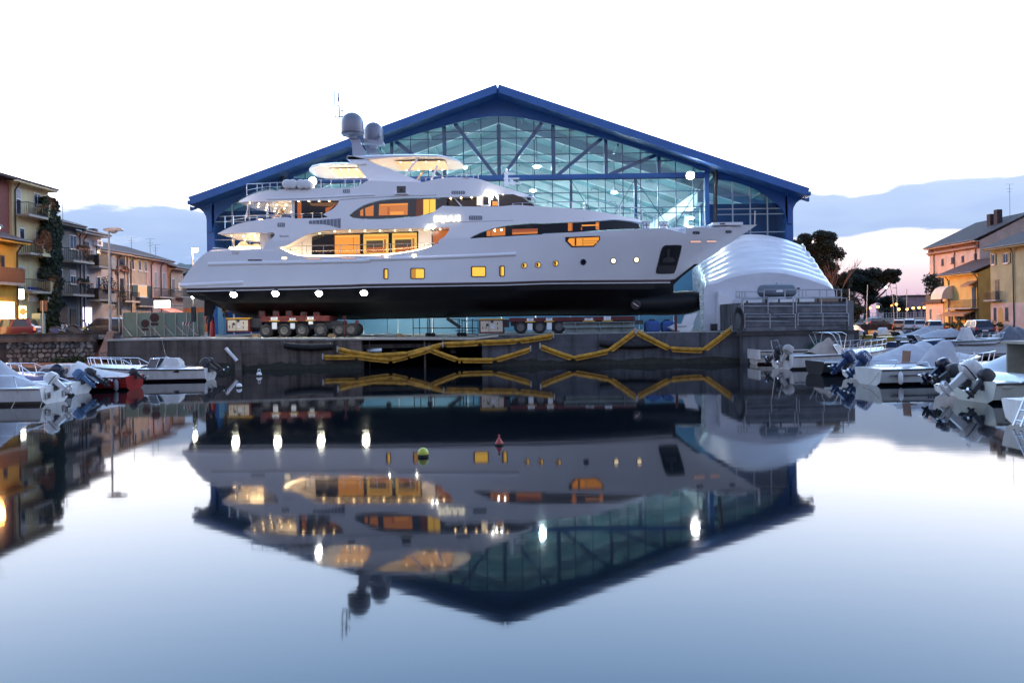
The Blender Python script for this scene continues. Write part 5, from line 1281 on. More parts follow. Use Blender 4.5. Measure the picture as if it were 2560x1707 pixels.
for i in range(len(rows3) - 1):
    for k in range(5):
        f = k / 5; bulge = .20 * math.sin(math.pi * f)
        row = []
        for j, (a, c) in enumerate(zip(rows3[i], rows3[i + 1])):
            p = a.lerp(c, f); up = max(0, min(1, (j - 6) / 4)) * max(0, min(1, (38 - j) / 4))
            p += Vector((.25 * (p.x - 17) / 8, -.35, .55)).normalized() * bulge * up; row.append(p)
        fine.append(row)
fine.append(rows3[-1])
m.loft(fine).obj('ribbed_skin', TENT, tent, 70, recalc=True)
fr = rows3[0]; mid = [Vector((p.x, p.y, 1.86)) for p in fr]
for k in range(0, len(fr) - 1, 5):
    e_ = min(k + 5, len(fr) - 1); pol = [fr[i] for i in range(k, e_ + 1)]; lo_ = [Vector((p.x, p.y, 1.84)) for p in (pol[-1], pol[0])]
    if abs(pol[0].x - pol[-1].x) > .2: MB().add(pol + lo_, [tuple(range(len(pol) + 2))]).obj('front_sheet', mt('white_tent_wall', (.66, .68, .73), .4, var=.12, vs=.6, bump=.6, bs=2.0), tent)
# opening flap: crumpled film and a dark doorway left of the front
Yt = 53.1
MB().add([un(*Fz(*q), Yt) for q in ((40, 505), (150, 690), (175, 770), (190, 1215), (150, 1215), (125, 760))], [(0, 1, 2, 3, 4, 5)]).obj('crumpled_flap', mt('clear_film', (.55, .62, .58), .2, var=.5, vs=6, bump=1, bs=8), tent)
MB().prism([un(*Fz(*q), Yt - .75) for q in ((345, 760), (455, 825), (520, 830), (395, 1200), (340, 1200))], (0, .55, 0)).obj('side_fold', TENT, tent)
MB().box(un(*Fz(265, 1200), 52.6).x, un(*Fz(345, 1200), 52.6).x, 52.5, 52.9, 1.86, un(*Fz(300, 1128), 52.6).z).obj('site_box', DARK, tent)
for k, (x, y) in enumerate(((370, 870), (370, 905), (370, 985), (370, 1040))): MB().tube([un(*Fz(x - 10, y), Yt - .3), un(*Fz(x + 120 - k * 25, y + 8), Yt - .3)], .03, 5).obj('tie_tube', DARK, tent)
# ---- concrete platform block with railings, tank and boards
YB = 47.3
def G(x, y, Y=YB): return un(*Fz(x, y), Y)
bl = thing('concrete_platform', 'grey concrete platform block with stacked railings beside the tent', 'platform', (G(1200, 1200).x, YB, 0))
xa2, xb2, xc2 = G(612, 900).x, G(1800, 900).x, G(1913, 900).x; ztop = G(1200, 882).z
MB().box(xa2, xb2, YB, YB + 7.5, -1.2, ztop).obj('core', CONCB, bl)
MB().add([(xb2, YB - .02, -1.2), (xc2, YB + .5, -1.2), (xc2, YB + .5, ztop + .05), (xb2, YB - .02, ztop + .05), (xc2, YB + 8, -1.2), (xc2, YB + 8, ztop + .05), (xb2, YB + 8, ztop + .05)], [(0, 1, 2, 3), (1, 4, 5, 2), (3, 2, 5, 6)]).obj('end_pier', CONCB, bl)
for y0_, y1_ in ((905, 1000), (1008, 1062), (1070, 1092), (1100, 1150), (1158, 1205)):
    MB().box(xa2 + .1, xb2 - .1, YB - .05, YB - .002, G(1200, y1_).z, G(1200, y0_).z).obj('timber_board', mt('grey_weathered_board', (.15, .155, .17), .85, var=.35, vs=2, bump=.5, bs=5, bstretch=(.3, 1, 6)), bl)
MB().box(xa2 - .4, xc2, YB - .1, YB - .05, G(1200, 1255).z, G(1200, 1212).z).obj('ledge', CONCD, bl)
def frame(x0_, x1_, y0_, y1_, cols, rows_, Y, name='railing'):
    m = MB()
    for x in [x0_, x1_] + cols: m.tube([G(x, y0_, Y), G(x, y1_, Y)], .032, 6)
    for y in rows_: m.tube([G(x0_, y, Y), G(x1_, y, Y)], .028, 6)
    m.obj(name, GALV, bl, 50)
frame(622, 1190, 845, 1015, [905], [845, 930], YB - .25); frame(1225, 1795, 838, 1005, [1508], [838, 920], YB - .25)
frame(642, 1215, 1015, 1175, [928], [1015, 1100, 1048], YB - .32); frame(1243, 1815, 1010, 1150, [1525], [1010, 1092, 1045], YB - .32)
frame(860, 1735, 742, 885, [1095, 1335], [742, 828], YB + .9); frame(1180, 1735, 740, 828, [1255, 1295, 1492, 1570, 1680], [742], YB + 4)
frame(545, 860, 765, 835, [580, 612, 645], [765, 832], YB + 1.5); frame(605, 625, 840, 1200, [], [1200], YB - .1)
tk = thing('gas_tank', 'horizontal grey tank with domed ends on the platform', 'tank', G(1005, 828, YB + 2.2))
a, c = G(785, 752, YB + 2.2), G(1225, 752, YB + 2.2); r = (G(1000, 682, YB + 2.2).z - G(1000, 826, YB + 2.2).z) / 2; zc_ = (G(1000, 682, YB + 2.2).z + G(1000, 826, YB + 2.2).z) / 2
L_ = c.x - a.x; prof = [(.02, 0), (r * .6, .05), (r * .9, .16), (r, .30), (r, L_ - .3), (r * .9, L_ - .16), (r * .6, L_ - .05), (.02, L_)]
MB().lathe(prof, n=24, M=Matrix.Translation((a.x, YB + 2.2, zc_)) @ Matrix.Rotation(math.pi / 2, 4, 'Y')).obj('shell', mt('tank_grey', (.14, .17, .20), .55, var=.15, vs=2), tk, 50)
for f_ in (.2, .8): MB().box(a.x + L_ * f_ - .08, a.x + L_ * f_ + .08, YB + 1.9, YB + 2.5, ztop, zc_ - r * .7).obj('saddle', DARK, tk)
MB().box(a.x + L_ * .43, a.x + L_ * .6, YB + 2.2 - r - .01, YB + 2.2 - r + .01, zc_ - .1, zc_ + .02).obj('label_plate', WHITE, tk)
MB().lathe([(.06, 0), (.06, .12), (.02, .14)], (a.x + L_ * .5, YB + 2.2, zc_ + r - .02), 8).obj('valve', GALV, tk)
MB().bar((c.x - .05, YB + 2.2, zc_ + .1), (c.x + .2, YB + 2.2, zc_ + .12), .08, .12).obj('nozzle', DARK, tk)
for k, (x0_, x1_, y0_, mat) in enumerate(((1000, 1215, 840, WHITE), (1220, 1430, 842, WHITE), (1440, 1700, 830, mt('timber_tan', (.30, .22, .15), .8)), (640, 830, 895, WHITE))):
    A, B_ = G(x0_, y0_ + 45, YB + .5), G(x1_, y0_, YB + .5)
    t = thing('stored_board', ('pale board lying under the tank on the platform', 'pale board lying on the platform between railings', 'tan timber pack on the platform near the end pier', 'small white board fixed low beside the hose coil')[k], 'board', (A.x, YB + .5, ztop))
    MB().box(A.x, B_.x, YB + .5, YB + 1.6, ztop + .003, max(ztop + .12, B_.z)).obj('board', mat, t); MB().box(A.x + .1, A.x + .2, YB + .48, YB + 1.62, ztop + .004, max(ztop + .12, B_.z) + .01).obj('strap', DARK, t)
m = MB(); cc = G(565, 1090, YB - .3)
t = thing('hose_coil', 'dark coiled hose hanging at the corner of the concrete platform', 'hose', cc)
for k in range(5):
    r1, r2 = .38 + .05 * k, .62 + .09 * k
    MB().tube([(cc.x + r1 * math.cos(w) * .55, cc.y - .03 * k, cc.z + r2 * math.sin(w) * .8) for w in [2 * math.pi * j / 18 for j in range(19)]], .035, 5).obj('loop', DARK, t, 60)
MB().tube([(cc.x, cc.y, cc.z + .7), (G(612, 880).x, YB - .1, ztop)], .02, 5).obj('hook', GALV, t)
# dangling ropes
for k, q in enumerate((((860, 950), (1000, 1040), (1200, 1100)), ((1250, 1190), (1500, 1200), (1800, 1170)))):
    pts = [tuple(G(*p, YB - .36)) for p in q]; t = thing('rope', ('dark rope draped across the upper stacked railings' if k == 0 else 'dark rope sagging along the platform ledge'), 'rope', pts[0]); MB().tube(catmull(pts, 6), .018, 5).obj('strand', DARK, t, 60)
# ---- buoys
def buoy(px, py, r, kind, label, mat):
    p = onZ(px, py, 0.0); t = thing('buoy', label, 'buoy', (p.x, p.y, 0), 0, 'mooring buoys on the canal')
    if kind == 'ball':
        MB().lathe([(.02, -r * .4)] + [(r * math.cos(a), r * .62 + r * math.sin(a)) for a in [-math.pi / 2 + .35 + (math.pi - .45) * k / 12 for k in range(13)]] + [(.02, r * 1.62)], (p.x, p.y, 0), 24).obj('float', mat, t, 60)
        MB().lathe([(r * .97, -.02), (r * .995, .03), (r * .93, .06)], (p.x, p.y, r * .1), 24).obj('weed_line', mt('weed_black', (.015, .02, .012), .8), t, 50)
        if r > .12: MB().tube([(p.x + .05 * math.cos(a) * 1.2, p.y, r * 1.62 + .06 + .09 * math.sin(a)) for a in [math.pi * k / 8 for k in range(-1, 10)]], .018, 6).obj('ring', mat, t, 60)
    else:
        MB().lathe([(.02, -.2), (r, -.02), (r, .03), (r * .12, r * 1.75), (r * .10, r * 1.8)], (p.x, p.y, 0), 24).obj('cone', mat, t, 40)
        MB().lathe([(r * 1.01, -.05), (r * 1.01, .035), (r * .9, .04)], (p.x, p.y, 0), 24).obj('weed_line', mt('weed_black', (.015, .02, .012), .8), t, 50)
        MB().lathe([(r * .12, r * 1.75), (r * .26, r * 1.85), (r * .26, r * 2.1), (r * .1, r * 2.15), (r * .06, r * 2.4)], (p.x, p.y, 0), 10).obj('top_mark', mat, t, 40)
    return t
buoy(1058, 1141, .112, 'ball', 'lime green ball buoy floating before the dark reflection', mt('lime_buoy', (.48, .52, .06), .4, var=.15, vs=6))
buoy(1248, 1112, .10, 'cone', 'red cone buoy floating further out than the green one', mt('red_buoy', (.42, .04, .03), .45, var=.15, vs=6))
buoy(648, 940, .14, 'ball', 'small white ball buoy near the quay wall', WHITE); buoy(598, 969, .12, 'ball', 'small white ball buoy off the outboards of the white sport boat', WHITE)
# ================================================================== houses (facades on a plane x = X)
def Lz(x, y): return .22958 * x, 400 + .22958 * y
def Gz(x, y): return 2100 + .22954 * x, 500 + .22954 * y
WOODD = mt('dark_wood', (.05, .03, .02), .6, var=.3, vs=6); SHUT = mt('grey_shutter', (.30, .29, .28), .6, var=.1); GREEN = mt('green_shutter', (.03, .06, .05), .5)
PANE = mt('window_glass', (.03, .035, .05), .06, var=0); FRW = mt('white_frame', (.65, .63, .6), .5); IRON = mt('wrought_iron', (.025, .022, .022), .6)
ROOFT = mt('terracotta_roof', (.085, .04, .03), .85, var=.35, vs=3, bump=.8, bs=5, bstretch=(.4, 6, 1)); ROOFD = mt('dark_roof', (.05, .033, .032), .85, var=.35, vs=3, bump=.8, bs=5, bstretch=(.4, 6, 1))
PIPE = mt('brown_pipe', (.06, .035, .03), .5)
LEAF = mt('leaf_green', (.03, .055, .018), .7, var=.4, vs=8, rnd=.2); LEAFD = mt('ivy_dark', (.016, .030, .014), .7, var=.5, vs=6); LEAFR = mt('leaf_russet', (.16, .07, .025), .7, var=.5, vs=9)
def leaves(m, c, r, n, s=.12, flat=1.0, rnd=random):
    for _ in range(n):
        d = Vector((rnd.gauss(0, 1), rnd.gauss(0, 1), rnd.gauss(0, 1))); d.normalize(); d *= rnd.random() ** .45
        p = Vector(c) + Vector((d.x * r[0], d.y * r[1], d.z * r[2]))
        a = Vector((rnd.uniform(-1, 1), rnd.uniform(-1, 1), rnd.uniform(-1, 1))).normalized(); b_ = a.orthogonal().normalized(); q = s * rnd.uniform(.6, 1.3)
        m.add([p - a * q, p + b_ * q * .5, p + a * q, p - b_ * q * .5], [(0, 1, 2, 3)])
    return m
class House:
    """A house whose street face lies on x = X and looks along s (+1: towards +x)."""
    def __init__(h, name, label, cat, X, Y0, Y1, z0, ze, depth, s, wall, roof=None, over=.7, rise=2.0, group=None):
        h.X, h.s, h.z0, h.ze, h.Y0, h.Y1 = X, s, z0, ze, Y0, Y1
        h.t = thing(name, label, cat, (X, Y0, z0), 0, group)
        h.wall = MB().box(min(X, X - s * depth), max(X, X - s * depth), Y0, Y1, z0, ze).obj('wall', wall, h.t)
        if roof:
            for yy in (Y0 + .01, Y1 - .21): MB().prism([(X, yy, ze - .01), (X - s * depth, yy, ze - .01), (X - s * depth / 2, yy, ze + rise - .12)], (0, .2, 0)).obj('gable', wall, h.t)
            a, c = X + s * over, X - s * depth
            m = MB(); e = .25 if over < .6 else .45
            m.add([(a, Y0 - .35, ze - .04), (a, Y1 + .1, ze - .04), (X - s * depth / 2, Y1 + .1, ze + rise), (X - s * depth / 2, Y0 - .35, ze + rise), (c, Y1 + .1, ze), (c, Y0 - .35, ze),
                   (a, Y0 - .35, ze + .16), (a, Y1 + .1, ze + .16), (X - s * depth / 2, Y1 + .1, ze + rise + .2), (X - s * depth / 2, Y0 - .35, ze + rise + .2)],
                  [(0, 1, 2, 3), (3, 2, 4, 5), (6, 7, 8, 9), (0, 1, 7, 6), (0, 6, 9, 3), (1, 2, 8, 7), (9, 8, 4, 5), (3, 9, 5), (2, 8, 4)])
            h.roof = m.obj('roof', roof, h.t)
            MB().tube([(a + s * .06, Y0 - .3, ze + .06), (a + s * .06, Y1 + .1, ze + .06)], .085, 8).obj('gutter', PIPE, h.t, 50)
            MB().box(min(X + s * .002, a), max(X + s * .002, a), Y0 - .3, Y1 + .05, ze - .16, ze - .045).obj('soffit', wall, h.t)
    def b(h, name, mat, y0, y1, z0, z1, d0, d1, par=None):
        a, c = h.X + h.s * d0, h.X + h.s * d1
        return MB().box(min(a, c), max(a, c), min(y0, y1), max(y0, y1), min(z0, z1), max(z0, z1)).obj(name, mat, par or h.t)
    def yz(h, f_, q):                                     # zoom rectangle -> y0, y1, z0, z1 on the facade
        a, c = onX(*f_(q[0], q[1]), h.X), onX(*f_(q[2], q[3]), h.X); d = onX(*f_(q[0], q[3]), h.X); e = onX(*f_(q[2], q[1]), h.X)
        return a.y, c.y, (d.z + c.z) / 2, (a.z + e.z) / 2
    def window(h, f_, q, kind='plain', frame=FRW, pane=PANE):
        y0, y1, z0, z1 = h.yz(f_, q); y0, y1 = min(y0, y1), max(y0, y1); w = y1 - y0
        fr = h.b('window', frame, y0, y1, z0, z1, .0, .06)
        if kind == 'roller':
            sl = h.b('roller_shutter', SHUT, y0 + .08, y1 - .08, z0 + .06, z1 - .06, .06, .075, fr); n = 9
            for k in range(n): h.b('slat', SHUT, y0 + .08, y1 - .08, z0 + .08 + (z1 - z0 - .16) * k / n, z0 + .08 + (z1 - z0 - .16) * (k + .8) / n, .075, .09, fr)
            return fr
        zt = z1
        if kind == 'half':
            zt = z0 + (z1 - z0) * .62; h.b('roller_shutter', SHUT, y0 + .08, y1 - .08, zt, z1 - .05, .06, .085, fr)
        k2 = 2 if w > .7 else 1
        for k in range(k2):
            a = y0 + .07 + (w - .07) * k / k2; c = y0 + (w - .07) * (k + 1) / k2
            h.b('pane', pane, a, c - .0, z0 + .08, zt - .08, .06, .072, fr)
        h.b('sill', frame, y0 - .08, y1 + .08, z0 - .08, z0 - .001, .0, .16, fr)
        if kind in ('shutters', 'shutters_dark'):
            mt_ = GREEN if kind == 'shutters_dark' else SHUT
            for a, c in ((y0 - w * .5, y0 - .02), (y1 + .02, y1 + w * .5)): h.b('shutter', mt_, a, c, z0, z1, .02, .10, fr)
        return fr
    def balcony(h, f_, y_px0, y_px1, ztop_px, zbot_px, xref, rail_h=1.0, depth=1.0, style='bars', solid=None, mat=None):
        """px range along the facade (zoom x), slab bottom y at xref (zoom); depth outwards"""
        z = onX(*f_(xref, zbot_px), h.X).z; y0, y1 = onX(*f_(y_px0, zbot_px), h.X).y, onX(*f_(y_px1, zbot_px), h.X).y; y0, y1 = min(y0, y1), max(y0, y1)
        sl = h.b('balcony', mat or CONCL, y0, y1, z, z + .18, .0, depth)
        zt = z + .18 + rail_h; x = h.X + h.s * (depth - .06)
        if style == 'bars':
            m = MB(); m.box(x - .025, x + .025, y0, y1, zt - .05, zt); m.box(x - .02, x + .02, y0, y1, z + .24, z + .28)
            for yy in (y0, y1): m.box(min(x, h.X), max(x, h.X), yy - .02, yy + .02, zt - .05, zt)
            m.obj('railing', IRON, sl)
            n = max(3, int((y1 - y0) / .16)); mm = MB().box(-.012, .012, -.012, .012, 0, zt - z - .22).mesh('baluster', IRON)
            for k in range(n + 1): inst('baluster', mm, sl, Matrix.Translation((x, y0 + (y1 - y0) * k / n, z + .18)))
            for k in range(1, 6):
                for yy in (y0, y1): inst('baluster', mm, sl, Matrix.Translation((h.X + h.s * (depth - .06) * k / 6, yy, z + .18)))
        elif style == 'panel':
            MB().box(x - .03, x + .03, y0, y1, z + .18, zt).obj('parapet', solid or CONCL, sl)
            for yy in (y0, y1): MB().box(min(x, h.X), max(x, h.X), yy - .03, yy + .03, z + .18, zt).obj('parapet_end', solid or CONCL, sl)
        return sl, (x, y0, y1, z + .18, zt)
    def downpipe(h, f_, x, ytop=None):
        y = onX(*f_(x, 1000), h.X).y; X_ = h.X + h.s
        MB().tube([(h.X + h.s * .6, y, h.ze - .02), (h.X + h.s * .12, y, h.ze - .7), (h.X + h.s * .1, y, h.z0)], .065, 8).obj('downpipe', PIPE, h.t, 50)
    def plants(h, bal, n=5, mat=None, s=.5):
        x, y0, y1, z, zt = bal
        for k in range(n):
            y = y0 + (y1 - y0) * (k + .5) / n + random.uniform(-.1, .1); t = thing('potted_plant', 'leafy pot plant number', 'plant', (x - h.s * .2, y, z))
            yield t, y
    def antenna(h, y, hgt, dx=-3.0, z=None):
        t = h.t; x = h.X + h.s * dx; z = (h.ze + .8) if z is None else z
        m = MB(); m.tube([(x, y, z - 1.2), (x, y, z + hgt)], .025, 5)
        for k, l in ((1.0, 1.0), (.82, .7), (.7, .5)): m.tube([(x - l * .6, y, z + hgt * k), (x + l * .6, y + .1, z + hgt * k)], .015, 4)
        m.obj('aerial', DARK, t)
CONCL = mt('balcony_plaster', (.38, .34, .29), .85, var=.2, vs=1.5)
def plaster(n, c, st=.25): return mt(n, c, .9, var=.14, vs=.9, bump=.2, bs=9, streak=st, stain=tuple(x * .6 for x in c))
def planter(label, x, y0, y1, z, mat, h=.35, droop=.3, n=260, s=.09, group='balcony plants'):
    t = thing('planter', label, 'planter', (x, (y0 + y1) / 2, z), 0, group)
    MB().box(x - .12, x + .12, y0, y1, z, z + .2).obj('box', mt('terracotta_pot', (.28, .10, .05), .7), t)
    m = MB(); leaves(m, (x, (y0 + y1) / 2, z + .2 + h * .3), (.28, (y1 - y0) / 2 + .1, h), n, s); leaves(m, (x + .12, (y0 + y1) / 2, z - droop * .5), (.15, (y1 - y0) / 2, droop + .15), n // 3, s)
    tag(m.obj('foliage', mat, t), kind='stuff'); return t
# --- cream four-storey house with brick party wall
A = House('apartment_house', 'tall cream four storey house with brick party wall beside the ivy', 'house', -39.8, 63.6, 68.6, ZS, 14.5, 11, 1, plaster('cream_plaster', (.56, .48, .27), .3), ROOFD, .8, 1.9)
MB().box(-51, -39.0, 59.4, 63.26, 14.46, 14.66).obj('roof', ROOFD, A.t); MB().box(-51, -40.0, 59.4, 63.58, ZS, 14.44).obj('brick_wall', mt('brick_red', (.20, .07, .055), .9, var=.3, vs=7, bump=.4, bs=14, bstretch=(1, 1, 3)), A.t)
A.window(Lz, (165, 312, 225, 598), 'half'); A.window(Lz, (360, 365, 442, 527)); A.window(Lz, (497, 395, 525, 455)); A.window(Lz, (205, 738, 262, 915)); A.window(Lz, (375, 775, 462, 885), 'roller'); A.window(Lz, (190, 1155, 252, 1400), 'roller'); A.window(Lz, (385, 1175, 475, 1332), 'roller')
for a in ((170, 385, 632), (185, 320, 1052), (200, 410, 1470)):
    bl_, bx_ = A.balcony(Lz, a[0], a[1], 0, a[2] - 22, a[0], .95, 1.1); bw, bx2 = A.balcony(Lz, a[1] + 3, a[1] + 92, 0, a[2] - 4, a[1], .95, 1.1, 'panel', MATS['cream_plaster'], MATS['cream_plaster'])
    if a[2] == 632: planter('leafy planter on the top balcony of the cream house', bx_[0] + .1, bx_[1] + 2.0, bx_[2] - .2, bx_[4] - .15, LEAF); planter('flower box on the top parapet of the cream house', bx2[0], bx2[1] + .2, bx2[2] - .3, bx2[4], LEAFR)
    elif a[2] == 1052: planter('big russet bush on the middle balcony of the cream house', bx2[0], bx2[1], bx2[2], bx2[4], LEAFR, .7, .5, 500, .12); planter('trailing russet plants on the middle balcony rail of the cream house', bx_[0] + .1, bx_[1] + .6, bx_[2], bx_[4] - .3, LEAFR, .25, .6)
    else: planter('drooping vine on the lowest balcony of the cream house', bx2[0], bx2[1], bx2[2], bx2[4], LEAFR, .3, .9, 320)
A.downpipe(Lz, 158); A.antenna(66, 2.6)
# shop front at street level: lit entrance and box sign
SHOPL = lit('shop_interior', (1, .72, .30), 8.0)
A.b('shop_window', SHOPL, 63.8, 65.2, ZS + .3, ZS + 2.6, .0, .05); A.b('shop_door', WOODD, 66.8, 67.9, ZS, ZS + 2.4, .0, .06); A.b('sign_board', WHITE, 65.5, 68.4, ZS + 3.0, ZS + 4.0, .0, .1)
A.b('sign_band', mt('sign_blue', (.05, .06, .30), .5), 65.5, 68.4, ZS + 4.01, ZS + 4.2, .0, .12)
MB().box(-39.3, -38.9, 66.9, 67.7, ZS + 3.0, ZS + 3.7).obj('air_conditioner', WHITE, A.t)
t = thing('lit_box_sign', 'glowing white box sign over the cafe front', 'sign', onX(58, 735, -37.0))
q0, q1 = onX(6, 720, -37.0), onX(57, 748, -37.0); MB().box(-37.2, -36.9, min(q0.y, q1.y), max(q0.y, q1.y), q1.z, q0.z).obj('light_box', lit('box_sign_glow', (1, .95, .82), 7), t); MB().box(-37.25, -36.85, min(q0.y, q1.y) - .05, max(q0.y, q1.y) + .05, q0.z + .003, q0.z + .08).obj('hood', DARK, t); MB().box(-39.7, -37.2, max(q0.y, q1.y) - .2, max(q0.y, q1.y) - .1, q0.z - .2, q0.z - .1).obj('arm', DARK, t)
t = thing('awning', 'yellow lettered awning valance under the glowing box sign', 'awning', onX(40, 768, -37.4))
q0, q1 = onX(9, 768, -37.4), onX(45, 776, -37.4); MB().box(-37.45, -37.4, min(q0.y, q1.y), max(q0.y, q1.y), q1.z, q0.z).obj('valance', mt('awning_yellow_glow', (.55, .38, .08), .7, emit=(1, .6, .1), es=.1), t); MB().prism([(-37.42, min(q0.y, q1.y), q0.z), (-39.75, min(q0.y, q1.y), q0.z + .8), (-39.75, min(q0.y, q1.y), q0.z + .7)], (0, abs(q1.y - q0.y), 0)).obj('canopy', mt('awning_yellow_glow2', (.55, .42, .14), .7), t)  # lit look of the valance put into the cloth as a faint glow
text('lettering', 'PANINOTECA', .27, WOODD, t, Matrix.Translation((-37.39, (q0.y + q1.y) / 2, (q0.z + q1.z) / 2)) @ Matrix.Rotation(math.pi / 2, 4, 'Z') @ RX90, .004)
# --- small ochre house in front
B0 = House('ochre_house', 'ochre house with brown balcony at the picture edge', 'house', -35.9, 52.0, 58.0, ZS, 8.9, 8, 1, plaster('ochre_plaster', (.60, .34, .05), .2), ROOFT, .9, 1.6)
B0.window(Lz, (2, 1040, 45, 1240), 'plain', WOODD); bl_, bx_ = B0.balcony(Lz, -200, 186, 0, 1372, 186, 1.05, .6, 'panel', mt('brown_slats', (.17, .08, .03), .7))
mm = MB().box(-.02, .02, -.05, .05, 0, .95).mesh('slat', mt('brown_slats2', (.22, .10, .04), .7))
for k in range(22): inst('slat', mm, bl_, Matrix.Translation((bx_[0] + .06, bx_[2] - .08 - k * .17, bx_[3] + .04)))
B0.downpipe(Lz, 170)
for k, (y0, y1) in enumerate(((53.0, 54.4), (55.2, 57.4))): B0.b('shop_window', SHOPL, y0, y1, ZS + .2, ZS + 2.7, .0, .05)
# --- grey house, white house
Cg = House('grey_house', 'dark grey three storey house behind the ivy column', 'house', -40.5, 68.9, 74.2, ZS, 12.0, 10, 1, plaster('grey_plaster', (.155, .165, .15), .4), ROOFD, .9, 1.7)
Cg.window(Lz, (632, 790, 664, 962)); Cg.window(Lz, (752, 818, 830, 972)); Cg.window(Lz, (628, 1190, 678, 1340)); Cg.window(Lz, (760, 1200, 822, 1352), 'half')
for z in (1110, 1480):
    bl_, bx_ = Cg.balcony(Lz, 655, 890, 0, z, 655, 1.1, 1.2)
    planter('dark trailing plants on the %s balcony of the grey house' % ('upper' if z < 1200 else 'lower'), bx_[0], bx_[1] + .8, bx_[2] - .8, bx_[4] - .1, LEAFR if z < 1200 else LEAFD, .25, .4)
Cg.downpipe(Lz, 858); Cg.b('ground_window', WOODD, 70.5, 72.5, ZS + .9, ZS + 2.9, 0, .06); Cg.b('ground_door', WOODD, 73.0, 74.0, ZS, ZS + 2.5, 0, .06)
Cw = House('white_house', 'white three storey house with air conditioner and shop awning', 'house', -40.5, 74.4, 78.7, ZS, 11.65, 10, 1, plaster('white_plaster', (.46, .42, .39), .35), ROOFD, .9, 1.6)
Cw.window(Lz, (920, 893, 966, 1060), frame=WOODD); Cw.window(Lz, (1050, 930, 1090, 1065), frame=WOODD); Cw.window(Lz, (935, 1255, 970, 1412)); Cw.window(Lz, (1050, 1270, 1090, 1425))
for z in (1172, 1535):
    bl_, bx_ = Cw.balcony(Lz, 945, 1075, 0, z, 945, 1.05, 1.2, 'panel', IRON); Cw.balcony(Lz, 1078, 1128, 0, z + 14, 1078, 1.0, 1.25, 'panel')
    if z > 1200: planter('small conifers on the lower balcony of the white house', bx_[0], bx_[1] + .3, bx_[2] + 1.2, bx_[4] - .1, LEAFD, .9, .2, 420)
y0, y1, z0, z1 = Cw.yz(Lz, (1012, 872, 1070, 938)); ac = Cw.b('air_conditioner', WHITE, y0, y1, z0, z1, .05, .45); Cw.b('fan_grille', DARK, y0 + .15, y1 - .3, z0 + .12, z1 - .12, .45, .46, ac)
Cw.downpipe(Lz, 900); Cw.antenna(76.5, 2.2, -2.5)
Cw.b('shop_window', lit('cool_shop', (.80, .75, 1), 3.2), 75.2, 76.7, ZS + .1, ZS + 2.7, 0, .05)
m = MB(); m.prism([(-40.4, 76.9, ZS + 3.5), (-38.9, 76.9, ZS + 2.9), (-38.9, 76.9, ZS + 2.5), (-38.95, 76.9, ZS + 2.85), (-40.4, 76.9, ZS + 3.4)], (0, 1.8, 0)); m.obj('awning', mt('awning_tan', (.33, .22, .12), .8), Cw.t)
# --- row of two storey houses
Dd = House('baroque_house', 'pale plaster house with pilasters and flower baskets', 'house', -42.4, 78.9, 87.6, ZS, 10.6, 10, 1, plaster('rose_plaster', (.44, .38, .33), .3), ROOFT, .8, 1.8)
Dd.window(Lz, (1140, 1028, 1164, 1085)); Dd.window(Lz, (1298, 1070, 1345, 1150), frame=WOODD); Dd.window(Lz, (1172, 1280, 1196, 1442)); Dd.window(Lz, (1305, 1290, 1345, 1450), frame=WOODD); bl_, bx_ = Dd.balcony(Lz, 1215, 1440, 0, 1545, 1215, 1.0, .9)
for x0_, x1_ in ((1207, 1222), (1280, 1292), (1350, 1366), (1385, 1402)): y0, y1, z0, z1 = Dd.yz(Lz, (x0_, 1030, x1_, 1530)); Dd.b('pilaster', MATS['white_plaster'], y0, y1, z0, z1, 0, .12)
for x0_, x1_ in ((1290, 1372), (1205, 1236)):
    y0, y1, z0, z1 = Dd.yz(Lz, (x0_, 1150, x1_, 1215)); planter('dry flower basket beneath a %s of the pale pilastered house' % ('window in the middle' if x0_ > 1250 else 'small window near the lamp post'), -42.1, y0, y1, z0, LEAFR, .35, .2, 160)
Dd.downpipe(Lz, 1268); MB().box(-44, -43.4, 83, 83.7, 11.4, 13.0).obj('chimney', ROOFD, Dd.roof); Dd.antenna(86.0, 1.6)
t = planter('round dark bush in a pot on the balcony of the pilastered house', bx_[0], bx_[1] + .2, bx_[1] + 1.0, bx_[3], LEAFD, 1.1, .0, 300)
Ee = House('tan_house', 'tan house with three white framed windows and lit bay below', 'house', -42.5, 87.8, 92.6, ZS, 10.6, 10, 1, plaster('tan_plaster', (.42, .35, .26), .25), ROOFT, .8, 1.8)
for q in ((1430, 1075, 1456, 1195), (1500, 1086, 1534, 1205), (1568, 1096, 1600, 1215)): Ee.window(Lz, q)
Ee.b('string_course', FRW, 87.8, 92.6, 7.35, 7.5, 0, .1); Ee.window(Lz, (1492, 1365, 1598, 1490), 'shutters_dark', FRW, lit('warm_room', (1, .55, .25), .9)); Ee.balcony(Lz, 1480, 1640, 0, 1600, 1480, .9, .5, 'panel', IRON)
Ee.downpipe(Lz, 1412); Ee.downpipe(Lz, 1636)
Ff = House('pink_house', 'pink house with tall shutters and long balcony', 'house', -42.5, 92.8, 98.5, ZS, 10.6, 10, 1, plaster('pink_plaster', (.52, .36, .31), .2), ROOFT, .8, 1.8)
for q in ((1674, 1215, 1710, 1412), (1764, 1225, 1800, 1415)): Ff.window(Lz, q, 'roller')
Ff.balcony(Lz, 1672, 1840, 0, 1502, 1672, 1.0, .8, 'bars'); Ff.downpipe(Lz, 1740); Ff.antenna(95.5, 2.0)
Gg = House('corner_house', 'corner house lit orange by the street lamp near the stern', 'house', -42.3, 98.7, 102.6, ZS, 9.9, 10, 1, plaster('peach_plaster', (.55, .38, .26), .15), ROOFT, .9, 1.8)
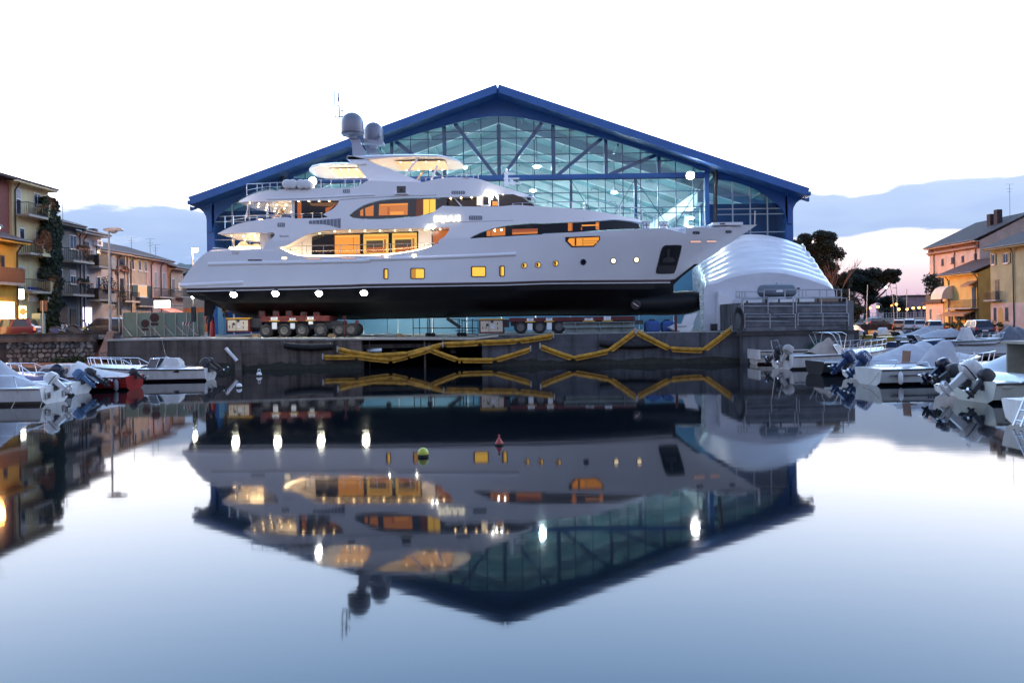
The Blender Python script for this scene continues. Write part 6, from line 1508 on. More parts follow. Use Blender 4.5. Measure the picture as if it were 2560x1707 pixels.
Gg.window(Lz, (1866, 1290, 1900, 1412)); Gg.window(Lz, (1938, 1335, 1975, 1420), 'plain', FRW, lit('warm_room', (1, .55, .25), .9)); Gg.balcony(Lz, 1900, 2015, 0, 1500, 1900, 1.0, .9, 'bars'); Gg.downpipe(Lz, 1842); Gg.antenna(100, 3.0); Gg.antenna(101.5, 2.4)
Gg.b('ground_wall', plaster('orange_plaster', (.55, .25, .12), .1), 102.7, 118, ZS, 5.0, 0, 3.6)
# lit club sign and red awning at street level
t = thing('lit_box_sign', 'glowing rounded white sign above the red awning', 'sign', un(403, 760, 84)); p0, p1 = un(385, 769, 84), un(422, 751, 84)
MB().loft([[(p0.x + r, 84, p0.z + r), (p1.x - r, 84, p0.z + r), (p1.x - r, 84, p1.z - r), (p0.x + r, 84, p1.z - r)] if k in (0,) else [(p0.x + r, 84 + d, p0.z + r), (p1.x - r, 84 + d, p0.z + r), (p1.x - r, 84 + d, p1.z - r), (p0.x + r, 84 + d, p1.z - r)] for k, (r, d) in enumerate(((.06, 0), (0, .05), (0, .3), (.06, .35)))], True, True).obj('light_box', lit('box_sign_glow2', (1, .93, .88), 9), t); MB().tube([(p0.x + .7, 84.4, p0.z + .3), (p0.x + .7, 90, p0.z + .3)], .06, 6).obj('arm', DARK, t)
t = thing('awning', 'red and white awning below the glowing rounded sign', 'awning', un(430, 775, 86)); a0, a1, a2, a3 = un(395, 768, 86), un(425, 768, 88), un(462, 781, 84), un(428, 781, 82)
MB().prism([a0, a1, a2, a3], (0, 0, -.08)).obj('canopy', mt('awning_red', (.5, .10, .08), .7), t); MB().prism([a3, a2, a2 - Vector((0, 0, .35)), a3 - Vector((0, 0, .35))], (0, .03, 0)).obj('valance', WHITE, t)
# dark hill and roofs further off
hill = MB(); rr_ = random.Random(3); rows = []
for j, (Y, base) in enumerate(((150, 0), (170, .6), (190, 1.0), (215, .7), (240, .2))):
    rows.append([un(200 + 14 * i, 803, Y) + Vector((0, 0, -2 + 16.0 * base * max(0.08, math.sin(max(0, min(1, (i - 8) / 22)) * math.pi) ** .7) + rr_.uniform(-.5, .5))) for i in range(34)])
tag(hill.loft(rows).obj('wooded_hill', LEAFD, smooth=60), kind='structure')
m = MB()
for k in range(26): x = un(385 + k * 4.2, 700, 180).x; leaves(m, (x, 180, 13.5 + 1.6 * math.sin(k * .18) + rr_.uniform(-.4, .5)), (1.3, 2, 1.5), 60, .5, rnd=rr_)
tag(m.obj('hill_trees', LEAFD), kind='stuff')
fb = House('far_house', 'far dark roofed house beyond the corner lamp', 'house', -40.5, 120, 135, ZS, 10.2, 9, 1, MATS['tan_plaster'], ROOFD, .8, 2.2); fb.antenna(122, 3.2, -1.5)
# ivy column
iv = thing('ivy', 'tall dark column of ivy between the cream and grey houses', 'ivy', onX(128, 826, -38.9)); m = MB(); r2 = random.Random(11)
for k in range(46):
    f = k / 45; px0, px1 = 110 + 6 * math.sin(k * .9), 150 - 8 * abs(math.sin(k * .37)) - (14 if f > .88 else 0) - (8 if f < .2 else 0)
    p = onX((px0 + px1) / 2, 826 - f * 322, -39.2); wy = abs(onX(px1, 700, -39.2).y - onX(px0, 700, -39.2).y) / 2
    leaves(m, (p.x, p.y, p.z), (.75, wy * 1.1, .42), 300, .19, rnd=r2)
tag(m.obj('foliage', LEAFD, iv), kind='stuff')
for k in range(4): p = onX(124 + k * 4, 826, -39.3); MB().tube([(p.x, p.y, ZS), (p.x + .1, p.y + .2, 6), (p.x, p.y, 12)], .06, 6).obj('stem', WOODD, iv)
# ------------------------------------------------------------------ street furniture on the left bank
def lamp_post(label, px, pyt, Y, zb, on=False, arm=.0, group=None, col=None, r=.05, headw=.9):
    p = un(px, pyt, Y); t = thing('street_lamp', label, 'street lamp', (p.x, Y, zb), 0, group)
    MB().tube([(p.x, Y, zb), (p.x, Y, p.z)], r, 8, rr=[r * 1.4, r * .8]).obj('pole', GALV, t, 50)
    if arm: MB().tube([(p.x, Y, p.z - .05), (p.x + arm, Y, p.z + .1)], r * .7, 6).obj('arm', GALV, t)
    x = p.x + arm
    MB().loft([[(x - headw / 2 * w, Y - .14, p.z + z), (x + headw / 2 * w, Y - .14, p.z + z), (x + headw / 2 * w, Y + .14, p.z + z), (x - headw / 2 * w, Y + .14, p.z + z)] for w, z in ((.8, .0), (1, .06), (.9, .18), (.4, .24))], True, True).obj('head', GALV, t)
    MB().lathe([(.01, -.2), (.20, -.14), (.29, -.01), (.01, .0)], (x, Y, p.z), 12).obj('lamp', (col or LAMPO) if on else mt('lamp_glass_off', (.5, .5, .5), .2), t, 60)
    return t
lamp_post('tall unlit street lamp standing before the white and pilastered houses', 272, 578, 60, ZS, False, .35, None, r=.085, headw=1.5)
lamp_post('lit orange street lamp behind the yacht stern', 481, 625, 88, ZS, True, .35, None, lit('sodium_near', (1, .50, .16), 2400), r=.07)
def back_sign(label, px0, px1, py0, py1, Y, zb, tri=False, polex=None, mat=None):
    a, c = un(px0, py1, Y), un(px1, py0, Y); xm = (a.x + c.x) / 2 if polex is None else un(polex, py0, Y).x
    t = thing('road_sign', label, 'road sign', (xm, Y, zb))
    if tri: MB().prism([(a.x, Y, a.z), (c.x, Y, a.z), ((a.x + c.x) / 2, Y, c.z)], (0, .03, 0)).obj('plate', mat, t); MB().box(a.x + .15, c.x - .15, Y, Y + .03, a.z - .55, a.z - .02).obj('lower_plate', mat, t)
    else: MB().box(a.x, c.x, Y, Y + .03, a.z, c.z).obj('plate', mat, t); MB().box(a.x + .05, c.x - .05, Y - .015, Y, a.z + .05, c.z - .05).obj('face', mat, t)
    MB().tube([(xm, Y - .05, zb), (xm, Y - .05, c.z)], .035, 8).obj('pole', GALV, t)
SGB = mt('sign_back_grey', (.07, .075, .08), .5, .3)
back_sign('dark triangular road sign seen from behind near the green fence', 287, 309, 744, 769, 57, ZS, True, None, SGB)
back_sign('brown square road sign plate near the ivy foot', 100, 118, 751, 778, 56, ZS, False, 108, mt('sign_brown', (.12, .06, .04), .5))
back_sign('small pale square sign on a slim post beside the tall lamp', 262, 282, 761, 773, 57.5, ZS, False, 274, mt('sign_pale', (.45, .40, .33), .5))
p = un(57, 779, 57); t = thing('round_sign', 'orange rimmed round sign on a thin post by the cafe', 'road sign', (p.x, 57, ZS)); MB().lathe([(.01, -.015), (.24, -.015), (.24, .015), (.01, .015)], n=20, M=Matrix.Translation(p) @ RX90).obj('disc', mt('sign_tan', (.5, .28, .12), .5), t, 40); MB().tube([(p.x, 57.05, ZS), (p.x, 57.05, p.z + .45)], .03, 6).obj('pole', GALV, t)
# stone quay wall with separate stones, stair and parapet
sw = thing('stone_wall', 'rubble stone quay wall with concrete cap below the cafe street', 'wall', (-30, 53, 0)); YW_ = 53.0
xL, xR = -38.0, un(232, 870, YW_).x; zt = 2.28
MB().box(xL, xR, YW_ + .12, YW_ + .7, -.5, zt - .5).obj('mortar_bed', CONCD, sw); MB().box(xL, xR, YW_ - .02, YW_ + .75, zt - .5, zt).obj('cap_wall', mt('cap_concrete', (.12, .105, .09), .9, var=.4, vs=1.5, bump=.5, bs=6, streak=.7), sw); MB().box(xL, xR, YW_ - .08, YW_ + .8, zt + .002, zt + .06).obj('coping', CONCD, sw)
STN = mt('wall_stone', (.17, .17, .16), .9, var=.5, vs=5, bump=.9, bs=12, rnd=.6); rs = random.Random(5); stones = []
for k in range(8):
    n = 7; pts = [(.5 * math.cos(2 * math.pi * i / n) * rs.uniform(.75, 1.05), .5 * math.sin(2 * math.pi * i / n) * rs.uniform(.75, 1.05)) for i in range(n)]
    stones.append(MB().loft([[(x, .18, z) for x, z in pts], [(x, .02, z) for x, z in pts], [(x * .72, -.0 - rs.uniform(0, .05), z * .80) for x, z in pts]], True, True).mesh('stone', STN))
cnt = 0; z = .15; row = 0
while z < zt - .62 and cnt < 298:
    x = xL + 4.2 + (row % 2) * .15
    while x < xR - .1 and cnt < 298:
        w = rs.uniform(.22, .52); h_ = rs.uniform(.22, .38)
        inst('stone', stones[rs.randrange(8)], sw, Matrix.Translation((x + w / 2, YW_ + .10 + rs.uniform(-.02, .03), z + .15 + rs.uniform(-.03, .03))) @ Matrix.Rotation(rs.uniform(-.5, .5), 4, 'Y') @ Matrix.Diagonal((w * 1.1, 1, h_ * 1.15, 1))); cnt += 1; x += w + .015
    z += .295; row += 1
m = MB(); 
for k in range(14): leaves(m, (un(135 + k * 7, 900, 52.7).x, 52.75, .45 + .12 * math.sin(k * 1.7)), (.3, .12, .35), 40, .1, rnd=rs)
tag(m.obj('wall_weeds', LEAF), kind='stuff')
st = thing('stone_stair', 'reddish steps leading down beside the sloping parapet', 'stair', (un(255, 870, 53.2).x, 53.2, .3)); xs0, xs1 = un(229, 870, 53.2).x, un(273, 870, 53.2).x
for k in range(9): MB().box(xs0 + .02, xs1, 52.4 + k * .28, 52.4 + (k + 1) * .28 + .05, .3 + k * .0, .34 + (k + 1) * .17).obj('step', mt('step_red', (.17, .085, .055), .85, var=.3, vs=3), st)
t = thing('sloping_parapet', 'sloping concrete parapet beside the red steps', 'parapet', (un(272, 870, 53).x, 52.6, .3)); PAR = mt('parapet_warm', (.36, .24, .18), .85, var=.2, vs=2)
MB().prism([un(*FZ(*q), 52.4) for q in ((905, 742), (985, 545), (1050, 548), (985, 735))], (0, .8, 0)).obj('slope_cap', PAR, t); MB().prism([un(*FZ(*q), 52.5) for q in ((985, 735), (1050, 548), (1090, 800), (1000, 800))], (0, .7, 0)).obj('stone_flank', mt('flank_stone', (.13, .12, .13), .9, var=.5, vs=6, bump=.8, bs=10), t); MB().prism([un(*FZ(*q), 52.45) for q in ((905, 742), (985, 738), (980, 800), (912, 800))], (0, .7, 0)).obj('end_pier', PAR, t); MB().prism([un(*FZ(*q), 52.3) for q in ((990, 758), (1075, 754), (1078, 832), (995, 832))], (0, .6, 0)).obj('bollard_block', PAR, t)
# flower tubs and bench outside the cafe, scooters
def pot(label, px0, px1, py0, Y, zb=None, mat=None):
    a, c = un(px0, py0, Y), un(px1, py0, Y); zb = ZS if zb is None else zb; r = (c.x - a.x) / 2
    t = thing('flower_tub', label, 'flower tub', ((a.x + c.x) / 2, Y, zb)); MB().lathe([(r * .75, 0), (r, a.z - zb - .12), (r * 1.1, a.z - zb - .12), (r * 1.1, a.z - zb), (r * .9, a.z - zb)], ((a.x + c.x) / 2, Y, zb), 16).obj('tub', mat or mt('terracotta_pot', (.28, .10, .05), .7), t, 40); return t
pot('square-shouldered terracotta tub outside the cafe', 31, 49, 821, 56); pot('taller red tub beside the vending cabinet', 57, 83, 817, 56.4, None, mt('tub_red', (.30, .05, .03), .6))
t = thing('vending_cabinet', 'pale green glass fronted cabinet on the cafe pavement', 'cabinet', (un(90, 815, 57).x, 57, ZS)); a, c = un(80, 830, 57), un(101, 783, 57); MB().box(a.x, c.x, 57, 57.6, ZS, c.z).obj('case', mt('cabinet_green', (.35, .42, .34), .4), t); MB().box(a.x + .06, c.x - .06, 56.98, 57, ZS + .5, c.z - .3).obj('glass_front', mt('cabinet_glass', (.2, .28, .22), .1), t)
def motorbike(label, px, Y, s_, col, flip=1):
    x = un(px, 830, Y).x; t = thing('scooter', label, 'motorbike', (x, Y, ZS), 0, 'scooters parked along the wall')
    for dx_ in (-.62, .62): w = inst('wheel', MB().lathe([(.18, -.05), (.29, -.05), (.31, 0), (.29, .05), (.18, .05)], n=18, M=RX90).mesh('wheel', RUB, 40), t, Matrix.Translation((x + dx_ * s_, Y, ZS + .31)) @ Matrix.Scale(s_, 4))
    def p(a, z, d=0): return (x + flip * a * s_, Y + d, ZS + z * s_)
    MB().loft([[p(a, z0, -w_), p(a, z1, -w_ * .6), p(a, z1, w_ * .6), p(a, z0, w_)] for a, z0, z1, w_ in ((-.75, .6, .78, .08), (-.4, .45, .84, .16), (.0, .35, .62, .14), (.25, .35, .55, .12))], True, True).obj('body', col, t, 50)
    MB().loft([[p(a, z0, -.12), p(a, z1, -.10), p(a, z1, .10), p(a, z0, .12)] for a, z0, z1 in ((-.7, .79, .86), (-.3, .84, .93), (.05, .70, .78))], True, True).obj('seat', RUB, t, 50)
    MB().tube([p(.62, .31), p(.45, .75), p(.38, 1.05)], .045 * s_, 8).obj('fork', STEEL, t, 50); MB().tube([p(.34, 1.05, -.33), p(.40, 1.0, 0), p(.34, 1.05, .33)], .022, 6).obj('handlebar', DARK, t); MB().loft([[p(.42, .55, -.14), p(.52, .8, -.16), p(.52, .8, .16), p(.42, .55, .14)], [p(.45, .55, -.14), p(.56, .82, -.16), p(.56, .82, .16), p(.45, .55, .14)]], True, True).obj('leg_shield', col, t)
    MB().lathe([(.01, .0), (.07, .02), (.09, .08), (.02, .1)], n=12, M=Matrix.Translation(p(.50, .92)) @ Matrix.Rotation(flip * math.pi / 2, 4, 'Y')).obj('headlight', STEEL, t, 40); MB().lathe([(.01, -.08), (.07, -.05), (.09, .03), (.03, .06)], n=10, M=Matrix.Translation(p(.40, 1.16, -.3))).obj('mirror', DARK, t); return t
motorbike('dark blue scooter parked behind the stone wall', 152, 55.2, 1.0, mt('scooter_blue', (.03, .04, .15), .3)); motorbike('silver scooter parked beside the blue one', 176, 55.0, 1.0, mt('scooter_silver', (.45, .42, .38), .3, .5), -1); motorbike('dark maxi scooter closest to the lit doorway', 199, 54.8, 1.1, mt('scooter_black', (.03, .03, .03), .3))
# ================================================================== right bank: houses, bridge, lamps, trees, cars
def Hz(x, y): return 2130 + .10844 * x, 690 + .10844 * y
ZR = .62
big_ = House('palazzo', 'large pink plastered house with brick cornice and small square windows', 'house', 62, 105.4, 118, ZR, 12.5, 14, -1, plaster('palazzo_plaster', (.52, .38, .32), .25), ROOFD, .8, 3.6)
big_.b('cornice', mt('brick_cornice', (.16, .07, .05), .9, var=.3, vs=8), 105.4, 118.1, 11.45, 12.3, 0, .18)
dent = MB().box(-.3, 0, -.12, .12, 0, .25).mesh('brick', mt('brick_pale', (.40, .26, .2), .9))
for k in range(42): inst('brick', dent, big_.t, Matrix.Translation((61.82, 105.6 + k * .3, 11.62)))
for q in ((1107, 643, 1130, 710), (1213, 625, 1238, 692), (1326, 608, 1352, 675), (1464, 583, 1492, 652), (1112, 850, 1138, 935)): big_.window(Gz, q, 'plain', WOODD)
for x in (1035, 1258, 1490): big_.downpipe(Gz, x)
for y0 in (108.0, 109.6): MB().box(66, 66.7, y0, y0 + .8, 13.5, 16.9 if y0 < 109 else 16.5).obj('chimney', ROOFD, big_.t)
big_.antenna(106.2, 3.4, -4.6, 16.6)
ye = House('yellow_house', 'small yellow two storey house with awning over its doors', 'house', 58, 99, 106.8, ZR, 7.9, 8, -1, plaster('yellow_plaster', (.62, .42, .14), .2), ROOFT, .9, 1.9)
ye.window(Gz, (1440, 945, 1482, 1180), 'plain', WOODD); ye.window(Gz, (1280, 1275, 1315, 1345), 'plain', WOODD); ye.b('door', WOODD, 99.7, 100.6, ZR, 3.0, 0, .08); ye.b('door', WOODD, 101.0, 101.8, ZR, 3.0, 0, .08); ye.b('door', WOODD, 104.8, 105.6, ZR, 2.9, 0, .08)
bl_, bx_ = ye.balcony(Gz, 1235, 1520, 0, 1192, 1235, 1.0, 1.1, 'bars')
ye.downpipe(Gz, 1508); ye.downpipe(Gz, 1190)
for nm, q, zz, dd in (('awning', (1205, 1480), (1205, 1265), 1.5), ('balcony_awning', (1400, 1500), (885, 920), 1.0)):
    y0, y1 = onX(*Gz(q[0], 1200), 58).y, onX(*Gz(q[1], 1200), 58).y; zt = onX(*Gz(q[0], zz[0]), 58).z; y0, y1 = min(y0, y1), max(y0, y1); n = 6 if nm == 'awning' else 2
    for k in range(n): MB().prism([(57.98, y0 + (y1 - y0) * k / n + .01, zt), (57.98 - dd, y0 + (y1 - y0) * k / n + .01, zt - .5), (57.98 - dd, y0 + (y1 - y0) * k / n + .01, zt - .75), (57.98, y0 + (y1 - y0) * k / n + .01, zt - .06)], (0, (y1 - y0) / n - .02, 0)).obj(nm, mt('awning_brown', (.38, .20, .10), .8), ye.t)
q0 = onX(*Gz(1245, 930), 58); cv = MB(); rws = []
for k in range(9):
    a = math.pi / 2 * k / 8; rws.append([(57.95 - 1.5 * math.sin(a) , 104.6, q0.z - 1.75 + 1.75 * math.cos(a)), (57.95 - 1.5 * math.sin(a), 107.3, q0.z - 1.75 + 1.75 * math.cos(a))])
cv.loft(rws); cv.add([(57.95, 104.6, q0.z - 1.75)] + [r[0] for r in rws], [(0, i + 1, i + 2) for i in range(8)]); cv.obj('barrel_awning', mt('cream_canvas', (.62, .56, .45), .7), ye.t, 50)
an = House('terrace_annex', 'low pink annex with dark planted roof terrace', 'house', 58, 107.0, 111.6, ZR, 4.3, 6, -1, MATS['palazzo_plaster'])
an.window(Gz, (978, 1180, 1000, 1305), 'plain', FRW); an.window(Gz, (1052, 1240, 1105, 1420), 'roller')
MB().box(57.6, 60, 106.9, 112.0, 4.32, 4.5).obj('roof_slab', ROOFT, an.t)
m = MB(); r6 = random.Random(4); leaves(m, (58.3, 109.6, 6.6), (.8, 2.5, 1.9), 900, .22, rnd=r6); leaves(m, (58.1, 110.8, 7.6), (.7, 1.4, 1.0), 250, .22, rnd=r6)
t = thing('terrace_plants', 'dark tangle of climbing plants on the annex terrace', 'plants', (58.3, 109.6, 4.5)); tag(m.obj('foliage', LEAFD, t), kind='stuff'); MB().box(57.9, 58.1, 107.4, 111.4, 4.5, 5.6).obj('screen', IRON, t)
for k in range(4): MB().tube([(58.0, 107.6 + k * 1.2, 4.5), (58.0, 107.6 + k * 1.2, 8.2)], .03, 5).obj('trellis_post', IRON, t)
ol = House('olive_house', 'olive sided corner house with green shutters and arched door', 'house', 58, 88.5, 96.4, ZR, 10.5, 10, -1, plaster('olive_plaster', (.40, .34, .18), .2), ROOFD, 1.0, 2.4)
ol.window(Gz, (1660, 590, 1690, 705), 'shutters_dark'); ol.window(Gz, (1785, 580, 1835, 690), 'shutters_dark'); ol.window(Gz, (1690, 865, 1735, 1090), 'plain', GREEN); ol.window(Gz, (1676, 1172, 1708, 1312), 'plain', WOODD); ol.window(Gz, (1800, 1168, 1838, 1310), 'plain', WOODD)
ol.balcony(Gz, 1625, 1760, 0, 1105, 1625, 1.0, .7, 'bars')
y0 = onX(*Gz(1755, 1300), 58).y; MB().prism([(57.95, y0 + .5 * math.cos(a), 3.0 + .5 * math.sin(a)) for a in [math.pi * k / 8 for k in range(9)]] + [(57.95, y0 - .5, ZR), (57.95, y0 + .5, ZR)], (.04, 0, 0)).obj('arched_door', mt('ochre_door', (.35, .20, .05), .6), ol.t)
for k in range(16): MB().box(57.97, 58.45, 88.46, 88.49, ZR + .1 + k * .6, ZR + .62 + k * .6).obj('quoin', MATS['palazzo_plaster'], ol.t)
MB().box(57.96, 58.0, 88.5, 96.4, ZR, 4.0).obj('pale_ground_storey', MATS['palazzo_plaster'], ol.t)
ol.downpipe(Gz, 1898)
for k, (px, s_) in enumerate(((2366, .35), (2383, .5), (2398, .45), (2484, .4), (2500, .35))):
    p = onX(px, 820, 57.2); t = thing('potted_shrub', ('small leafy pot shrub by the annex corner', 'broad pot shrub by the yellow house door', 'round pot shrub next to the broad one', 'low shrub at the foot of the olive house', 'weedy shrub below the olive house window')[k], 'plant', (57.2, p.y, ZR)); MB().lathe([(.2, 0), (.3, .45), (.26, .45)], (57.2, p.y, ZR), 12).obj('pot', MATS.get('terracotta_pot'), t, 40); m = MB(); leaves(m, (57.2, p.y, ZR + .8), (s_, s_ * 1.3, s_), 160, .12, rnd=r6); tag(m.obj('foliage', LEAF, t), kind='stuff')
# bridge and embankment in the distance
br_ = thing('bridge', 'pale low concrete bridge with railings beyond the parked cars', 'bridge', (70, 150, 0))
BRM = mt('pale_bridge', (.42, .42, .38), .85, var=.15, vs=.8, streak=.3)
a, c = un(2120, 797, 150), un(2335, 795, 150); d0 = un(2256, 822, 150)
MB().box(a.x, d0.x, 150, 151, .5, a.z).obj('abutment', BRM, br_); MB().box(d0.x, c.x + 4, 150, 160, a.z - .9, a.z).obj('deck', BRM, br_); MB().box(d0.x, c.x + 4, 152, 158, a.z - 1.3, a.z - .9).obj('girder', CONCD, br_); MB().box(d0.x + 12, d0.x + 13, 152, 158, 0, a.z - 1.3).obj('pier', BRM, br_)
m = MB(); 
for k in range(40): x = a.x + (c.x + 4 - a.x) * k / 39; m.box(x - .03, x + .03, 150.1, 150.16, a.z, a.z + 1.0)
m.box(a.x, c.x + 4, 150.1, 150.18, a.z + 1, a.z + 1.06); m.box(a.x, c.x + 4, 150.1, 150.16, a.z + .5, a.z + .54); m.obj('railing', GALV, br_)
tag(MB().add([(50, 118, .7), (90, 118, .7), (90, 150, 1.6), (50, 150, 1.6)], [(0, 1, 2, 3)]).obj('ramp_road', ASPH), kind='structure')
ew = thing('embankment_wall', 'dark embankment wall behind the far moored boats', 'wall', (50, 117, 0)); MB().box(44, 61, 117, 118, -1, 1.5).obj('wall', CONCD, ew)
fbw = thing('long_wall_building', 'long low purplish building beyond the street lamps', 'building', (un(2290, 790, 190).x, 190, .6)); a, c = un(2262, 741, 190), un(2345, 741, 190); MB().box(a.x, c.x + 10, 190, 205, .5, a.z).obj('wall', plaster('mauve_wall', (.28, .20, .22), .2), fbw); MB().box(a.x - .3, c.x + 10, 189.6, 205, a.z, a.z + .3).obj('roof', ROOFD, fbw)
for k in range(9): MB().box(a.x + 1 + k * 1.6, a.x + 1.9 + k * 1.6, 189.93, 189.99, 2.4, 4.4).obj('window', PANE, fbw)
# trees
def tree(name, label, x, y, z0, base_r, crown, limbs, n, s, mat, seed, cat='tree', bare=False, tz=None):
    """crown: list of (dx, dz, rx, ry, rz, count share)"""
    rr = random.Random(seed); t = thing(name, label, cat, (x, y, z0)); m = MB()
    zt = tz
    m.tube([(x, y, z0 - .3), (x + rr.uniform(-.2, .2), y, z0 + (zt - z0) * .5), (x + rr.uniform(-.3, .3), y, zt)], .1, 8, rr=[base_r * 1.3, base_r, base_r * .75]); m.obj('trunk', mt('bark', (.045, .035, .03), .9, var=.3, vs=4, bump=.8, bs=8), t, 50)
    for (dx_, dz_, rx_, ry_, rz_, sh) in crown:
        for k in range(limbs):
            e_ = Vector((x + dx_ + rr.uniform(-.6, .6) * rx_, y + rr.uniform(-.5, .5) * ry_, z0 + dz_ + rr.uniform(-.2, .5) * rz_)); b_ = Vector((x, y, z0 + (zt - z0) * rr.uniform(.55, 1)))
            mid = b_.lerp(e_, .5) + Vector((rr.uniform(-.3, .3), rr.uniform(-.3, .3), -.15 * (e_ - b_).length * .3))
            MB().tube([b_, mid, e_], .1, 6, rr=[base_r * .42, base_r * .28, base_r * .10]).obj('limb', MATS['bark'], t, 50)
    if n:
        m = MB()
        for (dx_, dz_, rx_, ry_, rz_, sh) in crown:
            nc = max(6, int(sh * 44))
            for k in range(nc):
                d = Vector((rr.gauss(0, 1), rr.gauss(0, 1), rr.gauss(0, 1))).normalized() * rr.random() ** .4
                c_ = (x + dx_ + d.x * rx_, y + d.y * ry_, z0 + dz_ + d.z * rz_); q = rr.uniform(.28, .46)
                leaves(m, c_, (rx_ * q + .3, ry_ * q + .3, rz_ * q * .9 + .25), int(n * sh / nc), s, rnd=rr)
        tag(m.obj('crown', mat, t), kind='stuff')
    return t
PINE = mt('pine_needles', (.011, .018, .009), .8, var=.5, vs=.6)
def pos(px, Y): return un(px, 800, Y).x
k_ = 150 / F
tree('pine_tree', 'wide umbrella pine with side puff beyond the canal', pos(2168, 150), 150, 1.2, .55, [(-2.0, 8.0, 4.0, 3.0, 1.9, .36), (2.0, 8.6, 3.2, 2.6, 1.7, .28), (5.0, 8.9, 1.8, 1.8, 1.3, .14), (.2, 5.8, 2.0, 1.6, 1.6, .14), (3.3, 4.2, 1.3, 1.2, .9, .08)], 3, 20000, .28, PINE, 21, tz=6.2)
tree('pine_tree', 'tall dark pine rising behind the white tent', pos(2035, 140), 140, 1.2, .6, [(-2.2, 13.2, 2.9, 2.6, 2.3, .26), (.6, 14.6, 2.9, 2.6, 2.2, .26), (2.2, 11.6, 3.2, 2.4, 2.8, .26), (3.2, 7.4, 2.6, 2.0, 3.0, .2), (-1.5, 10.0, 2.8, 2, 2.6, .16), (2.6, 3.8, 2.6, 2.0, 2.2, .16)], 3, 30000, .28, PINE, 22, tz=10.5)
tree('round_tree', 'dense round clipped tree behind the orange lamps', pos(2239, 175), 175, 1, .4, [(0, 3.6, 2.7, 2.5, 2.5, .8), (0, 2.4, 2.4, 2.2, 1.6, .4)], 3, 12000, .24, PINE, 23, tz=2.5)
tree('dark_bush', 'dark bushy tree at the right end of the tent', pos(2105, 135), 135, .9, .4, [(0, 3.2, 3.0, 2.4, 2.6, .7), (-2.5, 3.5, 2.4, 2.2, 3.0, .5)], 2, 12000, .26, PINE, 24, tz=2.5)
def bare(label, px, Y, z0, hgt, seed, spread=.5, depth=4):
    rr = random.Random(seed); x = pos(px, Y); t = thing('bare_tree', label, 'tree', (x, Y, z0)); tr = MB(); tw = MB()
    def grow(p, d, l, r, lv):
        q = p + d * l; (tr if lv == 0 else tw).tube([p, p.lerp(q, .5) + Vector((rr.uniform(-.06, .06) * l, 0, 0)), q], r, 5, rr=[r, r * .85, r * .65], cap=False)
        if lv >= depth: return
        for _ in range(3 if lv else 5):
            nd2 = (d + Vector((rr.uniform(-1, 1), rr.uniform(-1, 1), rr.uniform(-.2, .7))) * spread).normalized(); grow(p.lerp(q, rr.uniform(.6, 1)), nd2, l * rr.uniform(.6, .8), r * .58, lv + 1)
    grow(Vector((x, Y, z0)), Vector((0, 0, 1)), hgt * .36, hgt * .018, 0)
    tr.obj('trunk', MATS['bark'], t, 50); tag(tw.obj('branches', mt('twig_brown', (.13, .08, .07), .8), t), kind='stuff')
bare('leafless tree between the tall pine and the umbrella pine', 2088, 138, 1, 12.5, 31); bare('leafless tree above the long purplish building', 2302, 215, .6, 9, 32, .6); bare('second leafless tree over the purplish building nearer the pink house', 2318, 205, .6, 8, 33, .6)
# distant street lamps: heads as in the photograph, standing along the far road
LGRP = 'orange street lamps along the far road'
lam = MB().lathe([(.01, -.28), (.20, -.2), (.27, 0), (.20, .2), (.01, .28)], n=10).mesh('lamp', LAMPO, 60); cap_ = MB().lathe([(.38, .2), (.36, .26), (.05, .36)], n=10).mesh('lamp_cap', DARK, 60)
lampsq = ((300, 790, 150, 'orange street lamp closest to the concrete platform, low over the ramp'), (405, 735, 155, 'orange street lamp under the umbrella pine trunk'), (600, 710, 160, 'orange street lamp between the umbrella pine and the round tree'), (895, 670, 165, 'orange street lamp at the left foot of the round tree'), (1025, 650, 165, 'orange street lamp highest of all before the round tree'), (880, 805, 190, 'small low orange lamp under the round tree'), (1080, 765, 170, 'orange lamp low at the right foot of the round tree'), (1270, 765, 172, 'orange lamp where the round tree meets the purplish building'), (1410, 738, 180, 'first of the cluster of orange lamps before the purplish building'), (1450, 775, 200, 'lowest of the cluster of orange lamps before the purplish building'), (1545, 730, 185, 'last of the cluster of orange lamps before the purplish building'), (1665, 725, 170, 'orange street lamp beside the pink annex corner'))
for x, y, Y, lab in lampsq:
    p = un(*Hz(x, y), Y); t = thing('street_lamp', lab, 'street lamp', (p.x, Y, 1.0), 0, LGRP); MB().tube([(p.x, Y, .6), (p.x, Y, p.z - .2)], .06, 6).obj('pole', DARK, t); inst('lamp', lam, t, Matrix.Translation(p)); inst('lamp_cap', cap_, t, Matrix.Translation(p))
p = un(*Hz(790, 265), 175); t = thing('street_lamp', 'single tall white lamp beside the umbrella pine side puff', 'street lamp', (p.x, 175, 1)); MB().tube([(p.x, 175, .6), (p.x, 175, p.z)], .07, 6).obj('pole', GALV, t); MB().lathe([(.02, -.25), (.3, 0), (.02, .25)], p, 10).obj('lamp', LAMPW, t, 60)
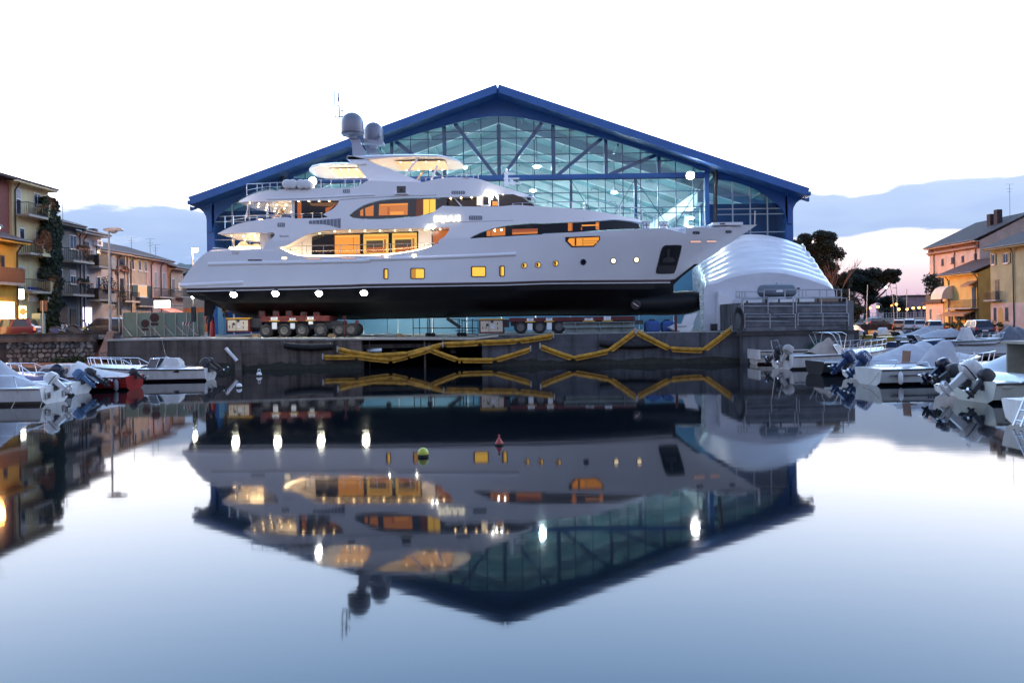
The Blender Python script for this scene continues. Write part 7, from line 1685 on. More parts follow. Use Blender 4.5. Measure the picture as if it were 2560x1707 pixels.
for k, (x0, y0, x1, y1, lab) in enumerate(((360, 205, 340, 690, 'thin pale mast in front of the umbrella pine'), (868, 175, 945, 520, 'leaning thin mast before the round tree'), (1018, 190, 1040, 600, 'upright thin mast with crosstree before the round tree'), (1262, 300, 1258, 790, 'thin pale mast where the round tree ends'), (-60, 290, -62, 740, 'thin pale mast beside the concrete platform pier'))):
    a, c = un(*Hz(x1, y1), 125), un(*Hz(x0, y0), 125); t = thing('mast', lab, 'mast', (a.x, 125, .8), 0, 'bare boat masts'); MB().tube([(a.x - (c.x - a.x) * .3, 125, .2), a, c], .06, 6).obj('spar', GALV, t)
    if k in (1, 2): q = a.lerp(c, .8); MB().tube([(q.x - .6, 125, q.z), (q.x + .1, 125, q.z)], .04, 5).obj('crosstree', GALV, t)
p = Vector((42.0, 117.4, 7.2)); t = thing('street_lamp', 'assumed orange street lamp added unseen behind the white tent on the embankment', 'street lamp', (p.x, p.y, 1.5), 0, LGRP); MB().tube([(p.x, p.y, 1.5), p], .06, 6).obj('pole', DARK, t); inst('lamp', MB().lathe([(.01, -.28), (.20, -.2), (.27, 0), (.20, .2), (.01, .28)], n=10).mesh('lamp', lit('sodium_added_lamp', (1, .40, .08), 9500), 60), t, Matrix.Translation(p)); inst('lamp_cap', cap_, t, Matrix.Translation(p))  # unseen lamp added behind the tent to light the house fronts orange
p = Vector((-32.9, 51.0, 9.2)); t = thing('street_lamp', 'assumed orange wall lamp added just off the picture edge near the brick gable', 'street lamp', p, 0, 'assumed wall lamps'); MB().tube([(p.x, p.y, p.z + .3), (-35.9, 52.2, p.z - .8)], .03, 6).obj('arm', DARK, t); inst('lamp', MB().lathe([(.01, -.2), (.16, -.1), (.18, 0), (.1, .1)], n=10).mesh('lamp', lit('sodium_assumed_wall', (1, .45, .12), 1900), 60), t, Matrix.Translation(p)); MB().lathe([(.34, .0), (.3, .12), (.05, .3)], p, 12).obj('lamp_cap', DARK, t, 50)  # assumed lamp just out of view, added to light the ochre and brick walls
# cars
def car(label, x, y, z, rz, col, L_=3.9, Wd=1.64, Ht=1.5, hatch=True, group='parked cars', TL=None):
    t = thing('parked_car', label, 'car', (0, 0, 0), 0, group); h = L_ / 2; w = Wd / 2
    prof = [(-h, .32), (-h - .02, .62), (-h + .04, .92), (-h + .30, 1.0)] if hatch else [(-h, .32), (-h - .02, .6), (-h + .05, .88), (-h + .55, .95)]
    sec = [(-h, .30, .88, .93), (-h + .05, .24, .94, 1.0), (-h + .9, .22, .94, 1.0), (0, .22, .92, 1.0), (h - 1.0, .22, .90, 1.0), (h - .35, .24, .80, .96), (h, .32, .66, .80)]
    rows = [[(x_, -w * f * .96, z0), (x_, -w * f, (z0 + z1) * .5), (x_, -w * f * .95, z1), (x_, 0, z1 + .03), (x_, w * f * .95, z1), (x_, w * f, (z0 + z1) * .5), (x_, w * f * .96, z0), (x_, 0, z0)] for x_, z0, z1, f in sec]
    MB().loft(rows, True, True).obj('body', col, t, 40)
    xr0, xr1 = (-h + .12, -h + .40) if hatch else (-h + .5, -h + 1.0)
    rows = [[(xr0, -w * .90, .90), (xr0, w * .90, .90), (h - .95, w * .88, .88), (h - .95, -w * .88, .88)], [(xr1, -w * .72, Ht - .06), (xr1, w * .72, Ht - .06), (.35, w * .72, Ht - .04), (.35, -w * .72, Ht - .04)], [(xr1 + .15, -w * .6, Ht), (xr1 + .15, w * .6, Ht), (.15, w * .6, Ht), (.15, -w * .6, Ht)]]
    cb = MB().loft(rows, True, True).obj('cabin', col, t, 40)
    G_ = PANE
    def q3(a, b_, c, d, nm, mt_, off): 
        a, b_, c, d = map(Vector, (a, b_, c, d)); n = (b_ - a).cross(d - a).normalized(); MB().prism([p + n * off for p in (a, b_, c, d)], n * .008).obj(nm, mt_, cb)
    def L2(p0, p1, f): return Vector(p0).lerp(Vector(p1), f)
    a0, a1, b0, b1 = rows[0][0], rows[0][1], rows[1][0], rows[1][1]
    q3(L2(L2(a1, b1, .12), L2(a0, b0, .12), .08), L2(L2(a1, b1, .12), L2(a0, b0, .12), .92), L2(L2(a1, b1, .9), L2(a0, b0, .9), .9), L2(L2(a1, b1, .9), L2(a0, b0, .9), .1), 'rear_window', G_, .004)
    c0, c1, d0, d1 = rows[0][3], rows[0][2], rows[1][3], rows[1][2]
    q3(L2(L2(c0, d0, .1), L2(c1, d1, .1), .08), L2(L2(c0, d0, .1), L2(c1, d1, .1), .92), L2(L2(c0, d0, .9), L2(c1, d1, .9), .9), L2(L2(c0, d0, .9), L2(c1, d1, .9), .1), 'windscreen', G_, .004)
    for s in (0, 1):
        e0, e1, f0, f1 = (rows[0][0], rows[0][3], rows[1][0], rows[1][3]) if s == 0 else (rows[0][2], rows[0][1], rows[1][2], rows[1][1])
        for u0, u1 in ((.10, .46), (.50, .90)):
            q3(L2(L2(e0, f0, .12), L2(e1, f1, .12), u0), L2(L2(e0, f0, .12), L2(e1, f1, .12), u1), L2(L2(e0, f0, .9), L2(e1, f1, .9), u1 - .03), L2(L2(e0, f0, .9), L2(e1, f1, .9), u0 + .03), 'side_window', G_, .004)
    for sx in (-h + .65, h - .75):
        for sy in (-1, 1):
            M = Matrix.Translation((sx, sy * (w - .10), .30)) @ Matrix.Scale(.71, 4) @ (Matrix.Rotation(math.pi, 4, 'Z') if sy > 0 else Matrix()); wv = inst('wheel', WHEEL_T, t, M); inst('rim', WHEEL_R, wv, M)
    TL = TL or mt('tail_light', (.35, .02, .02), .2, var=0, emit=(1, .05, .02), es=.12)
    for sy in (-1, 1):
        MB().box(-h - .035, -h + .02, sy * w * .92 - .09, sy * w * .92 + .06, .66, .88).obj('tail_light', TL, t); MB().box(h - .12, h + .012, sy * w * .66 - .14, sy * w * .66 + .12, .52, .66).obj('headlight', WHITE, t)
        MB().box(.55, .72, sy * (w + .02) - .08, sy * (w + .02) + .08, .88, 1.02).obj('wing_mirror', col, t)
    MB().box(-h - .05, -h - .0, -w * .88, w * .88, .26, .46).obj('rear_bumper', DARK, t); MB().box(-h - .055, -h - .02, -.26, .26, .52, .64).obj('number_plate', WHITE, t)
    t.matrix_basis = TR(x, y, z, rz); return t
def carpx(label, px, py, rz, col, **k):
    p = onZ(px, py, ZR + .0); return car(label, p.x, p.y, ZR, rz, col, **k)
def paint(n, c): return mt(n, c, .25, .2, var=.03, coat=.6)
carpx('dark blue hatchback parked alone before the olive house', 2440, 841, math.radians(82), paint('car_navy', (.015, .02, .06)), Wd=1.7, Ht=1.58)
carpx('silver estate car closest to the annex wall', 2333, 835, math.radians(70), paint('car_silver', (.42, .42, .45)), L_=4.3)
carpx('white saloon car between the silver estate and the pale van like car', 2300, 829, math.radians(66), paint('car_white', (.62, .62, .64)), hatch=False)
carpx('pale tall hatchback first in the row of parked cars', 2274, 829, math.radians(64), paint('car_pale', (.55, .53, .5)), Ht=1.62)
carpx('small orange lit car half hidden behind the pale hatchback', 2249, 826, math.radians(60), paint('car_gold', (.45, .25, .08)))
p = un(2193, 806, 128); car('dark car on the ramp road beside the bridge', p.x, 128, .98, math.radians(20), paint('car_dark', (.02, .02, .025)), L_=4.2)
car('dark red car with lit tail lights passing the cafe', un(22, 835, 56.3).x, 56.3, ZS, math.radians(190), paint('car_red', (.10, .01, .012)), TL=mt('tail_light_on', (.35, .02, .02), .2, var=0, emit=(1, .05, .02), es=6), group='cars on the cafe street')
car('dark grey hatchback with lit tail lights passing the lit doorway', un(262, 830, 61.5).x, 61.5, ZS, math.radians(180), paint('car_grey2', (.05, .05, .055)), TL=MATS['tail_light_on'], group='cars on the cafe street')
# ================================================================== boats
CANV = mt('grey_canvas', (.42, .43, .46), .75, var=.12, vs=3, bump=.5, bs=3); CANB = mt('blue_canvas', (.03, .04, .16), .7, var=.2, vs=3, bump=.5, bs=3); CANW = mt('white_canvas', (.62, .60, .58), .7, var=.12, vs=3, bump=.5, bs=3)
CANG = mt('dark_grey_canvas', (.12, .125, .15), .75, var=.2, vs=3, bump=.5, bs=3); CANBB = mt('bright_blue_tarp', (.03, .17, .55), .5, var=.1, vs=3, bump=.5, bs=2)
HW = mt('boat_white', (.74, .74, .72), .3, var=.10, vs=1.5, coat=.3, streak=.35, stain=(.42, .40, .33)); HRED = mt('boat_red', (.26, .02, .02), .35, var=.1); HDK = mt('boat_dark', (.03, .032, .036), .45, var=.2); HYE = mt('boat_yellow', (.62, .38, .04), .4, var=.1)
STRP = mt('stripe_dark', (.03, .02, .03), .4); GLS = mt('smoked_screen', (.06, .07, .08), .08, var=0)
def outboard(par, x, z, y=0, tilt=55, s=1.0, col=DARK, name_text=None, band=None, yaw=0):
    M = Matrix.Translation((x, y, z)) @ Matrix.Rotation(math.radians(yaw), 4, 'Z') @ Matrix.Rotation(math.radians(tilt), 4, 'Y') @ Matrix.Scale(s * .64, 4)
    def tf(rows): return [[M @ Vector(p) for p in r] for r in rows]
    def ring(cx, cz, lx, wy, n=12): return [(cx + lx * abs(math.cos(a)) ** .45 * (1 if math.cos(a) > 0 else -1), wy * abs(math.sin(a)) ** .5 * (1 if math.sin(a) > 0 else -1), cz) for a in [2 * math.pi * k / n for k in range(n)]]
    cw = MB().loft(tf([ring(-.22, .05, .20, .13), ring(-.23, .14, .30, .19), ring(-.22, .34, .31, .20), ring(-.20, .52, .27, .18), ring(-.17, .60, .18, .12), ring(-.16, .61, .02, .02)]), True, True).obj('outboard_motor', col, par, 50)
    MB().loft(tf([ring(-.228, .15, .305, .196), ring(-.226, .19, .308, .199)]), True, True).obj('cowl_band', band or STRP, cw, 50)
    MB().loft(tf([[(-.36, -.07, .06), (-.08, -.07, .06), (-.08, .07, .06), (-.36, .07, .06)], [(-.34, -.06, -.3), (-.14, -.06, -.3), (-.14, .06, -.3), (-.34, .06, -.3)], [(-.33, -.035, -.62), (-.15, -.035, -.62), (-.15, .035, -.62), (-.33, .035, -.62)], [(-.36, -.03, -.78), (-.12, -.03, -.78), (-.12, .03, -.78), (-.36, .03, -.78)]]), True, True).obj('leg', col, cw, 30)
    MB().loft(tf([[(-.52, -.10, -.56), (-.12, -.07, -.56), (-.12, .07, -.56), (-.52, .10, -.56)], [(-.52, -.10, -.58), (-.12, -.07, -.58), (-.12, .07, -.58), (-.52, .10, -.58)]]), True, True).obj('anti_vent_plate', col, cw)
    MB().lathe([(.01, -.26), (.05, -.2), (.065, -.05), (.06, .12), (.03, .2)], n=10, M=M @ Matrix.Translation((-.27, 0, -.74)) @ Matrix.Rotation(math.pi / 2, 4, 'Y')).obj('gearcase', col, cw, 50)
    pr = MB()
    for k in range(3):
        a = 2 * math.pi * k / 3; f = lambda r, w, dx_: M @ Vector((-.55 + dx_, r * math.cos(a + w), -.74 + r * math.sin(a + w)))
        pr.add([f(.03, 0, 0), f(.14, -.5, -.03), f(.16, .1, 0), f(.12, .6, .04)], [(0, 1, 2, 3)])
    pr.obj('propeller', STEEL, cw)
    MB().bar(M @ Vector((-.05, 0, .02)), M @ Vector((.02, 0, -.28)), .16 * s, .10 * s).obj('clamp_bracket', DARK, cw)
    MB().prism([M @ Vector(p) for p in ((-.30, -.02, -.78), (-.16, -.02, -.78), (-.22, -.02, -.95), (-.30, -.02, -.95))], M.to_3x3() @ Vector((0, .04, 0))).obj('skeg', col, cw)
    if name_text: text('lettering', name_text, .13 * s, WHITE if col is not HW else STRP, cw, M @ Matrix.Translation((-.22, -.202, .34)) @ RX90, .003)
    return cw
class Boat:
    def __init__(b, label, L_, B_, hb, hull=HW, name='motorboat', cat='boat', sheer=.28, stripe=STRP, transom=.92, deck=None, bottom=None, group='boats moored along the canal', full=.45):
        b.t = thing(name, label, cat, (0, 0, 0), 0, group); b.L, b.B, b.h, b.full, b.sh, b.tr = L_, B_, hb, full, sheer, transom
        rows = []; n = 18
        for i in range(n + 1):
            f = i / n; x = L_ * f; w = b.hw(f); z = b.z(f); ck = .12 + .25 * max(0, f - .6) ** 1.5 * 4 * .6; kz = -.22 + .55 * max(0, (f - .75) / .25) ** 2 * hb; rk = .10 * L_ * max(0, (f - .7) / .3) ** 1.5
            def X(zz): return x - rk * (1 - max(0, min(1, (zz - kz) / (z - kz))))
            side = [(X(kz), 0, kz), (X(ck * .6), -w * .62, ck * .4 - .05), (X(ck), -w * .86, ck), (X(.5 * (ck + z)), -w * .95, .5 * (ck + z)), (X(z - .07), -w, z - .07), (X(z), -w * 1.02, z - .02), (X(z), -w * .95, z)]
            rows.append(side + [(p[0], -p[1], p[2]) for p in reversed(side[1:])])
        m = MB(); m.loft(rows, True, True); npt = len(rows[0])
        for i, f in enumerate(m.f):
            if len(f) == 4:
                k = min(v % npt for v in f)
                if bottom and (k in (0, 1) or k >= npt - 2 or max(v % npt for v in f) >= npt - 1 and k == 0): m.m[i] = 1
        b.hull = m.obj('hull', [hull, bottom or hull], b.t, 35)
        rr = [(L_ * i / n, -b.hw(i / n) * 1.03, b.z(i / n) - .05) for i in range(n + 1)]
        MB().tube(rr + [(p[0], -p[1], p[2]) for p in reversed(rr)], .03, 6).obj('rub_rail', stripe, b.t, 60)
        if deck:
            rows = [[(L_ * f, -b.hw(f) * .9, b.z(f) + .004), (L_ * f - .0, -b.hw(f) * .5, b.z(f) + deck), (L_ * f, b.hw(f) * .5, b.z(f) + deck), (L_ * f, b.hw(f) * .9, b.z(f) + .004)] for f in (.52, .6, .7, .8, .9, .96)]
            MB().loft(rows).obj('foredeck', hull if hull is not HRED else HW, b.t, 50)
    def hw(b, f): return max(.02, b.B / 2 * (b.tr + (1 - b.tr) * min(1, f / .35)) * (1 - max(0, (f - b.full) / (1 - b.full)) ** 2.3))
    def z(b, f): return b.h * (1 + b.sh * f ** 2)
    def place(b, px, py, rz, z=0.0, frac=0.0, back=0.0):
        """stern centre (or the point frac along the keel) over the waterline pixel"""
        p = onZ(px, py, 0.0); d = Vector((math.cos(rz), math.sin(rz), 0)); q = p - d * b.L * frac + Vector((0, back, 0)); b.t.matrix_basis = TR(q.x, q.y, z, rz); return b
    def cover(b, ridge, mat=CANV, name='cover', w=1.0, sag=.12):
        """ridge: (fraction, ridge height above sheer)"""
        rows = []
        for (f, h), (g, k) in zip(ridge, ridge[1:]):
            for j in range(4):
                u = j / 4; rows.append((f + (g - f) * u, h + (k - h) * u - sag * h * math.sin(math.pi * u)))
        rows.append(ridge[-1]); out = []
        for i, (f, h) in enumerate(rows):
            wd = b.hw(min(.97, f)) * w; z = b.z(f); r = []
            for j in range(13):
                v = -1 + j / 6; pr = max(0, math.cos(v * math.pi / 2)) ** .8; fold = .025 * math.sin(i * 2.4 + j * 1.3) * (h > .2)
                r.append((b.L * f + fold, wd * v * 1.05, z - .09 + (h + .09) * pr - .05 * h * math.sin(math.pi * abs(v))))
            out.append(r)
        return MB().loft(out, False, False).obj(name, mat, b.t, 60)
    def rails(b, f0=.55, f1=.97, h=.45, n=5, both=True, mid=False):
        o = None
        for s in (-1, 1):
            fs = [f0 + (f1 - f0) * k / n for k in range(n + 1)]
            top = [(b.L * f + .12, s * b.hw(f) * .95, b.z(f) + h) for f in fs]; top[0] = (b.L * f0 - .15, s * b.hw(f0) * .95, b.z(f0) + .05)
            m = MB(); m.tube(top, .018, 6)
            if mid: m.tube([(p[0], p[1], p[2] - h * .45) for p in top[1:]], .012, 5)
            if o is None and s == 1 or s == -1: pass
            m.obj('bow_rail', STEEL, b.t, 50)
            for f in fs[1:]: MB().tube([(b.L * f, s * b.hw(f) * .95, b.z(f) - .03), (b.L * f + .12, s * b.hw(f) * .95, b.z(f) + h)], .014, 5).obj('stanchion', STEEL, b.t, 50)
    def screen(b, f, h=.5, rake=.35, w=.75, frame=STEEL):
        x, z, wd = b.L * f, b.z(f) - .05, b.hw(f) * w
        pts = [(x - .5, -wd, z), (x, -wd * .7, z), (x, wd * .7, z), (x - .5, wd, z)]; top = [(p[0] - rake, p[1] * .92, z + h) for p in pts]
        for i in range(3): MB().add([pts[i], pts[i + 1], top[i + 1], top[i]], [(0, 1, 2, 3)]).obj('windscreen', GLS, b.t)
        MB().tube(top, .018, 6).obj('screen_frame', frame, b.t); [MB().tube([p, q], .014, 5).obj('screen_post', frame, b.t) for p, q in zip(pts, top)]
    def console(b, f, h=.8, w=.35, mat=HW, l=.5):
        x, z = b.L * f, b.z(f) - .15; MB().loft([[(x - l * k, -w * q, z + zz), (x + l * k * .8, -w * q, z + zz), (x + l * k * .8, w * q, z + zz), (x - l * k, w * q, z + zz)] for k, q, zz in ((1, 1, 0), (.9, 1, h * .7), (.6, .8, h), (.5, .7, h + .03))], True, True).obj('console', mat, b.t, 30)
    def cabin(b, f0, f1, h, mat=HW, w=.72, wins=2, rake=.2):
        x0, x1 = b.L * f0, b.L * f1; z = min(b.z(f0), b.z(f1)) - .02; w0, w1 = b.hw(f0) * w, b.hw(f1) * w
        c = MB().loft([[(x0, -w0, z), (x1, -w1, z), (x1, w1, z), (x0, w0, z)], [(x0 + rake * .3, -w0 * .9, z + h * .9), (x1 - rake * 2, -w1 * .9, z + h * .9), (x1 - rake * 2, w1 * .9, z + h * .9), (x0 + rake * .3, w0 * .9, z + h * .9)], [(x0 + rake * .5, -w0 * .8, z + h), (x1 - rake * 2.5, -w1 * .8, z + h), (x1 - rake * 2.5, w1 * .8, z + h), (x0 + rake * .5, w0 * .8, z + h)]], True, True).obj('cabin', mat, b.t, 30)
        for s in (-1, 1):
            for k in range(wins):
                u0, u1 = (k + .12) / wins, (k + .88) / wins; q = []
                for u, v in ((u0, .3), (u1, .3), (u1 - .05 * (k == wins - 1), .78), (u0 + .02, .78)):
                    xa, xb = x0 + rake * .3 * v, x1 - rake * 2 * v; wa = w0 + (w1 - w0) * u; q.append(Vector((xa + (xb - xa) * u, s * (wa * (1 - .11 * v) + .012), z + h * .9 * v)))
                MB().prism(q, (0, s * .012, 0)).obj('cabin_window', GLS, c)
    def fender(b, f, s=-1, mat=WHITE): x, y, z = b.L * f, s * (b.hw(f) * 1.02 + .10), b.z(f) - .1; MB().lathe([(.02, -.5), (.09, -.42), (.09, -.1), (.02, 0)], (x, y, z), 10).obj('fender', mat, b.t, 50); MB().tube([(x, y, z), (x, s * b.hw(f) * .9, z + .12)], .01, 4).obj('fender_line', DARK, b.t)
    def words(b, s_, f, size, mat=STRP, side=-1, zf=.55, rz=0): x = b.L * f; w = b.hw(f); M = Matrix.Translation((x, side * (w * .985 + .012), b.z(f) * zf)) @ (RX90 if side < 0 else Matrix.Rotation(math.pi, 4, 'Z') @ RX90); text('boat_name', s_, size, mat, b.t, M, .012)
    def hoops(b, f, hs, w=.95, r=.022, lean=(.5, 0, -.5)):
        for l in lean: x = b.L * f; wd = b.hw(f) * w; z = b.z(f); MB().tube([(x, -wd, z), (x + l, -wd, z + hs * .9), (x + l, -wd * .7, z + hs), (x + l, wd * .7, z + hs), (x + l, wd, z + hs * .9), (x, wd, z)], r, 6).obj('canopy_hoop', STEEL, b.t, 60)
    def line(b, a, c): MB().tube([a, ((a[0] + c[0]) / 2, (a[1] + c[1]) / 2, (a[2] + c[2]) / 2 - .12), c], .012, 4).obj('mooring_line', mt('rope_tan', (.35, .30, .22), .9), b.t)
R_ = math.radians
# --- left bank: bows towards the landing, sterns and motors into the basin
b = Boat('long white sport boat with two tilted black outboards moored at the landing', 6.0, 2.1, .62, deck=.10, bottom=mt('antifoul_brown', (.06, .03, .025), .7)); b.place(527, 949, R_(183)); b.rails(.56, .97, .42, 6); b.screen(.50, .5, .2, .5); b.console(.31, .6, .35, CANW, .5)
b.cover([(.2, .05), (.29, .5), (.36, .58), (.42, .05)], CANW, 'console_cover', .42); outboard(b.t, .05, .58, .35, 52, 1.25, DARK); outboard(b.t, .05, .58, -.35, 58, 1.25, DARK); b.words('KEY LARGO', .55, .14, WHITE, 1, .82)
for s in (-1, 1): MB().prism([(1.2, s * b.hw(.2) * 1.0, .44), (5.2, s * (b.hw(.86) + .03), .60), (5.2, s * (b.hw(.86) + .03), .70), (1.2, s * b.hw(.2) * 1.0, .56)], (0, s * .02, 0)).obj('side_stripe', STRP, b.t)
MB().tube([(2.0, .2, .7), (2.3, .2, 2.1)], .012, 4).obj('whip_aerial', STEEL, b.t)
b = Boat('red hulled cabin boat with white cover and small tilted motor', 5.6, 2.0, .60, HRED, deck=.08, bottom=HDK); b.place(338, 972, R_(182)); b.cabin(.42, .72, .52, mt('cabin_pink', (.6, .5, .47), .4), .75, 2); b.cover([(.03, .02), (.3, .30), (.43, .62)], CANW); b.rails(.72, .97, .45, 3); outboard(b.t, .0, .55, 0, 55, .85, DARK); b.fender(.06, 1, mt('fender_grey', (.2, .2, .22), .6))
b = Boat('low dark boat under a grey brown tarpaulin behind the red boat', 4.6, 1.8, .42, HDK, 'dinghy'); b.place(345, 960, R_(181), 0, 0, 2.5); b.cover([(.02, .03), (.4, .28), (.7, .22), (.96, .03)], mt('brown_tarp', (.13, .09, .085), .7, var=.2, vs=3))
b = Boat('boat under navy blue cover with black outboard', 5.2, 1.9, .55, HW); b.place(150, 982, R_(181)); b.cover([(.04, .02), (.3, .20), (.55, .42), (.75, .35), (.97, .03)], CANB); outboard(b.t, .05, .62, .1, 35, 1.35, mt('cowl_navy', (.012, .012, .03), .25, var=.05), 'SUZUKI')
b = Boat('small boat with grey sheet draped over its outboard', 4.8, 1.8, .5, HW); b.place(205, 984, R_(180), 0, 0, .0); outboard(b.t, .05, .55, .0, 48, 1.1, mt('cowl_blue', (.08, .16, .30), .35)); outboard(b.t, -.1, .50, -.6, 56, 1.25, DARK)
MB().loft([[(-.55 + .1 * j, -.95 + .12 * math.sin(j + i), .72 - .10 * abs(j - 3)) if i == 0 else (-.55 + .16 * j + .2, -.35 + .05 * math.sin(j), .86 - .13 * abs(j - 3)) for j in range(8)] for i in (0, 1)]).obj('motor_sheet', mt('slate_sheet', (.15, .17, .21), .6, var=.2, vs=4), b.t, 60)
b = Boat('white boat with pale canvas canopy and white outboard at the picture edge', 5.4, 2.0, .62, HW, stripe=mt('rub_grey', (.4, .4, .4), .5)); b.place(138, 1006, R_(180)); b.cover([(.16, .02), (.38, .95), (.55, 1.02), (.8, .2)], CANV, 'canopy', .85, .02); b.rails(.0, .30, .42, 2); outboard(b.t, .05, .62, .0, 50, 1.15, HW, 'JOHNSON', STRP); b.fender(.42, 1); b.line((0, .6, .55), (-.4, 1.6, .0)); b.line((.8, .9, .55), (.4, 1.9, 0))
for q in ((-.06, .55), (-.06, -.55)): MB().box(q[0] - .04, q[0] + .02, q[1] - .1, q[1] + .1, .2, .42).obj('trim_tab', STEEL, b.t)
# --- right bank
b = Boat('old white wooden boat with painted name by the concrete platform', 6.2, 2.0, .78, mt('boat_cream', (.60, .57, .50), .5, var=.15, streak=.4), 'wooden_boat', sheer=.12, transom=.75, bottom=mt('antifoul_red', (.12, .03, .02), .7)); b.place(1868, 907, R_(4), 0, 0, -1.3); b.words('TANGO', .085, .24, STRP, -1, .6); b.cover([(.55, .05), (.62, .55), (.74, .6), (.84, .05)], mt('green_tarp', (.02, .07, .05), .6)); MB().box(-.06, .06, -.9, .9, .3, .86).obj('transom_board', HW, b.t)
pp = thing('mooring_post', 'brown wooden mooring post beside the wooden boat', 'post', onZ(1858, 906, 0) + Vector((0, .5, -1))); q = onZ(1858, 906, 0); MB().tube([(q.x, q.y + .5, -1), (q.x, q.y + .5, 1.1)], .12, 10, rr=[.13, .11]).obj('pile', mt('weathered_pile', (.10, .05, .035), .9, var=.4, vs=4), pp, 50)
b = Boat('white motorboat with folded beige canopy and black tilted outboard', 6.4, 2.3, .72, HW, deck=.12); b.place(1955, 922, R_(14)); b.rails(.5, .97, .55, 6, mid=True); b.hoops(.46, 1.1, .9, .022, (.2, -.25, -.6)); b.screen(.52, .5, .3); b.cover([(.26, .1), (.36, .6), (.44, .85), (.5, .2)], mt('beige_canvas', (.36, .29, .24), .7, var=.15, vs=3, bump=.5, bs=3), 'folded_canopy', .7); outboard(b.t, .0, .62, .3, 52, 1.4, DARK); outboard(b.t, .05, .7, -.55, 28, 1.35, mt('cowl_grey_cover', (.40, .38, .36), .6)); MB().tube([(-.1, -.2, .6), (-.35, -.2, 1.5), (-.75, -.2, 1.5), (-.55, -.2, .3)], .025, 6).obj('ladder', STEEL, b.t)
b = Boat('dark hulled boat with pale rail between the canopy boat and the blue outboards', 4.8, 1.9, .62, HDK, stripe=HW, sheer=.1); b.place(2036, 935, R_(8)); b.cover([(.1, .02), (.5, .12), (.95, .02)], CANG)
b = Boat('boat with two big dark blue outboards and a long grey peaked cover', 6.6, 2.4, .66, HW, deck=.05); b.place(2145, 948, R_(16)); b.cover([(.0, .05), (.15, .30), (.40, .80), (.52, .88), (.70, .45), (.97, .05)], CANV); outboard(b.t, -.15, .62, .45, 50, 1.5, mt('cowl_steel_blue', (.03, .06, .15), .3), 'YAMAHA'); outboard(b.t, -.1, .6, -.45, 42, 1.5, mt('cowl_steel_blue', (.03, .06, .15), .3), 'YAMAHA')
b = Boat('white open boat with lettered side and covered console', 5.6, 2.1, .66, mt('boat_offwhite', (.60, .62, .60), .3, var=.08, coat=.3, streak=.3, stain=(.40, .42, .34)), transom=.85, sheer=.22, bottom=HDK); b.place(2170, 961, R_(9)); b.words('MARINELLO', .44, .24, mt('letter_slate', (.12, .14, .18), .5), -1, .62); b.cover([(.42, .05), (.5, .72), (.58, .98), (.64, 1.0), (.66, .05)], CANV, 'console_cover', .55, .02); b.fender(.12); b.line((.0, -.7, .5), (-1.0, -1.2, .0)); b.rails(.62, .97, .42, 4)
for s in (-1, 1): MB().tube([(.5, s * .9, .68), (.62, s * .9, .85), (1.9, s * .95, .88), (2.0, s * .95, .7)], .016, 5).obj('side_rail', STEEL, b.t, 50)
ch = MB(); ch.box(1.6, 1.95, -.25, .2, .80, .85); ch.obj('deck_seat', mt('seat_brown', (.20, .10, .06), .6), b.t); MB().loft([[(1.62, -.25, .86), (1.66, -.25, 1.3), (1.66, .2, 1.3), (1.62, .2, .86)], [(1.66, -.25, .86), (1.71, -.25, 1.3), (1.71, .2, 1.3), (1.66, .2, .86)]], True, True).obj('deck_seat_back', MATS['seat_brown'], b.t)
MB().box(.3, 5.0, -b.hw(.3) * 1.0 - .012, -b.hw(.3) * .9, .40, .415).obj('styling_line', STRP, b.t)
b = Boat('white boat with blue and grey sloping tarpaulin and twin tilted outboards', 6.5, 2.4, .70, HW, sheer=.15); b.place(2392, 990, R_(14)); b.cover([(.0, .05), (.2, .3), (.62, 1.35), (.72, 1.35), (.8, .1)], mt('pale_tarp', (.46, .50, .55), .5, var=.12, vs=2, bump=.5, bs=2)); b.cover([(.12, .03), (.45, .62), (.66, .75), (.7, .1)], CANBB, 'blue_tarp', 1.04); outboard(b.t, -.1, .68, .55, 55, 1.35, mt('cowl_navy', (.012, .012, .03), .25, var=.05)); outboard(b.t, -.25, .60, .0, 62, 1.2, DARK)
b = Boat('pale green white boat with big white outboard and wheelhouse', 6.2, 2.3, .66, mt('boat_greenish', (.55, .58, .52), .35, var=.1, coat=.3, streak=.35, stain=(.36, .38, .28)), transom=.9, sheer=.3, bottom=HDK); b.place(2432, 1003, R_(6)); outboard(b.t, -.05, .60, .15, 50, 1.6, mt('cowl_white', (.62, .62, .60), .35, var=.05), 'EVINRUDE', STRP); outboard(b.t, .1, .55, -.45, 40, 1.15, DARK); b.words('MANO MARINE', .36, .22, mt('letter_teal', (.10, .28, .25), .5), -1, .5)
MB().loft([[(.25 + 1.2 * f, s * b.hw(.3) * .99, .5 + .35 * max(0, min(1, (f - .15) / .6)) ** 1) for s in (-1, 1)] for f in [k / 10 for k in range(11)]]).obj('coaming', HW, b.t, 60)
for k in range(3): MB().box(1.75 + k * .75, 2.4 + k * .75, -.80, -.77, .66, 1.70).obj('door_pane', mt('teal_glass', (.05, .10, .11), .1), b.t)
m = MB(); [m.box(1.70 + k * .75, 1.77 + k * .75, -.83, -.74, (.5), 1.75) for k in range(4)]; m.obj('wheelhouse_frame', mt('old_timber', (.30, .27, .22), .7, var=.2), b.t); MB().box(1.65, 4.3, -.9, .9, 1.75, 1.84).obj('wheelhouse_roof', mt('old_timber', (.30, .27, .22), .7, var=.2), b.t); MB().box(1.72, 4.0, .7, .75, .5, 1.75).obj('wheelhouse_wall', MATS['old_timber'], b.t)
b = Boat('blue and white bow with chrome boarding ladder at the picture edge', 5.0, 2.0, .6, HW); b.place(2572, 1066, R_(5)); b.cover([(.03, .02), (.4, .3), (.8, .05)], CANBB)
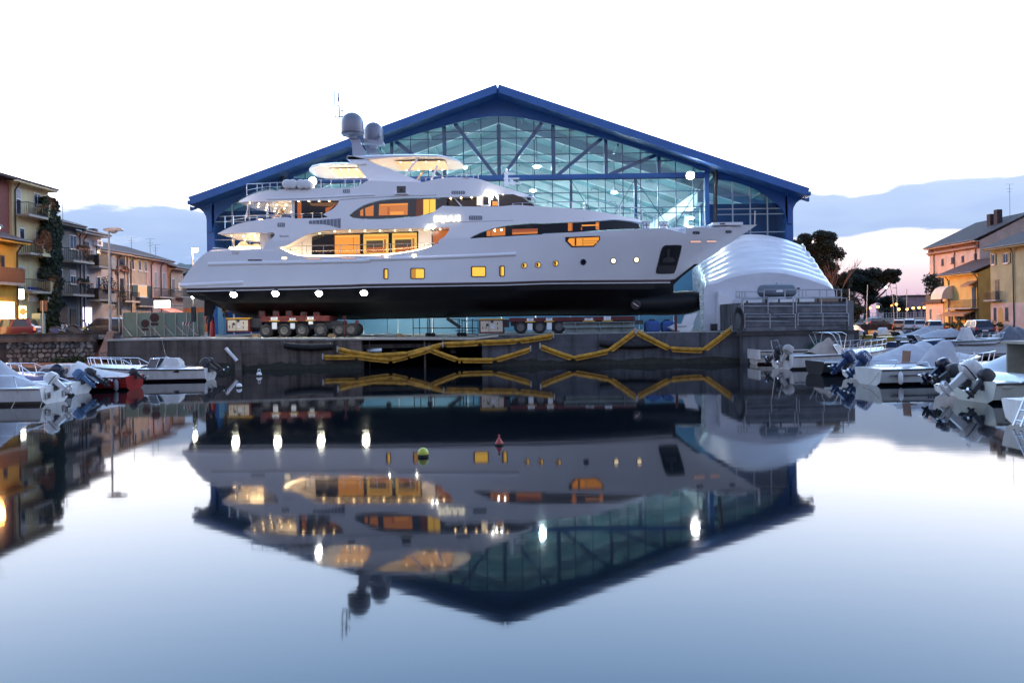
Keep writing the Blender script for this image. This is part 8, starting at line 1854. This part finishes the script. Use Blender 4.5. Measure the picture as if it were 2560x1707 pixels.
for s in (-.12, .12): MB().tube([(-.45, -.2 + s, .05), (.1, -.2 + s, 1.25)], .028, 8).obj('ladder_rail', STEEL, b.t, 50)
for k in range(5): f = .1 + k * .2; MB().tube([(-.45 + .55 * f, -.32, .05 + 1.2 * f), (-.45 + .55 * f, -.08, .05 + 1.2 * f)], .02, 6).obj('ladder_rung', STEEL, b.t)
# grey jetty with bollards behind the near boats
jt = thing('jetty', 'long dark grey timber jetty behind the moored boats', 'jetty', (27, 50, .4)); JM = mt('jetty_grey', (.10, .10, .115), .85, var=.3, vs=1.5, bump=.4, bs=8)
plank = MB().box(0, 18.0, 0, .36, .34, .42).mesh('plank', JM)
for k in range(26): inst('plank', plank, jt, Matrix.Translation((20.6 + k * .12, 46.6 + k * .40, 0)))
for k in range(6): MB().tube([(21.5 + k * 3.0, 46.9, -1.5), (21.5 + k * 3.0, 46.9, .34)], .14, 8).obj('pile', MATS['weathered_pile'], jt, 50)
bol = MB().lathe([(.16, 0), (.12, .06), (.11, .32), (.19, .40), (.19, .46), (.02, .50)], n=12).mesh('post', DARK, 40)
for k, (px, py) in enumerate(((2151, 866), (2196, 861), (2246, 866), (2277, 864))):
    p = onZ(px, py, .42); t = thing('bollard', ('black bollard beside the concrete platform pier', 'black bollard before the second yellow boat', 'black bollard before the grey wheel cover boat', 'black bollard nearest the leaning bow rail')[k], 'bollard', p, 0, 'black bollards on the jetty'); inst('post', bol, t, Matrix.Translation(p))
# further boats: yellow pair, covered ones, small white and blue ones
def far_boat(label, px, py, rz, L_, hull, cov=None, cm=None, h=.6, extra=None, z=0.0):
    b = Boat(label, L_, L_ * .36, h, hull, deck=.06); b.place(px, py, R_(rz), z)
    if cov: b.cover(cov, cm or CANV)
    if extra: extra(b)
    return b
far_boat('yellow boat lit by the orange lamps, first of the pair', 2163, 851, 14, 5.8, HYE, None, None, .6, lambda b: (b.console(.4, .9, .4, WHITE), outboard(b.t, .0, .6, 0, 20, 1.0, DARK)))
far_boat('yellow boat with dark motor, second of the pair', 2190, 857, 10, 5.8, HYE, None, None, .6, lambda b: (b.screen(.5, .5), outboard(b.t, .0, .6, 0, 25, 1.1, DARK), b.console(.6, .7, .35, DARK)))
far_boat('covered boat with a peaked orange lit tarpaulin', 2238, 857, 16, 6.0, HW, [(.02, .05), (.35, .4), (.62, .95), (.68, .95), (.95, .1)], CANV)
far_boat('covered boat with a broad grey tarpaulin before the silver estate', 2290, 860, 12, 6.4, HDK, [(.02, .1), (.4, .75), (.6, .8), (.97, .1)], CANV)
far_boat('white dinghy with tall wrapped console before the blue hatchback', 2366, 876, 12, 5.6, mt('boat_grey', (.30, .32, .33), .5), None, None, .75, lambda b: (b.cover([(.2, .05), (.26, .95), (.36, 1.0), (.42, .05)], CANW, 'console_cover', .5, .02), b.rails(.6, .97, .4, 4)))
far_boat('flat white raft like boat lying on the jetty edge', 2382, 876, 4, 4.0, WHITE, None, None, .26, None, .25)
far_boat('pale boat with dark grey peaked tarpaulin at the picture edge', 2440, 874, 8, 6.4, HW, [(.2, .1), (.45, 1.15), (.55, 1.1), (.95, .2)], CANG)
far_boat('small boat with windshield behind the wrapped console dinghy', 2425, 868, 10, 4.8, mt('boat_grey', (.30, .32, .33), .5), None, None, .6, lambda b: b.screen(.5, .4))
far_boat('blue and white boat low behind the bollards', 2225, 874, 4, 4.6, mt('boat_blue', (.04, .08, .2), .4), None, None, .62, lambda b: b.screen(.55, .5))
for k, (px, py, lab) in enumerate(((2146, 838, 'white covered boat half hidden by the platform pier'), (2160, 834, 'white boat under blue cover by the embankment'), (2178, 832, 'white boat with low cabin by the embankment wall'), (2200, 829, 'dark motor cruiser farthest along the embankment'))):
    far_boat(lab, px, py, 75, 5.5, (HW, HW, HW, HDK)[k], [(.1, .1), (.4, .8), (.9, .1)], (CANW, CANB, CANV, CANG)[k])
